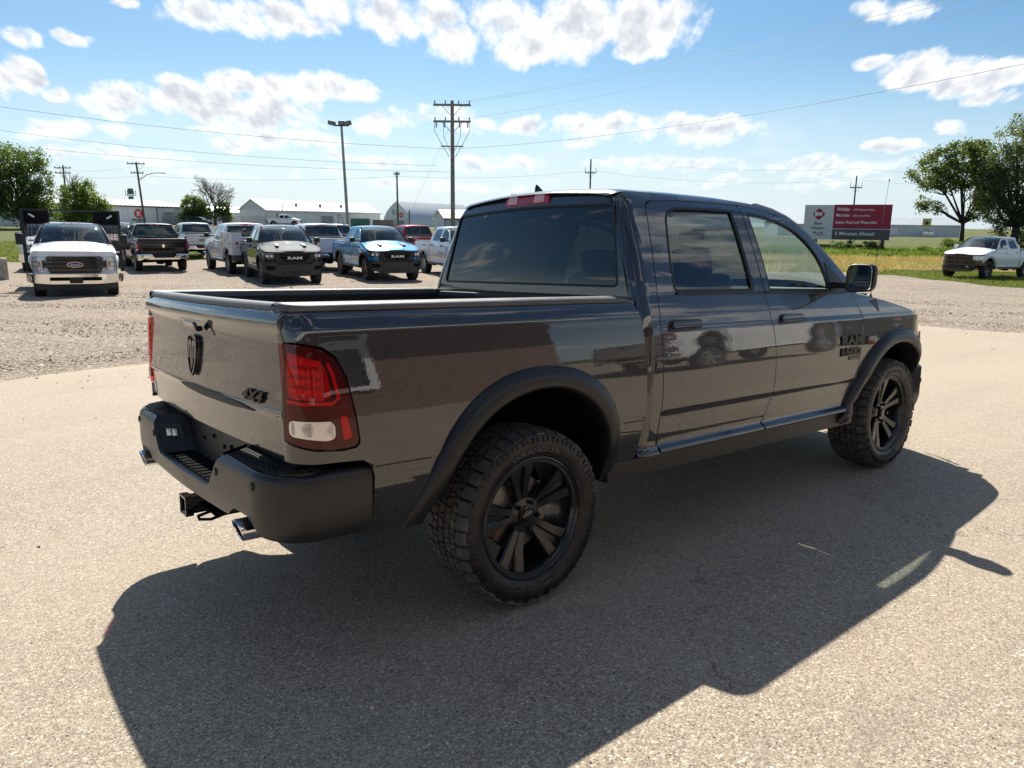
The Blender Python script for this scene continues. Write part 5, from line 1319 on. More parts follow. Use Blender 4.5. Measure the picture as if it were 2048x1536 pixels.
def lens_mat():
    m = bpy.data.materials.new('dark_red_lens'); m.use_nodes = True; T = NT(m.node_tree); T.n.clear()
    out = T.new('ShaderNodeOutputMaterial'); tr = T.new('ShaderNodeBsdfTransparent'); gl = T.new('ShaderNodeBsdfGlossy'); gl.inputs['Roughness'].default_value = .02
    tr.inputs['Color'].default_value = (.80, .30, .30, 1)
    fr = T.new('ShaderNodeFresnel'); T.put(fr.inputs['IOR'], T.math('SUBTRACT', 1.5, T.math('MULTIPLY', T.new('ShaderNodeNewGeometry').outputs['Backfacing'], 1.5 - 1 / 1.5)))
    mx = T.new('ShaderNodeMixShader'); T.l.new(fr.outputs[0], mx.inputs[0]); T.l.new(tr.outputs[0], mx.inputs[1]); T.l.new(gl.outputs[0], mx.inputs[2]); T.l.new(mx.outputs[0], out.inputs['Surface']); return m
M['lens_red'] = lens_mat()

# ------------------------------------------------------------------ the grey pickup in front of the camera
RAKE = R(1.31)
def rake(V, vec=False):
    c_, s_ = math.cos(RAKE), math.sin(RAKE)
    if vec: return np.stack([V[:, 0] * c_ + V[:, 2] * s_, V[:, 1], -V[:, 0] * s_ + V[:, 2] * c_], 1)
    x, z = V[:, 0] - 1.8, V[:, 2] - .6
    return np.stack([1.8 + x * c_ + z * s_, V[:, 1], .6 + .0048 - x * s_ + z * c_], 1)

def on_slope(o, x, y, rz, gx, gy, z=None):
    """stand a thing on ground that rises by gx, gy per metre"""
    n = Vector((-gx, -gy, 1)).normalized(); f = Vector((math.cos(rz), math.sin(rz), 0)); f = (f - n * f.dot(n)).normalized(); l = n.cross(f)
    zz = float(gz(x, y)) if z is None else z
    o.matrix_world = Matrix(((f.x, l.x, n.x, x), (f.y, l.y, n.y, y), (f.z, l.z, n.z, zz), (0, 0, 0, 1)))

hero = empty('pickup_truck')
tagset(hero, 'dark metallic grey crew cab pickup with black wheels parked on the asphalt in front', 'pickup truck')
hw = hero_wheel('wheel')
pickup(hero, dict(paint=M['granite'], hero=True, xf=rake, wheel=hw, front='ram', rear_glass=M['tint_side'], front_glass=M['tint_light']))
on_slope(hero, 0, 0, 0, -.015, -.0471, 0.0)
# ------------------------------------------------------------------ other vehicles
M['alloy'] = plain('grey_alloy_wheel', (.42, .43, .45), .3, metal=.8)
M['steelwheel'] = plain('worn_steel_wheel', (.30, .30, .31), .45, metal=.6)
W_BLACK = far_wheel('wheel', M['satin'], 6); W_ALLOY = far_wheel('wheel', M['alloy'], 6); W_STEEL = far_wheel('wheel', M['steelwheel'], 8)
for w_ in (W_BLACK, W_ALLOY, W_STEEL): w_['proto'] = 1

def stand(o, D, L, dD, dL, sc=1.0, dz=0.0, sx=1.0):
    x, y = site(D, L); rz = heading(dD, dL); fx, fy = math.cos(rz), math.sin(rz)
    e = 3.5; gxx = float(gz(x + e * fx, y + e * fy) - gz(x, y)) / e; gl = float(gz(x - fy, y + fx) - gz(x + fy, y - fx)) / 2
    f = Vector((fx, fy, gxx)).normalized(); l = Vector((-fy, fx, gl)).normalized(); n = f.cross(l).normalized(); l = n.cross(f)
    o.matrix_world = Matrix(((f.x * sc * sx, l.x * sc, n.x * sc, x), (f.y * sc * sx, l.y * sc, n.y * sc, y), (f.z * sc * sx, l.z * sc, n.z * sc, float(gz(x, y)) + dz), (0, 0, 0, 1)))

FWD = (-.891, .454); AWAY = (.839, -.545)
def front_place(o, D, L, h=FWD, sc=1.0, wb=3.569):
    stand(o, D - h[0] * wb * sc, L - h[1] * wb * sc, h[0], h[1], sc)

def tail_text(root, words, w, h, z, y=0.0, mat='blackletter'):
    tg = [o for o in root.children if o.name.startswith('tailgate')][0]
    lettering('tailgate_lettering', words, w, h, lambda a, b_, hh: np.stack([-1.175 - hh, y - a, z + b_], -1), M[mat], tg, depth=.01, bold=.03)

def truck(label, **c):
    o = empty('pickup_truck'); tagset(o, label, 'pickup truck', 'pickup trucks standing on the gravel lot' if 'lot' not in c else c['lot']); pickup(o, c); return o

DARKG = M['screen_dark']
t = truck('dark grey pickup with black bumper and bold grille lettering facing the camera on the gravel', paint=M['darkgrey'], wheel=W_BLACK, front='ram', rear_glass=M['tint_dark']); front_place(t, 25.8, -7.60)
t = truck('bright blue pickup with black bumper facing the camera on the gravel', paint=M['blue'], wheel=W_BLACK, front='ram', rear_glass=M['tint_dark']); front_place(t, 28.0, -4.55)
t = truck('dark brown pickup with chrome rear bumper seen from behind beside the white flatbed', paint=M['maroon'], wheel=W_ALLOY, rear='chrome', front='plain', rear_glass=M['tint_dark'], back_glass=M['screen_dark'], flares=False, flare=M['maroon']); stand(t, 32.0, -14.9, *AWAY)
tg = [o for o in t.children if o.name.startswith('tailgate')][0]
def shield(par):
    f = lambda y, z: np.stack([-1.182 + 0 * y, y + 0 * z, z + 0 * y], -1)
    return panel('emblem', rnd([(-.055, 1.13), (0, 1.15), (.055, 1.13), (.05, 1.05), (0, .99), (-.05, 1.05)], .01, 2), f, M['chrome'], par, flip=True, off=.004, flange=.01, res=.05)
shield(tg)
t = truck('white pickup far back, its tailgate showing between the dark brown pickup and the service truck', paint=M['white'], wheel=W_STEEL, rear='chrome', front='plain', rear_glass=M['tint_dark'], flares=False, flare=M['white']); stand(t, 43.5, -17.9, *AWAY); tail_text(t, 'GMC', .34, .10, 1.05, .10)
t = truck('white pickup seen from behind between the dark grey and the bright blue pickups', paint=M['white'], wheel=W_STEEL, rear='chrome', front='plain', rear_glass=M['tint_dark'], flares=False, flare=M['white']); stand(t, 33.6, -8.15, *AWAY, sc=1.03); tail_text(t, 'GMC', .46, .11, 1.10, .0)
t = truck('pale silver pickup far back, only its cab showing left of the blue pickup', paint=M['silver'], wheel=W_STEEL, rear='chrome', front='plain', flares=False, flare=M['silver']); stand(t, 43.5, -9.7, *AWAY)
t = truck('red pickup seen from behind, its cab and bed rail showing right of the blue pickup', paint=M['red'], wheel=W_ALLOY, rear='chrome', front='plain', flares=False, flare=M['red']); stand(t, 42.0, -4.9, *AWAY)
t = truck('silver pickup standing side-on close behind the rear window of the grey pickup', paint=M['silver'], wheel=W_ALLOY, rear='chrome', front='plain', flares=False, flare=M['silver']); stand(t, 32.6, -2.95, *FWD)
t = truck('white pickup mostly hidden behind the left side of the flatbed truck', paint=M['white'], wheel=W_STEEL, front='plain', flares=False, flare=M['white']); front_place(t, 31.0, -18.9)
t = truck('dark wine red pickup mostly hidden between the flatbed and the dark brown pickup', paint=M['wine'], wheel=W_ALLOY, front='plain', flares=False, flare=M['wine']); front_place(t, 35.5, -18.5)
t = truck('white pickup with its grille and front bumper torn off, on the grass at the right', paint=M['white'], wheel=W_BLACK, front='damaged', lot=None, rear_glass=M['tint_dark'], flares=False, flare=M['white'], mirror=M['white'], handle=M['white']); stand(t, 38.6, 25.0, -.53, -.85)
t = truck('white utility pickup driving on the highway in front of the long white shed', lot=None, paint=M['white'], wheel=W_STEEL, front='plain', flares=False, flare=M['white']); stand(t, 127.5, -39.7, 0, 1, dz=.06)
rk = MB(); rk.box((.60, 0, 1.62), (.06, 1.3, .5)); rk.box((.55, .45, 1.95), (.2, .25, .2)); rk.box((.55, -.45, 1.95), (.2, .25, .2)); rk.build('headache_rack', M['plastic'], t)
# what stands behind the photographer and is mirrored in the paint
t = truck(lot='pickups parked behind the photographer', label='white pickup parked behind the photographer beside the brick building', paint=M['white'], wheel=W_ALLOY, front='plain', rear='chrome', rear_glass=M['tint_dark'], flares=False, flare=M['white'])
t.location = (9.2, -7.6, float(gz(9.2, -7.6))); t.rotation_euler = (0, 0, R(4))
t = truck(lot='pickups parked behind the photographer', label='dark pickup parked behind the photographer beyond the white one', paint=M['darkgrey'], wheel=W_BLACK, front='ram', rear_glass=M['tint_dark'])
t.location = (20.5, -8.6, float(gz(20.5, -8.6))); t.rotation_euler = (0, 0, R(8))

for lb, col, wh, D, L in (('dark grey pickup parked in the row just beyond the left edge', 'darkgrey', W_BLACK, 17.2, -15.6), ('black pickup parked second in the row beyond the left edge', 'maroon', W_ALLOY, 15.4, -19.4), ('white pickup parked third in the row beyond the left edge', 'white', W_STEEL, 13.4, -23.4)):
    t = truck(lb, paint=M[col], wheel=wh, front='ram' if col == 'darkgrey' else 'plain', rear_glass=M['tint_dark'], flares=col == 'darkgrey', flare=M['flare'] if col == 'darkgrey' else M[col]); front_place(t, D, L)

# ------------------------------------------------------------------ white flatbed truck
t = empty('flatbed_truck'); tagset(t, 'white flatbed truck with chrome front bumper and black rack behind the cab', 'flatbed truck')
pickup(t, dict(paint=M['white'], wheel=W_STEEL, front='chrome_bar', bed='flat', rear_glass=M['tint_light'], flares=True, flare=M['white'], wb=3.569, wscale=1.0))
b = MB(); b.box((-.55, 0, 1.06), (2.45, 2.56, .12)); b.box((-.55, 0, .92), (2.3, 1.0, .16)); b.build('deck', M['plastic'], t)
for s in (-1, 1):
    b = MB(); b.hull([(x, s * y, z) for x in (.62, .70) for y in (1.20, 1.29) for z in (.55, 2.34)]); b.build('rack_post', M['plastic'], t)
    pf = MB(); pf.box((.68, s * .90, 2.14), (.04, .66, .36)); pp = pf.build('rack_panel', M['dark'], t)
    q = R(35) * s; rm = np.array([[1, 0, 0], [0, math.cos(q), -math.sin(q)], [0, math.sin(q), math.cos(q)]]); l_ = MB(); l_.box((.712, s * 1.0, 2.18), (.02, .17, .05), rot=rm, bev=.008); l_.build('marker_lamp', M['lampwhite'], pp)
    b = MB(); b.box((-.5, s * 1.18, .85), (.9, .14, .34), bev=.03); b.build('fender', M['plastic'], t)
b = MB(); b.box((.66, 0, 2.345), (.06, 2.58, .05)); b.box((.66, 0, 1.95), (.05, 2.5, .03)); b.build('rack_beam', M['plastic'], t)
b = MB()
for i in range(26): b.tube([(.66, -1.18 + i * .094, 1.15), (.66, -1.18 + i * .094, 1.95)], .007, 4, cap=False)
for i in range(16): b.tube([(.655, -1.20, 1.18 + i * .05), (.655, 1.20, 1.18 + i * .05)], .007, 4, cap=False)
mm = b.build('rack_mesh', M['plastic'], t, angle=None); mm['kind'] = 'stuff'
front_place(t, 19.6, -11.35, h=(-.868, .497), sc=.965)

# ------------------------------------------------------------------ service truck: utility body in place of the bed
t = empty('service_truck'); tagset(t, 'white service truck with side lockers seen from behind left of the dark grey pickup', 'service truck')
pickup(t, dict(paint=M['white'], wheel=W_STEEL, front='plain', bed='service', rear='black', rear_glass=M['tint_dark'], flares=False, flare=M['white']))
for s in (-1, 1):
    b = MB()
    b.prism([(-1.20, .78), (-.56, .78), (-.50, .92), (-.36, 1.02), (.30, 1.02), (.46, .92), (.52, .62), (.70, .62), (.70, 1.62), (-1.20, 1.62)], .66, 1.02, axis='y') if s > 0 else b.prism([(-1.20, .78), (-.56, .78), (-.50, .92), (-.36, 1.02), (.30, 1.02), (.46, .92), (.52, .62), (.70, .62), (.70, 1.62), (-1.20, 1.62)], -1.02, -.66, axis='y')
    bx = b.build('side_locker', M['white'], t)
    for x0, x1, z0, z1 in ((-1.14, -.62, .84, 1.56), (-.56, .40, 1.08, 1.56), (.46, .66, .68, 1.56)):
        d = MB(); d.box(((x0 + x1) / 2, s * 1.025, (z0 + z1) / 2), (x1 - x0, .02, z1 - z0), bev=.006); dd = d.build('locker_door', M['white'], bx); d = MB(); d.box(((x0 + x1) / 2, s * 1.038, z0 + (z1 - z0) * .5), (.06, .012, .10)); d.build('latch', M['plastic'], dd)
    d = MB(); d.lathe([(0, -.012), (.05, -.012), (.055, 0)], 14, axis='x', c=(-1.205, s * .84, 1.22)); d.build('tail_lamp', M['redlens'], t)
    d = MB(); d.lathe([(0, -.012), (.045, -.012), (.05, 0)], 14, axis='x', c=(-1.205, s * .84, 1.06)); d.build('reverse_lamp', M['lampwhite'], t)
b = MB(); b.box((-.25, 0, .90), (1.9, 1.34, .08)); b.box((-1.17, 0, 1.16), (.05, 1.32, .55)); b.build('tailgate', M['white'], t)
b = MB(); b.tube([(-.9, .5, 1.3), (-.88, .52, 1.72), (-.80, .40, 1.75), (-.80, .35, 1.5)], .02, 6); b.box((-.85, .48, 1.68), (.15, .1, .12), bev=.02); b.build('hose_fitting', M['plastic'], t)
stand(t, 31.0, -10.65, *AWAY, sc=1.03)

# ------------------------------------------------------------------ dark sedan on the highway
def sedan():
    o = empty('sedan_car'); tagset(o, 'dark sedan driving on the highway in front of the bare tree', 'car')
    Z = pchip([-.95, -.9, -.6, -.2, .25, .8, 1.5, 1.9, 2.5, 2.9, 3.4, 3.55], [.60, .78, .98, 1.02, 1.34, 1.45, 1.42, 1.30, 1.02, .93, .78, .55])
    xs = np.linspace(-.95, 3.55, 36); rows = []
    for x in xs:
        zt = float(Z(x)); zb = .32; row = []
        belt = min(zt, .94); w = .90 - .12 * abs((x - 1.3) / 2.25) ** 4
        for y, z in ((-w * .9, zb), (-w, .55), (-w * .98, belt), (-w * (.98 - .28 * (zt - belt) / .5), zt - .02 * (zt > 1)), (-w * .45, zt), (0, zt + .01), (w * .45, zt), (w * (.98 - .28 * (zt - belt) / .5), zt - .02 * (zt > 1)), (w * .98, belt), (w, .55), (w * .9, zb)): row.append((x, y, z))
        rows.append(row)
    V, Fc = loft_grid(rows); ob = mk('body', V, Fc, M['darkcar'], o, angle=40); bm = bmesh.new(); bm.from_mesh(ob.data); bmesh.ops.recalc_face_normals(bm, faces=bm.faces[:]); bm.to_mesh(ob.data); bm.free()
    for s in (-1, 1):
        for x0, x1, x2, x3 in ((.12, 1.12, 1.12, .52), (1.18, 2.32, 1.80, 1.18)):
            b = MB(); b.hull([(x, s * y, z) for x, xx in ((x0, x3), (x1, x2)) for y in (.86, .90) for z in (.97, .97)]) if False else b.add([(x0, s * .905, .96), (x1, s * .905, .96), (x2, s * .70, 1.36), (x3, s * .70, 1.36), (x0, s * .885, .96), (x1, s * .885, .96), (x2, s * .68, 1.36), (x3, s * .68, 1.36)], [(0, 1, 2, 3), (4, 5, 6, 7), (0, 1, 5, 4), (1, 2, 6, 5), (2, 3, 7, 6), (3, 0, 4, 7)])
            b.build('window', M['tint_dark'], o)
        for x in (0, 2.75):
            w = copy_tree(W_ALLOY); w.parent = o; w.location = (x, s * .80, .32); w.rotation_euler = (0, 0, 0 if s > 0 else PI); w.scale = (.78, .8, .78)
        b = MB(); b.box((3.42, s * .62, .72), (.14, .30, .12), bev=.03); b.build('headlight', M['lampwhite'], o); b = MB(); b.box((-.90, s * .62, .85), (.10, .34, .12), bev=.03); b.build('tail_lamp', M['redlens'], o)
    return o
stand(sedan(), 126, -50.8, 0, -1, dz=.06)
for w_ in (W_BLACK, W_ALLOY, W_STEEL):
    pass
def drop(o):
    for ch in list(o.children): drop(ch)
    bpy.data.objects.remove(o)
for o in [o for o in list(bpy.data.objects) if o.parent is None and o.get('proto')]: drop(o)
# ------------------------------------------------------------------ highway
M['road'] = plain('pale_highway_asphalt', (.30, .29, .27), .9, vary=.1, vscale=.3)
M['whiteline'] = plain('road_paint', (.75, .75, .72), .7)
Ls = np.linspace(-260, 60, 81); V = []
for L in Ls:
    for D in (122.5, 131.5): p = site(D + 0.05 * max(0, L + 20), L); V.append((p[0], p[1], float(gz(*p)) + .05))
o = mk('highway', V, [(2 * i, 2 * i + 1, 2 * i + 3, 2 * i + 2) for i in range(80)], M['road']); o['kind'] = 'structure'; up_facing(o)
for D0 in (123.1, 130.9):
    V = []
    for L in Ls:
        for D in (D0, D0 + .18): p = site(D + 0.05 * max(0, L + 20), L); V.append((p[0], p[1], float(gz(*p)) + .056))
    o = mk('edge_line', V, [(2 * i, 2 * i + 1, 2 * i + 3, 2 * i + 2) for i in range(80)], M['whiteline']); o['kind'] = 'structure'; up_facing(o)

# ------------------------------------------------------------------ metal sheds
def mat_ribbed(name, col, rough=.5, metal=.0, vary=.1):
    m, T, b = newmat(name); co = obj_co(T); n = T.noise(T.vm('MULTIPLY', co, (1, 1, .25)), .8, 5, .6)
    T.put(b.inputs['Base Color'], T.mix(T.sstep(n, .35, .7), tuple(v * (1 - vary) for v in col), col)); b.inputs['Roughness'].default_value = rough; b.inputs['Metallic'].default_value = metal; return m
M['shedwhite'] = mat_ribbed('white_sheet_metal', (.80, .81, .83)); M['shedroof'] = mat_ribbed('pale_roof_sheet', (.72, .73, .75), .42); M['shedgrey'] = mat_ribbed('grey_sheet_metal', (.60, .62, .66)); M['galv'] = mat_ribbed('galvanised_roof', (.50, .53, .56), .40, .25)
M['shedtan'] = mat_ribbed('off_white_siding', (.78, .78, .78)); M['doorgrey'] = plain('grey_door', (.30, .31, .32), .6); M['vent'] = plain('dull_roof_vent', (.20, .19, .18), .7); M['trimdark'] = plain('dark_eave_trim', (.10, .09, .09), .6)

def frame2(A, dirv):
    d = np.array(dirv, float); d /= np.linalg.norm(d); w = np.array([-d[1], d[0]])   # w points to the right of d in (D, L)
    def f(a, b, z):
        D, L = np.array(A) + d * a + w * b; p = site(D, L); return (p[0], p[1], z)
    return f

def rib_wall(mb, f, pts, n, depth=.05, side=1):
    """a wall between two ground points with standing ribs"""
    (a0, b0, a1, b1, z0, z1) = pts
    d = np.array([a1 - a0, b1 - b0], float); ln = np.linalg.norm(d); d /= ln; nn = np.array([d[1], -d[0]]) * side
    for i in range(n):
        t = (i + .5) / n * ln; c = np.array([a0, b0]) + d * t
        q = [c - d * .05, c + d * .05]; V = [f(*(p_ + nn * off), z) for p_ in q for off in (-.02, depth) for z in (z0, z1)]
        mb.hull(V)

def shed(name, label, A, dirv, length, width, eave, ridge, z0, wall, roof, trim=None, ribs=30, gable_mat=None, cat='building', over=.3):
    o = empty(name, (*site(*A), z0)); inv = Matrix.Translation((-o.location[0], -o.location[1], -o.location[2]))
    tagset(o, label, cat); f = frame2(A, dirv)
    def place(mb, nm, mt, par=None, **k):
        ob = mb.build(nm, mt, par or o, **k); ob.data.transform(inv); return ob
    # the near long wall lies on b = 0, the far one on b = -width (b grows towards the camera side)
    m = MB(); m.hull([f(a, b, z) for a in (0, length) for b in (-width, 0) for z in (z0 - 1.0, z0 + eave)]); w_ = place(m, 'wall', wall)
    for a in (0, length):
        g = MB(); e = .02 if a else -.02; g.add([f(a + e, 0, z0 + eave), f(a + e, -width, z0 + eave), f(a + e, -width / 2, z0 + ridge)] + [f(a - e * 4, 0, z0 + eave), f(a - e * 4, -width, z0 + eave), f(a - e * 4, -width / 2, z0 + ridge)], [(0, 1, 2), (3, 4, 5), (0, 1, 4, 3), (1, 2, 5, 4), (2, 0, 3, 5)]); place(g, 'gable', gable_mat or wall)
    for sd in (0, 1):
        b0, b1 = (over, -width / 2) if sd == 0 else (-width - over, -width / 2); sl = (ridge - eave) / (width / 2)
        ze = z0 + eave - sl * over; r = MB(); r.hull([f(a, b, zz + dz) for a in (-over, length + over) for b, zz in ((b0, ze), (b1, z0 + ridge)) for dz in (.02, .10)]); rr = place(r, 'roof', roof)
        if sd == 0:
            k = MB()
            for i in range(ribs):
                a = -over + (length + 2 * over) * (i + .5) / ribs; k.hull([f(a + da, b, zz + dz) for da in (-.04, .04) for b, zz in ((b0, ze), (b1, z0 + ridge)) for dz in (.09, .16)])
            rb = place(k, 'roof_ribs', roof, rr); rb['kind'] = 'stuff'
            t = MB(); t.hull([f(a, b0 + db, ze + dz) for a in (-over, length + over) for db in (-.02, .05) for dz in (-.14, .03)]); place(t, 'eave_trim', trim or roof, rr)
    k = MB(); rib_wall(k, f, (0, .0, length, .0, z0, z0 + eave - .1), int(length / 1.0), .05, -1); 
    rb = place(k, 'wall_ribs', wall, w_); rb['kind'] = 'stuff'
    k = MB(); k.hull([f(a, b, z) for a in (-.06, .06) for b in (.02, .10) for z in (z0, z0 + eave)]); place(k, 'downpipe', trim or roof, w_)
    return o, f, place, w_

def opening(f, place, w_, name, a0, a1, z0, z1, mat, b=.0, frame=None, par=None):
    m = MB(); m.hull([f(a, bb, z) for a in (a0, a1) for bb in (b - .02, b + .075) for z in (z0, z1)]); d = place(m, name, mat, w_)
    if frame:
        t = MB()
        for x0, x1, y0, y1 in ((a0 - .12, a0, z0, z1 + .12), (a1, a1 + .12, z0, z1 + .12), (a0, a1, z1, z1 + .12)): t.hull([f(a, bb, z) for a in (x0, x1) for bb in (b - .02, b + .10) for z in (y0, y1)])
        place(t, 'frame', frame, d)
    return d

# long warehouse at the left with the red K roundel
o, f, P, W = shed('warehouse', 'long pale warehouse at the left with a red round K logo on its wall', (112, -71.5), (30, 11.5), 33, 16, 3.35, 4.55, .75, M['shedtan'], M['shedroof'], M['trimdark'], 34)
red = plain('red_logo_enamel', (.62, .02, .04), .5); M['logodark'] = plain('dark_logo_letters', (.05, .05, .06), .6)
def on_wall(f, a_c, z_c, b=.03, sg=1):
    def mp(a, h_, d): 
        return np.array([f(a_c + sg * x, b + dd, z_c + y) for x, y, dd in zip(a, h_, d)])
    return mp
inv = Matrix.Translation((-o.location[0], -o.location[1], -o.location[2]))
A_K = 20.6
mb = MB(); n = 28; V = [f(A_K + .90 * math.cos(2 * PI * k / n), .06 + h, 2.80 + .74 * math.sin(2 * PI * k / n)) for h in (0, .04) for k in range(n)]; mb.add(V, [tuple(range(n)), tuple(range(n, 2 * n))] + [(k, (k + 1) % n, n + (k + 1) % n, n + k) for k in range(n)]); lg = P(mb, 'logo_disc', red, W)
for words, w_, h_, zc, mt in (('K', .95, .85, 2.80, M['white']), ('KROEKER', 3.1, .26, 1.80, M['logodark']), ('FARMS', 1.5, .18, 1.45, M['logodark'])):
    l_ = lettering('logo_lettering', words, w_, h_, on_wall(f, A_K, zc, .11), mt, W, depth=.03, bold=.04); l_.data.transform(inv)
for a0, a1 in ((26.2, 28.4), (29.8, 31.6)): opening(f, P, W, 'window', a0, a1, 2.75, 3.15, M['doorgrey'])
mb = MB(); mb.hull([f(a, b, z) for a in (24.5, 24.62) for b in (.03, .14) for z in (.6, 4.0)]); P(mb, 'downpipe', M['trimdark'], W)
for a0 in (13.0, 17.5): mb = MB(); mb.hull([f(a, b, z) for a in (a0, a0 + 2.6) for b in (-9, -8) for z in (5.1, 5.65)]); P(mb, 'roof_vent', M['vent'])

# white gabled shed in the middle
o, f, P, W = shed('metal_shed', 'long white gabled shed with bright ribbed roof beyond the highway', (150, -48.3), (30, 17), 34.5, 7.6, 3.35, 5.35, .62, M['shedwhite'], M['shedroof'], M['shedgrey'], 36, gable_mat=M['shedgrey'])
opening(f, P, W, 'roller_door', 15.0, 18.6, .62, 3.0, M['doorgrey'], frame=M['shedgrey']); opening(f, P, W, 'door', 20.4, 21.5, .62, 2.7, M['shedwhite'], frame=M['doorgrey']); opening(f, P, W, 'sign_plate', 19.8, 21.0, 3.10, 3.25, M['logodark'])
for a0 in (9.5, 16.5, 23.0):
    mb = MB(); mb.hull([f(a, b, z) for a in (a0, a0 + .35) for b in (-1.95, -1.6) for z in (4.6, 5.45)]); P(mb, 'roof_vent', M['vent'])
mb = MB(); mb.hull([f(a, b, z) for a in (4.4, 4.5) for b in (-.2, -.1) for z in (3.9, 5.1)]); P(mb, 'vent_pipe', M['vent'])
# low annex at its left, and a container by the fence
o, f, P, W = shed('metal_shed', 'low white annex just left of the long gabled shed', (158, -62.5), (12, 10), 14, 6, 2.9, 3.9, .65, M['shedwhite'], M['galv'], M['shedgrey'], 14)
opening(f, P, W, 'window', 8.5, 10.2, 2.2, 2.8, M['doorgrey'])
# arched quonset barn
A = (170, -26.0); d = np.array([27, 12.3]); d = d / np.linalg.norm(d); o = empty('quonset_barn', (*site(*A), .6)); tagset(o, 'arched white quonset barn with pointed gable and curved galvanised roof', 'barn')
f = frame2(A, d); inv = Matrix.Translation((-o.location[0], -o.location[1], -o.location[2]))
def PQ(mb, nm, mt, par=None, **k): ob = mb.build(nm, mt, par or o, **k); ob.data.transform(inv); return ob
arc = [(-3.55, 0), (-3.50, 1.2), (-3.2, 2.3), (-2.6, 3.4), (-1.8, 4.3), (-.9, 5.1), (0, 5.75)]; arc = arc + [(-a, b) for a, b in arc[::-1][1:]]
mb = MB(); rows = []
for i in range(61):
    a = i * .52; k = 1.0 + (.006 if i % 2 else 0); rows.append([f(a, x * k, .6 + z * k) for x, z in arc])
V, Fc = loft_grid(rows); mb.add(V, Fc); PQ(mb, 'roof', M['galv'], angle=50)
mb = MB(); mb.add([f(-.02, x * .99, .6 + z * .99) for x, z in arc] + [f(.15, x * .99, .6 + z * .99) for x, z in arc], [tuple(range(13)), tuple(range(13, 26))] + [(k, k + 1, 14 + k, 13 + k) for k in range(12)]); gb = PQ(mb, 'gable', M['shedwhite'])
for x0, x1, z0_, z1_, nm in ((-1.6, -.3, .0, 1.7, 'door'), (.6, 1.9, .0, 1.6, 'door'), (-.9, -.5, 2.9, 4.0, 'hatch'), (.15, .55, 2.9, 4.0, 'hatch')):
    mb = MB(); mb.hull([f(a, x, z) for a in (-.12, .0) for x in (x0, x1) for z in (.6 + z0_, .6 + z1_)]); PQ(mb, nm, M['doorgrey'], gb)
# small roof right of the pole
o, f, P, W = shed('metal_shed', 'small shed with pale roof right of the tall utility pole', (118, -10.6), (5, 10), 9, 4.5, 1.9, 3.1, .68, M['shedgrey'], M['shedroof'], M['trimdark'], 10)
# shed on the right
o, f, P, W = shed('metal_shed', 'long grey shed beyond the field to the right of the hotel billboard', (203, 70), (-2, 42), 47, 13, 2.75, 4.5, -.20, M['shedgrey'], M['galv'], M['shedgrey'], 42)
mb = MB(); mb.hull([f(a, b, z) for a in (27, 31) for b in (.03, .10) for z in (-.1, 1.8)]); P(mb, 'roller_door', M['shedwhite'], W)
for i, (a0, s_) in enumerate(((24.2, .8), (35.8, .7))): mb = MB(); mb.box((*site(201 - 2, 70 + a0 + 2), .25), (2.2, 2.2, .9), bev=.2); ob = mb.build('parked_trailer' if i else 'parked_van', M['white']); tagset(ob, ('small white trailer parked at the right end of the grey shed' if i else 'small white van parked before the long grey shed'), 'trailer' if i else 'van')

# grain elevator head with green leg, behind the warehouse
o = empty('grain_elevator', (*site(165, -81.9), 3.5)); tagset(o, 'green grain elevator head above the warehouse roof', 'grain elevator'); gm = plain('green_metal', (.05, .14, .09), .6)
mb = MB(); mb.hull([(x, y, z) for z, w_ in ((0, 1.6), (1.6, .25)) for x in (-w_, w_) for y in (-w_, w_)]) if False else mb.lathe([(2.6, .0), (.6, 1.0), (.5, 3.2)], 8, axis='z'); mb.build('leg_base', gm, o)
mb = MB(); mb.box((0, 0, 3.4), (1.6, 1.6, .12)); mb.box((0, 0, 4.2), (.9, .9, 1.2))
for x in (-.8, .8):
    for y in (-.8, .8): mb.tube([(x, y, 3.4), (x, y, 4.4)], .06, 4)
mb.build('head_platform', gm, o); mb = MB(); mb.tube([(0, 0, 1.6), (3.5, -3.5, 1.9), (7.5, -7.5, 1.3)], .12, 5); mb.build('conveyor_tube', M['steel'], o)

# ------------------------------------------------------------------ brick building behind the photographer (seen only in reflections)
def mat_brick():
    m, T, b = newmat('brown_brick'); co = T.vm('ADD', obj_co(T), (0, 0, 0)); br = T.new('ShaderNodeTexBrick'); sp = T.new('ShaderNodeSeparateXYZ'); T.put(sp.inputs[0], co); cb = T.new('ShaderNodeCombineXYZ'); T.put(cb.inputs[0], sp.outputs[0]); T.put(cb.inputs[1], sp.outputs[2]); T.put(br.inputs['Vector'], cb.outputs[0])
    br.inputs['Scale'].default_value = 4.6; br.inputs['Color1'].default_value = (.13, .065, .05, 1); br.inputs['Color2'].default_value = (.20, .11, .085, 1); br.inputs['Mortar'].default_value = (.28, .25, .22, 1); br.inputs['Mortar Size'].default_value = .015
    T.put(b.inputs['Base Color'], br.outputs[0]); b.inputs['Roughness'].default_value = .9; return m
M['brick'] = mat_brick()
o = empty('brick_building', (-2, -6.6, 0)); tagset(o, 'brown brick building with white framed windows behind the photographer, mirrored in the grey paint', 'building')
inv = Matrix.Translation((2, 6.6, 0))
def PB(mb, nm, mt, par=None): ob = mb.build(nm, mt, par or o); ob.data.transform(inv); return ob
mb = MB(); mb.hull([(x, y, z) for x in (-14, 5.4) for y in (-14, -6.6) for z in (-.2, 3.1)]); wl = PB(mb, 'wall', M['brick'])
mb = MB(); mb.hull([(x, y, z) for x in (-14.3, 5.9) for y, z0 in ((-14, 3.1), (-5.7, 3.1)) for z in (z0, z0 + .45)]); rf = PB(mb, 'roof', M['shedwhite'])
mb = MB()
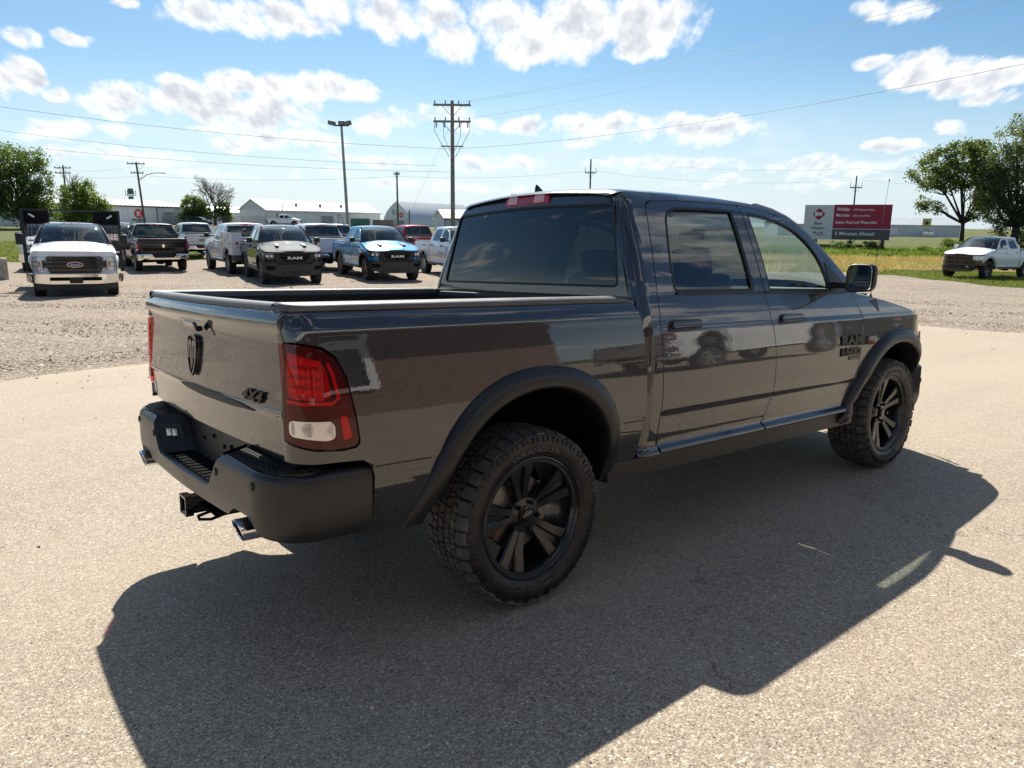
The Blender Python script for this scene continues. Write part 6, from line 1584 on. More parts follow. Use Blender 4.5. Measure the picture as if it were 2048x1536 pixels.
for i in range(60): mb.hull([(x, y, z) for x in (-14.2 + i * .335, -14.1 + i * .335) for y in (-6.6, -5.72) for z in (3.04, 3.1)])
s_ = PB(mb, 'soffit_ribs', M['shedgrey'], rf); s_['kind'] = 'stuff'
for x0 in (.6, -4.2, -9.0):
    for (xa, xb, za, zb) in ((x0 - .12, x0 + 1.72, .98, 1.12), (x0 - .12, x0 + 1.72, 2.4, 2.54), (x0 - .12, x0, 1.12, 2.4), (x0 + 1.6, x0 + 1.72, 1.12, 2.4)):
        mb = MB(); mb.hull([(x, y, z) for x in (xa, xb) for y in (-6.62, -6.52) for z in (za, zb)]); PB(mb, 'window_frame', M['white'], wl)
    mb = MB(); mb.hull([(x, y, z) for x in (x0, x0 + 1.6) for y in (-6.59, -6.57) for z in (1.12, 2.4)]); PB(mb, 'window_pane', M['gloss'], wl)

# ------------------------------------------------------------------ hotel billboard
BA, BB = np.array([66.0, 24.95]), np.array([63.0, 30.95]); bd = (BB - BA) / np.linalg.norm(BB - BA); BL = float(np.linalg.norm(BB - BA))
p0 = site(*BA); p1 = site(*BB); ux = (p1 - p0) / np.linalg.norm(p1 - p0)
o = empty('billboard', (p0[0], p0[1], 0), math.atan2(ux[1], ux[0])); tagset(o, 'roadside hotel billboard, white logo panel at left and crimson and grey panels at right', 'billboard')
crim = plain('crimson_vinyl', (.30, .012, .045), .6); bw = plain('white_vinyl', (.60, .61, .62), .6); bg_ = plain('dark_grey_vinyl', (.085, .08, .085), .6); bk = plain('black_vinyl', (.03, .03, .035), .6); wl_ = plain('white_vinyl_letters', (.85, .85, .85), .6)
zb, zt_ = .76, 3.62; zm = 1.62; xs_ = BL * .345
def bbox(nm, x0, x1, y0, y1, z0, z1, mt, par): m = MB(); m.hull([(x, y, z) for x in (x0, x1) for y in (y0, y1) for z in (z0, z1)]); return m.build(nm, mt, par)
fr = bbox('frame', 0, BL, .0, .38, zb, zt_, bg_, o)
pl = bbox('logo_panel', 0, xs_, -.03, 0, zb, zt_, bw, o); pc = bbox('crimson_panel', xs_, BL, -.031, 0, zm + .05, zt_ + .02, crim, o); pg = bbox('grey_panel', xs_, BL, -.031, 0, zb, zm, bg_, o); bbox('divider', xs_, BL, -.035, 0, zm, zm + .05, bw, o)
def bmap(xc, zc): return lambda a, b_, h: np.stack([xc + a, -.034 - h, zc + b_], -1)
for nm, wd, hh, xc, zc, mt, par in (('Winkler', 1.02, .30, xs_ + .72, 3.27, wl_, pc), ('- 1705 Diamond Drive', 1.72, .15, xs_ + 2.25, 3.22, wl_, pc), ('Morden', 1.00, .27, xs_ + .71, 2.78, wl_, pc), ('- 253 Loren Drive', 1.42, .14, xs_ + 2.10, 2.74, wl_, pc), ('Indoor Pool and Waterslide', 3.15, .24, xs_ + 1.78, 2.20, wl_, pc), ('5 Minutes Ahead', 3.0, .30, xs_ + 1.72, 1.27, wl_, pg), ('Best', .62, .25, xs_ * .5, 2.10, bk, pl), ('Western', 1.05, .25, xs_ * .5, 1.72, bk, pl), ('PLUS', .80, .24, xs_ * .52, 1.30, bk, pl)):
    lettering('lettering', nm, wd, hh, bmap(xc, zc), mt, par, depth=.01, bold=.012)
bbox('underline', xs_ * .48, xs_ * .80, -.045, -.03, 1.10, 1.13, crim, pl)
m = MB(); m.prism(rnd([(xs_ * .5 - .52, 2.86), (xs_ * .5, 2.34), (xs_ * .5 + .52, 2.86), (xs_ * .5, 3.38)], .16, 5), -.05, -.03, axis='y'); lg = m.build('logo_diamond', crim, pl)
lettering('logo_lettering', 'BW', .62, .34, lambda a, b_, h: np.stack([xs_ * .5 + a, -.054 - h, 2.86 + b_], -1), wl_, pl, depth=.01, bold=.05)
for x in (.9, BL - .62): bbox('post', x, x + .28, .05, .33, -.3, zb, M['trimdark'], o)
bbox('skid_beam', .6, BL - .3, -.15, .15, .14, .34, M['rust'], o)

# yellow pylon sign by the far shed
o = empty('pylon_sign', (*site(189, 101.7), -.2), heading(1, .54) ); tagset(o, 'small yellow and white pylon sign before the far grey shed', 'sign')
yel = plain('yellow_sign', (.55, .45, .16), .6)
for z0_, z1_, mt in ((2.2, 4.3, yel), (1.3, 2.1, bw)):
    m = MB(); m.hull([(x, y, z) for x in (-.12, .12) for y in (-.95, .95) for z in (z0_, z1_)]); q = m.build('sign_panel', mt, o)
    if z0_ > 2: m = MB(); m.prism([(0, 2.6), (.5, 3.2), (0, 3.8), (-.5, 3.2)], -.14, -.12, axis='x'); m.build('emblem', bk, q)
    else:
        for zz in (1.5, 1.75): m = MB(); m.box((-.13, 0, zz), (.02, 1.4, .10)); m.build('text_line', bk, q)
for y in (-.85, .85): m = MB(); m.hull([(x, y + dy, z) for x in (-.06, .06) for dy in (-.06, .06) for z in (0, 1.3)]); m.build('post', M['doorgrey'], o)

# ------------------------------------------------------------------ poles, lamps, signs and wires
M['polewood'] = plain('weathered_pole', (.16, .135, .115), .9, vary=.3, vscale=5); M['polegrey'] = plain('grey_pole_wood', (.24, .22, .20), .9, vary=.25, vscale=5); M['insul'] = plain('insulator', (.25, .24, .23), .3); M['wire'] = plain('wire', (.10, .10, .11), .6)
def upole(label, D, L, h, arms, r=.15, yaw=None, mat=None, z=None, kind='utility_pole', lean=(0, 0)):
    x, y = site(D, L); z0 = float(gz(x, y)) if z is None else z; o = empty(kind, (x, y, z0), yaw if yaw is not None else YAW - PI / 2); tagset(o, label, 'utility pole', 'wooden utility poles')
    mt = mat or M['polewood']; m = MB(); m.tube([(0, 0, -.2), (lean[0] * .5, 0, h * .5), (lean[0], 0, h)], [r, r * .85, r * .68], 10); pl_ = m.build('pole', mt, o, smooth=True, angle=50)
    for (za, wd) in arms:
        m = MB(); m.box((lean[0] * za / h, -r * .9, za), (wd, .11, .13)); a_ = m.build('crossarm', mt, o)
        m = MB(); m.tube([(-wd * .28, -r * .6, za - .02), (0, -r * .6, za - .75)], .018, 4); m.tube([(wd * .28, -r * .6, za - .02), (0, -r * .6, za - .75)], .018, 4); m.build('brace', M['steel'], a_)
        for q in (-.46, -.18, .18, .46): m = MB(); m.lathe([(0, .0), (.03, .0), (.05, .06), (.03, .12), (.055, .16), (.03, .22), (0, .23)], 8, axis='z', c=(wd * q + lean[0] * za / h, -r * .9, za + .06)); m.build('insulator', M['insul'], a_)
    return o
P1 = upole('tall grey utility pole with two crossarms and looping cables behind the grey pickup', 53, -4.2, 9.95, [(9.65, 2.5), (8.60, 2.5)], .17, mat=M['polegrey'])
m = MB()
for s_ in (-1, 1):
    m.tube([(s_ * 1.15, -.15, 8.6), (s_ * 1.2, -.2, 8.0), (s_ * .75, -.2, 7.2), (s_ * .2, -.15, 6.3)], .018, 5); m.tube([(s_ * .6, -.15, 8.6), (s_ * .55, -.2, 7.6), (s_ * .15, -.15, 6.7)], .015, 5)
m.build('drop_cable', M['wire'], P1); m = MB(); m.box((0, -.2, 7.0), (1.5, .08, .08)); m.build('crossarm', M['polegrey'], P1)
for q in (-1.05, -.5, .5, 1.05): m = MB(); m.tube([(q, -.25, 8.55), (q, -.25, 8.2)], .05, 6); m.build('cutout_fuse', M['insul'], P1)
P2 = upole('wooden utility pole with a street lamp arm before the warehouse', 105, -50.5, 8.75, [(8.5, 2.4), (7.3, 1.7)], .16, lean=(-.5, 0))
m = MB(); m.tube([(-.2, 0, 6.4), (.8, 0, 7.1), (2.0, 0, 7.35), (2.9, 0, 7.35)], .05, 6); m.box((3.1, 0, 7.33), (.6, .22, .12), bev=.04); m.build('lamp_arm', M['steel'], P2)
P3 = upole('utility pole with two crossarms rising behind the small tree at the left', 112, -65.0, 8.6, [(8.2, 2.4), (7.5, 2.2)], .15)
P4 = upole('thin dark utility pole between the flood light and the tall pole', 100, -15.1, 7.6, [(7.3, .8)], .14)
P5 = upole('utility pole with bracket arms above the cab roof of the grey pickup', 112, 11.0, 10.3, [(8.4, 1.6)], .15)
P6 = upole('utility pole with bracket arms rising behind the hotel billboard', 108, 47.6, 8.8, [(7.2, 1.7)], .13)
P7 = upole('small far utility pole left of the roof lamp of the grey pickup', 190, 0.3, 8.2, [(7.9, 2.2), (7.3, 2.0)], .15)
P8 = upole('small far utility pole above the middle of the cab roof', 200, 15.8, 8.9, [(8.6, 2.0)], .15)
P9 = upole('short stub pole in front of the arched barn', 125, -17.0, 2.9, [], .16)
for t_, zz in ((P5, 8.4), (P6, 7.2)):
    for s_ in (-1, 1): m = MB(); m.tube([(s_ * .78, -.13, zz), (s_ * .8, -.13, zz + .75)], .03, 5); m.build('insulator', M['insul'], t_)

def flood():
    x, y = site(48, -10.35); o = empty('flood_light_pole', (x, y, float(gz(x, y))), YAW - PI / 2); tagset(o, 'tall steel flood light pole with lamp heads above the parked trucks', 'light pole')
    m = MB(); m.tube([(0, 0, 0), (-.10, 0, 4), (-.22, 0, 7.75)], [.11, .09, .07], 10); m.build('pole', M['steel'], o, smooth=True, angle=50)
    m = MB(); m.box((-.22, 0, 7.80), (.9, .10, .08)); m.build('bracket', M['plastic'], o)
    for dx, w_, q in ((-.55, .42, -12), (.05, .36, 0), (.42, .42, 14)):
        a = R(q); rm = np.array([[math.cos(a), 0, -math.sin(a)], [0, 1, 0], [math.sin(a), 0, math.cos(a)]])
        m = MB(); m.box((-.22 + dx, -.15, 7.92), (w_, .40, .24), rot=rm, bev=.05); h = m.build('lamp_head', M['trimdark'], o)
        m = MB(); m.box((-.22 + dx, -.34, 7.90), (w_ * .8, .06, .16), rot=rm, bev=.02); m.build('lens', M['vent'], h)
flood()

def wire(label, A, B, sag, r=.014, n=24, name='power_line'):
    A = np.array(A, float); B = np.array(B, float); m = MB(); pts = []
    for i in range(n + 1): t = i / n; p = A + (B - A) * t; pts.append(p - np.array([0, 0, 4 * sag * t * (1 - t)]))
    m.tube(pts, r * .6, 4, cap=False); ob = m.build(name, M['wire'], None, angle=None); tagset(ob, label, 'power line', 'wires strung between the utility poles'); return ob
def tip(D, L, z): p = site(D, L); return (p[0], p[1], z)
WL = 'dark wire strung between utility poles across the sky'
WIRES = [
    (tip(53, -3.1, 9.7), tip(22.9, 21.5, 10.3), .45, .010), (tip(53, -3.9, 9.7), tip(22.9, 21.3, 10.5), .50, .010),
    (tip(53, -3.3, 8.65), tip(20.8, 19.6, 9.3), .45, .009), (tip(53, -4.2, 6.7), tip(27.7, 25.0, 9.0), .75, .016),
    (tip(53, -4.2, 6.7), tip(44.1, -36.9, 9.0), .55, .016), (tip(53, -5.2, 5.6), tip(53.3, -44.8, 9.0), .7, .014), (tip(53, -4.4, 5.2), tip(58.8, -53.3, 9.0), .8, .014),
    (tip(53, -4.3, 8.3), tip(60.5, -9.3, 0.1), .02, .010),
    (tip(105, -49.3, 7.6), tip(100, -15.1, 7.6), .5, .018), (tip(100, -14.8, 7.6), tip(112, 10.2, 9.3), .5, .016), (tip(112, 11, 11.2), tip(108, 47.6, 9.8), .9, .014),
    (tip(112, 11.8, 9.3), tip(108, 46.8, 8.2), .9, .014), (tip(108, 47.6, 9.8), tip(104, 92, 9.2), .9, .014), (tip(108, 48.4, 8.2), tip(104, 93, 8.0), .9, .014),
    (tip(105, -51.6, 8.8), tip(112, -66, 8.9), .5, .014), (tip(105, -51.2, 7.6), tip(112, -66, 8.3), .5, .014), (tip(105, -50.8, 8.0), tip(111, -58.5, .9), .02, .012),
    (tip(190, 1.2, 9.4), tip(200, 15, 9.6), .5, .016), (tip(112, -65.8, 9.3), tip(118, -104, 9.2), .8, .014),
]
WIRE_LABELS = ['upper of the twin wires rising from the tall pole to the top right', 'second of the twin wires rising from the tall pole to the top right', 'thin single wire just below the twin wires at the upper right', 'thicker wire crossing the right half of the sky below the other three', 'topmost wire crossing the left half of the sky to the tall pole', 'upper of the two close wires in the lower left sky', 'lower of the two close wires in the lower left sky', 'slanting guy wire running down left from the tall pole', 'wire between the street lamp pole and the thin dark pole', 'wire from the thin dark pole to the pole above the cab roof', 'upper wire between the cab roof pole and the billboard pole', 'lower wire between the cab roof pole and the billboard pole', 'upper wire from the billboard pole towards the right trees', 'lower wire from the billboard pole towards the right trees', 'upper wire left of the street lamp pole', 'lower wire left of the street lamp pole', 'slanting guy wire left of the street lamp pole', 'far wire between the two small poles above the cab roof', 'wire leaving the left edge from the pole behind the small tree']
for (a, b_, sg_, r_), lb in zip(WIRES, WIRE_LABELS): wire(lb, a, b_, sg_, r_)

# stop sign, concrete lamp base, containers
x, y = site(118, -17.3); o = empty('stop_sign', (x, y, float(gz(x, y))), YAW - PI / 2); tagset(o, 'red stop sign on a post in front of the arched barn', 'sign')
m = MB(); m.prism([(.38 * math.cos(R(22.5 + 45 * k)), 2.1 + .38 * math.sin(R(22.5 + 45 * k))) for k in range(8)], -.04, -.01, axis='y'); pn = m.build('sign_panel', plain('stop_red', (.55, .02, .03), .5), o); lettering('lettering', 'STOP', .56, .22, lambda a, b_, h: np.stack([a, -.042 - h, 2.1 + b_], -1), wl_, pn, depth=.01, bold=.05)
m = MB(); m.box((0, 0, 1.0), (.06, .04, 2.2)); m.build('post', M['steel'], o)
x, y = site(26, -17.75); o = empty('lamp_post', (x, y, float(gz(x, y)))); tagset(o, 'lamp post on a round concrete base at the left edge of the gravel', 'lamp post')
M['concrete'] = plain('stained_concrete', (.36, .33, .28), .85, vary=.3, vscale=5, bumpy=.4, bscale=60)
m = MB(); m.lathe([(0, -.1), (.32, -.1), (.32, .74), (.29, .78), (0, .78)], 28, axis='z'); m.build('concrete_base', M['concrete'], o)
m = MB(); m.tube([(-.05, 0, .75), (-.05, 0, 7.5)], [.09, .06], 10); m.build('pole', M['polewood'], o, smooth=True)
m = MB(); m.lathe([(0, .0), (.16, .0), (.16, .04), (0, .05)], 12, axis='z', c=(-.05, 0, .78)); m.build('base_plate', M['steel'], o)
for (D, L, w_, d_, h_, col, lb) in ((135, -27.0, 3.0, 2.2, 1.5, (.05, .16, .10), 'green waste container right of the long gabled shed'), (137, -23.2, 3.6, 2.2, 1.3, (.25, .20, .15), 'brown waste container beside the green one'), (138, -61.2, 2.2, 2.2, 2.0, (.55, .56, .57), 'white container behind the chain-link fence'), (133, -41.8, .9, .8, 1.3, (.45, .12, .05), 'orange bin at the left end of the gabled shed')):
    x, y = site(D, L); m = MB(); m.box((0, 0, h_ / 2), (w_, d_, h_)); m.box((0, 0, h_ + .03), (w_ * 1.04, d_ * 1.04, .08))
    for k in range(5): m.box((-w_ / 2 + w_ * (k + .5) / 5, -d_ / 2 - .04, h_ / 2), (.08, .08, h_ * .95))
    ob = m.build('waste_container', plain('container_paint', col, .6, vary=.2)); ob.location = (x, y, float(gz(x, y))); ob.rotation_euler = (0, 0, YAW - PI / 2); tagset(ob, lb, 'container')
# chain-link fence between the tree and the shed
o = empty('chain_link_fence', (*site(136, -66), .8)); tagset(o, 'chain-link fence running in front of the white sheds', 'fence'); inv = Matrix.Translation((-o.location[0], -o.location[1], -o.location[2]))
for k in range(14):
    p = site(136, -66 + k * 2.0); m = MB(); m.tube([(p[0], p[1], .6), (p[0], p[1], 2.6)], .035, 6); ob = m.build('post', M['steel'], o); ob.data.transform(inv)
pA, pB = site(136, -66), site(136, -40); m = MB()
for z in (.9, 1.75, 2.58): m.tube([(*pA, z), (*pB, z)], .02, 4, cap=False)
for k in range(170):
    t = k / 170; q = pA + (pB - pA) * t; q2 = pA + (pB - pA) * min(1, t + .06); m.tube([(*q, .8), (*q2, 2.5)], .006, 3, cap=False); m.tube([(*q2, .8), (*q, 2.5)], .006, 3, cap=False)
ob = m.build('mesh', M['steel'], o, angle=None); ob.data.transform(inv); ob['kind'] = 'stuff'
# ------------------------------------------------------------------ trees
def mat_leaf(name, a, b_, c):
    m = bpy.data.materials.new(name); m.use_nodes = True; T = NT(m.node_tree); T.n.clear()
    out = T.new('ShaderNodeOutputMaterial'); df = T.new('ShaderNodeBsdfPrincipled'); tl = T.new('ShaderNodeBsdfTranslucent'); co = obj_co(T)
    n1 = T.noise(co, .55, 4, .6); n2 = T.noise(co, 7, 3, .6)
    col = T.mix(T.sstep(n1, .38, .64), a, b_); col = T.mix(T.math('MULTIPLY', T.sstep(n2, .55, .75), .6), col, c)
    T.put(df.inputs['Base Color'], col); df.inputs['Roughness'].default_value = .42; df.inputs['Specular IOR Level'].default_value = .5
    T.put(tl.inputs['Color'], T.mix(1.0, col, (1.3, 1.5, .7), 'MULTIPLY'))
    mx = T.new('ShaderNodeMixShader'); mx.inputs[0].default_value = .56; T.l.new(df.outputs[0], mx.inputs[1]); T.l.new(tl.outputs[0], mx.inputs[2]); T.l.new(mx.outputs[0], out.inputs['Surface']); return m
M['leaf_dark'] = mat_leaf('dark_green_leaves', (.065, .095, .030), (.100, .135, .038), (.15, .17, .06))
M['leaf_olive'] = mat_leaf('olive_green_leaves', (.08, .105, .033), (.135, .16, .05), (.20, .20, .08))
M['leaf_grey'] = mat_leaf('grey_green_leaves', (.095, .12, .065), (.15, .175, .10), (.24, .26, .18))
M['leaf_light'] = mat_leaf('light_green_leaves', (.10, .14, .033), (.15, .19, .045), (.22, .24, .08))
M['bark'] = plain('dark_bark', (.055, .043, .033), .95, vary=.3, vscale=6, bumpy=.6, bscale=20)
M['barkpale'] = plain('pale_dry_bark', (.22, .19, .16), .95, vary=.3, vscale=6)

def leaves(blobs, count, size, rg, clump=.55, up=.25):
    """quads strewn through clumps that fill the blobs (x, y, z, rx, ry, rz)"""
    vol = np.array([b[3] * b[4] * b[5] for b in blobs]) ** .8; pr = vol / vol.sum(); C_ = []
    ncl = max(8, count // 55)
    bi = rg.choice(len(blobs), ncl, p=pr); d = rg.normal(size=(ncl, 3)); d /= np.linalg.norm(d, axis=1)[:, None]; rad = rg.uniform(.35, 1.0, ncl) ** .5
    B = np.array(blobs)[bi]; cen = B[:, :3] + d * rad[:, None] * B[:, 3:6]
    cr = rg.uniform(.5, 1.35, ncl) * clump
    ci = rg.choice(ncl, count, p=cr ** 2 / (cr ** 2).sum()); q = rg.normal(size=(count, 3)) * .52; P_ = cen[ci] + q * cr[ci][:, None] * np.array([1, 1, .72])
    n_ = rg.normal(size=(count, 3)) + np.array([0, 0, up]); n_ = nrm(n_); t = nrm(np.cross(n_, rg.normal(size=(count, 3)))); u = np.cross(n_, t)
    s_ = size * rg.uniform(.6, 1.35, count)[:, None]
    V = np.stack([P_ - t * s_ * .5, P_ + u * s_ * .30, P_ + t * s_ * .5, P_ - u * s_ * .30], 1).reshape(-1, 3)
    return V, cen

def fast_mesh(name, V, k, mat, parent=None):
    """mesh of separate k-sided faces"""
    n = len(V) // k; me = bpy.data.meshes.new(name); me.vertices.add(len(V)); me.vertices.foreach_set('co', np.asarray(V, np.float32).ravel())
    me.loops.add(len(V)); me.loops.foreach_set('vertex_index', np.arange(len(V), dtype=np.int32)); me.polygons.add(n)
    me.polygons.foreach_set('loop_start', np.arange(0, len(V), k, dtype=np.int32)); me.polygons.foreach_set('loop_total', np.full(n, k, dtype=np.int32))
    me.materials.append(mat); me.update(calc_edges=True); me.validate()
    o = bpy.data.objects.new(name, me); COL.objects.link(o)
    if parent is not None: o.parent = parent
    return o

def tree(label, D, L, blobs, count, size, mat, trunk_r=.28, kind='leafy_tree', cat='tree', clump=.6, seed=1, limbs=14, bark='bark', fork=.25, group=None):
    """blobs are given along (right, away, up) of the viewer's line, in metres from the foot"""
    rg = np.random.default_rng(seed); x, y = site(D, L); o = empty(kind, (x, y, float(gz(x, y)))); tagset(o, label, cat, group)
    B = [(a * RH[0] + b * FH[0], a * RH[1] + b * FH[1], c, rx, rx, rz) for (a, b, c, rx, rz) in blobs]
    V, cen = leaves(B, count, size, rg, clump); fast_mesh('crown', V, 4, mat, o)
    m = MB(); zc = min(c[2] for c in cen); mean = np.mean([b[:3] for b in B], 0); top = max(b[2] for b in B)
    if trunk_r > 0:
        f_ = np.array([mean[0] * .25, mean[1] * .25, max(.8, top * fork)]); m.tube([(0, 0, -.2), f_ * .5, f_], [trunk_r * 1.25, trunk_r, trunk_r * .85], 9)
        for b in B:
            tg = np.array(b[:3]); mid = (f_ + tg) / 2 + rg.normal(size=3) * .35; m.tube([f_ * .9, mid, tg], [trunk_r * .6, trunk_r * .36, trunk_r * .10], 6)
            for k in range(limbs // 3):
                e = tg + rg.normal(size=3) * np.array(b[3:6]) * .62; m.tube([mid, (mid + e) / 2 + rg.normal(size=3) * .15, e], [trunk_r * .22, trunk_r * .12, trunk_r * .03], 5)
        m.build('trunk', M[bark], o, smooth=True, angle=None)
    return o

# right-hand clump
tree('leaning leafy tree left of the big tree clump, its branches reaching over the field', 76, 44.6, [(-4.3, 0, 6.9, 1.5, 1.2), (-2.9, .4, 8.3, 1.7, 1.3), (-1.2, -.3, 9.0, 1.8, 1.3), (.7, .3, 9.0, 1.7, 1.4), (-2.4, 0, 6.6, 1.7, 1.2), (-.4, .3, 7.0, 1.7, 1.3), (1.4, -.2, 7.0, 1.4, 1.6), (-3.9, .2, 4.5, .8, .8), (-2.9, -.3, 3.8, .6, .6), (2.0, .5, 5.0, 1.1, 1.3), (1.2, 0, 3.4, .8, .8), (2.6, .8, 6.6, 1.6, 1.6), (2.9, .8, 4.2, 1.5, 1.5)], 21000, .22, M['leaf_olive'], .20, clump=.50, seed=3, fork=.30)
tree('tallest grey-green tree at the right edge above the damaged white pickup', 73, 47.8, [(-1.2, 0, 10.2, 1.7, 1.5), (.6, .5, 11.6, 2.0, 1.6), (2.6, 0, 11.0, 2.4, 1.8), (.2, -.4, 8.6, 2.2, 1.5), (2.8, .5, 8.4, 2.4, 1.9), (-.9, .3, 6.6, 1.6, 1.4), (1.2, 0, 6.0, 2.0, 1.5), (3.6, -.3, 5.6, 2.2, 1.8), (.0, .2, 4.2, 1.6, 1.2), (2.4, 0, 3.6, 2.2, 1.3), (-2.2, .4, 8.2, 1.2, 1.1), (-1.6, .5, 3.6, 1.4, 1.3), (.2, .3, 2.0, 2.0, 1.2), (-2.6, .6, 5.4, 1.5, 1.5), (-2.8, .6, 6.9, 1.3, 1.2)], 32000, .21, M['leaf_grey'], .34, clump=.6, seed=4, fork=.2)
tree('dark leafy tree at the far right edge, mostly outside the picture', 70, 52.5, [(0, 0, 9.0, 2.6, 2.4), (.5, 0, 5.6, 3.0, 2.2), (-1.6, 0, 3.2, 2.0, 1.4)], 16000, .22, M['leaf_dark'], .34, seed=5)
for i, (D, L, w_, h_, lb) in enumerate(((74, 45.9, 1.6, 1.2, 'dense bush at the foot of the leaning tree'), (71, 47.5, 2.0, 1.1, 'low bush just behind the hood of the damaged white pickup'), (75, 43.0, 1.0, .8, 'small bush left of the leaning tree trunk'), (70, 51, 2.6, 1.5, 'dense bush behind the cab of the damaged white pickup'))):
    tree(lb, D, L, [(0, 0, h_ * .45, w_, h_ * .6), (w_ * .6, .3, h_ * .4, w_ * .7, h_ * .5)], 2200, .15, M['leaf_dark' if i % 2 else 'leaf_olive'], 0, 'leafy_bush', 'bush', clump=.35, seed=20 + i)
# left-hand trees
tree('large dark leafy tree at the left edge behind the white flatbed truck', 100, -64.0, [(-4.5, 0, 7.6, 3.2, 2.6), (-1.6, 0, 8.2, 2.9, 2.2), (1.0, .4, 8.4, 2.3, 1.7), (2.4, 0, 6.3, 2.2, 1.9), (-1.0, 0, 5.2, 3.3, 2.2), (2.6, -.4, 3.8, 2.4, 1.7), (-4.5, 0, 4.2, 3.4, 2.4), (.5, 0, 2.4, 3.4, 1.5), (4.0, 0, 2.2, 1.3, 1.2)], 27000, .28, M['leaf_dark'], .40, clump=.75, seed=7, fork=.15)
tree('tall dark tree beyond the left edge of the picture beside the large one', 104, -73.0, [(0, 0, 8.0, 4.0, 3.0), (0, 0, 4.5, 4.2, 3.0)], 16000, .30, M['leaf_dark'], .40, clump=.8, seed=8)
t_ = tree('small lighter tree with bare dead twigs on top beside the warehouse', 95, -53.3, [(-.8, 0, 4.6, 1.5, 1.2), (.6, .2, 4.8, 1.4, 1.1), (-1.2, 0, 2.8, 1.6, 1.2), (1.1, 0, 3.0, 1.8, 1.2), (2.5, .2, 2.6, .9, .7), (0, 0, 1.6, 2.4, 1.0)], 17000, .22, M['leaf_light'], .20, clump=.5, seed=9, fork=.2)
rg = np.random.default_rng(11)
def bare(m, p, d, ln, r, depth, rg, spread=.55, minr=.012):
    q = p + d * ln * .5 + rg.normal(size=3) * ln * .05; e = p + d * ln; m.tube([p, q, e], [r, r * .82, r * .62], 6 if r > .06 else 4, cap=False)
    if depth == 0: return
    for k in range(3 if depth > 1 else 4):
        nd = nrm(d + rg.normal(size=3) * spread + np.array([0, 0, .10])); bare(m, e if k < 2 else q, nd, ln * rg.uniform(.62, .82), max(minr, r * rg.uniform(.50, .68)), depth - 1, rg, spread, minr)
m = MB()
for k in range(5): bare(m, np.array([.1 * k - 1.2, 0, 4.6]), nrm(np.array([-.25 + .12 * k + .2, 0, 1.0])), 1.1, .05, 2, rg, .5, .015)
m.build('dead_twigs', M['barkpale'], t_, angle=None)
x, y = site(140, -54.5); o = empty('bare_tree', (x, y, float(gz(x, y)))); tagset(o, 'bare leafless tree with spreading pale branches beside the dark sedan', 'tree'); m = MB(); rg = np.random.default_rng(21)
for (dx, dz) in ((-.35, 1), (.0, 1.05), (.38, 1), (.15, 1.1)): bare(m, np.array([0, 0, .8]), nrm(np.array([dx * RH[0], dx * RH[1], dz])), 2.3, .15, 5, rg, .40, .016)
m.tube([(0, 0, -.2), (0, 0, .9)], [.32, .24], 8); m.build('trunk', M['barkpale'], o, smooth=True, angle=None); o.scale = (1.16, 1.16, 1.16)
tree('round dark bush wrapped round the left side of the bare tree', 138, -56.5, [(-.9, 0, 2.6, 1.7, 1.5), (.2, 0, 1.8, 1.9, 1.4), (-1.2, 0, 1.2, 1.6, 1.0)], 11000, .24, M['leaf_dark'], .12, 'leafy_bush', 'bush', clump=.5, seed=12).scale = (1.2, 1.2, 1.25)
tree('dark bush wrapped round the right side of the bare tree trunk', 139, -52.6, [(0, 0, 2.6, 1.1, 1.5), (.2, 0, 1.4, 1.3, 1.2)], 3000, .24, M['leaf_olive'], .12, 'leafy_bush', 'bush', clump=.45, seed=13).scale = (1.2, 1.2, 1.25)

# ------------------------------------------------------------------ grass, weeds and loose stones
def tufts(name, label, pts, h, w_, mat, blades=5, lean=.35, seed=5, cat='grass'):
    rg = np.random.default_rng(seed); n = len(pts); P_ = np.repeat(pts, blades, 0) + np.c_[rg.normal(size=(n * blades, 2)) * .05, np.zeros(n * blades)]
    hh = h * rg.uniform(.45, 1.2, n * blades)[:, None]; a = rg.uniform(0, 2 * PI, n * blades); dx = np.c_[np.cos(a), np.sin(a), np.zeros_like(a)] * w_; ld = np.c_[rg.normal(size=(n * blades, 2)) * lean, np.ones(n * blades)]
    V = np.stack([P_ - dx, P_ + dx, P_ + ld * hh], 1).reshape(-1, 3); o = fast_mesh(name, V, 3, mat); tagset(o, label, cat, None, 'stuff'); return o
def scatter(n, D0, D1, L0, L1, rg, cond=None):
    D = rg.uniform(D0, D1, n); L = rg.uniform(L0, L1, n)
    if cond is not None: k = cond(D, L); D, L = D[k], L[k]
    X = CAM[0] + D * FH[0] + L * RH[0]; Y = CAM[1] + D * FH[1] + L * RH[1]; return np.c_[X, Y, gz(X, Y) - .03]
rg = np.random.default_rng(31)
M['blade_dry'] = mat_leaf('dry_grass_blades', (.30, .215, .125), (.37, .27, .16), (.22, .20, .09)); M['blade_green'] = mat_leaf('green_grass_blades', (.115, .135, .040), (.155, .165, .055), (.24, .215, .10))
tufts('dry_grass', 'dry orange-brown grass in the strip before the billboard', scatter(11000, 38.2, 56, 12, 52, rg, lambda D, L: D > 38.2 + 5.0 * sst(L, 17, 23)), .30, .018, M['blade_dry'], 5, seed=41)
far_ = np.vectorize(lot_far)
tufts('lawn_grass', 'short green and yellow grass beside the gravel at the right', scatter(26000, 20, 43, 14, 42, rg, lambda D, L: D > far_(L) - .25), .10, .012, M['blade_green'], 5, seed=42)
tufts('lawn_grass', 'green grass along the far left edge of the gravel', scatter(9000, 36, 60, -40, -12, rg, lambda D, L: D > far_(L) - .2), .12, .02, M['blade_green'], 5, seed=43)
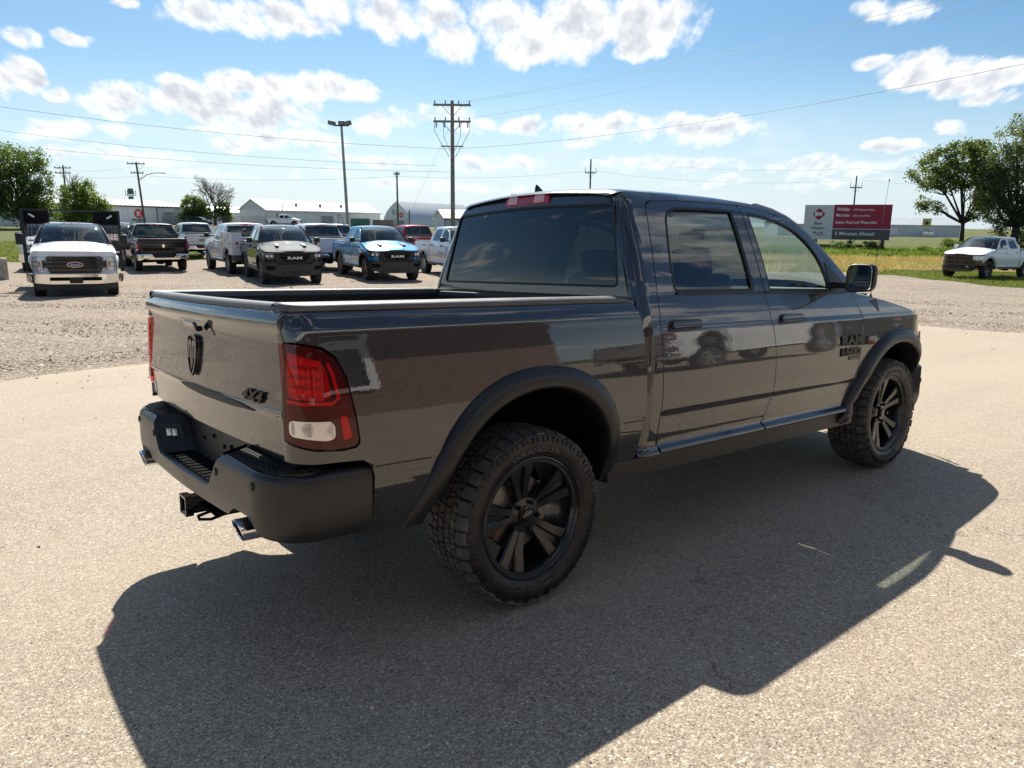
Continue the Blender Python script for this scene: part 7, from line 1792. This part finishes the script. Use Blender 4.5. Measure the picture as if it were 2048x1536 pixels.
tufts('weeds', 'tall green weeds growing along the foot of the billboard and the field edge', scatter(2600, 57, 67, 17, 46, rg), .40, .04, M['leaf_light'], 9, .5, 44, 'weeds')
for i, (D, L, w_, h_, lb) in enumerate(((62.6, 26.6, .9, .8, 'dark shrub at the left end of the grey billboard panel'), (62.2, 28.2, 1.0, 1.0, 'tallest dark shrub, before the middle of the grey billboard panel'), (61.9, 29.4, .7, .8, 'dark shrub beside the right post of the billboard'), (61.0, 33.0, .7, .5, 'small green weed bush nearest to the right end of the billboard'), (61.0, 35.0, .9, .55, 'green weed bush midway between the billboard and the leaning tree'), (61.0, 37.3, .8, .6, 'green weed bush left of the damaged white pickup hood'), (62.4, 39.2, 1.0, .7, 'taller green weed bush just behind the damaged white pickup hood'))):
    tree(lb, D, L, [(0, 0, h_ * .5, w_, h_ * .6)], 1300, .10, M['leaf_dark' if i < 3 else 'leaf_light'], 0, 'leafy_shrub', 'shrub', clump=.22, seed=60 + i, group=('shrubs before the billboard' if i < 3 else 'weed bushes on the field'))

# stones lying loose on the gravel and washed on to the asphalt
def stones(name, label, P_, size, mats, seed):
    rg = np.random.default_rng(seed); n = len(P_); base = np.array([(1, 0, 0), (-1, 0, 0), (0, 1, 0), (0, -1, 0), (0, 0, 1), (0, 0, -1)], float); F8 = [(0, 2, 4), (2, 1, 4), (1, 3, 4), (3, 0, 4), (2, 0, 5), (1, 2, 5), (3, 1, 5), (0, 3, 5)]
    s_ = size * rg.lognormal(0, .38, n); a = rg.uniform(0, 2 * PI, n); ca, sa = np.cos(a), np.sin(a)
    Vb = base[None] * (1 + rg.uniform(-.35, .35, (n, 6, 1))) + rg.normal(size=(n, 6, 3)) * .15; Vb = Vb * (s_[:, None, None] * np.array([1.0, .8, .55]))
    V = np.empty_like(Vb); V[..., 0] = Vb[..., 0] * ca[:, None] - Vb[..., 1] * sa[:, None]; V[..., 1] = Vb[..., 0] * sa[:, None] + Vb[..., 1] * ca[:, None]; V[..., 2] = Vb[..., 2] + s_[:, None] * .3; V += P_[:, None, :]
    T3 = V[:, np.array(F8)].reshape(-1, 3); o = fast_mesh(name, T3, 3, mats[0]); me = o.data
    for m_ in mats[1:]: me.materials.append(m_)
    me.polygons.foreach_set('material_index', np.repeat(rg.integers(0, len(mats), n), 8).astype(np.int32)); tagset(o, label, 'stones', None, 'stuff'); return o
SM = [plain('brown_stone', (.23, .185, .148), .9), plain('tan_stone', (.36, .285, .215), .9), plain('grey_stone', (.28, .25, .23), .9), plain('pale_stone', (.50, .44, .37), .9), plain('pink_stone', (.30, .235, .20), .9)]
def onlot(D, L): return (D > edge_D(L) + .25) & (D < 24)
P_ = scatter(70000, 9.5, 24, -16, 17, rg, lambda D, L: onlot(D, L) & (rg.uniform(size=len(D)) < np.clip(1.35 - (D - 9.5) / 13, .15, 1))); P_[:, 2] += .05
stones('gravel_stones', 'loose crushed stones covering the gravel lot', P_, .0125, SM, 51)
P_ = scatter(3200, 3.0, 15, -9, 13, rg, lambda D, L: (D < edge_D(L)) & (rg.uniform(size=len(D)) < ((D / edge_D(L)) ** 9 + .012))); P_[:, 2] += .03
stones('scattered_stones', 'small stones scattered from the gravel on to the asphalt', P_, .010, SM, 52)
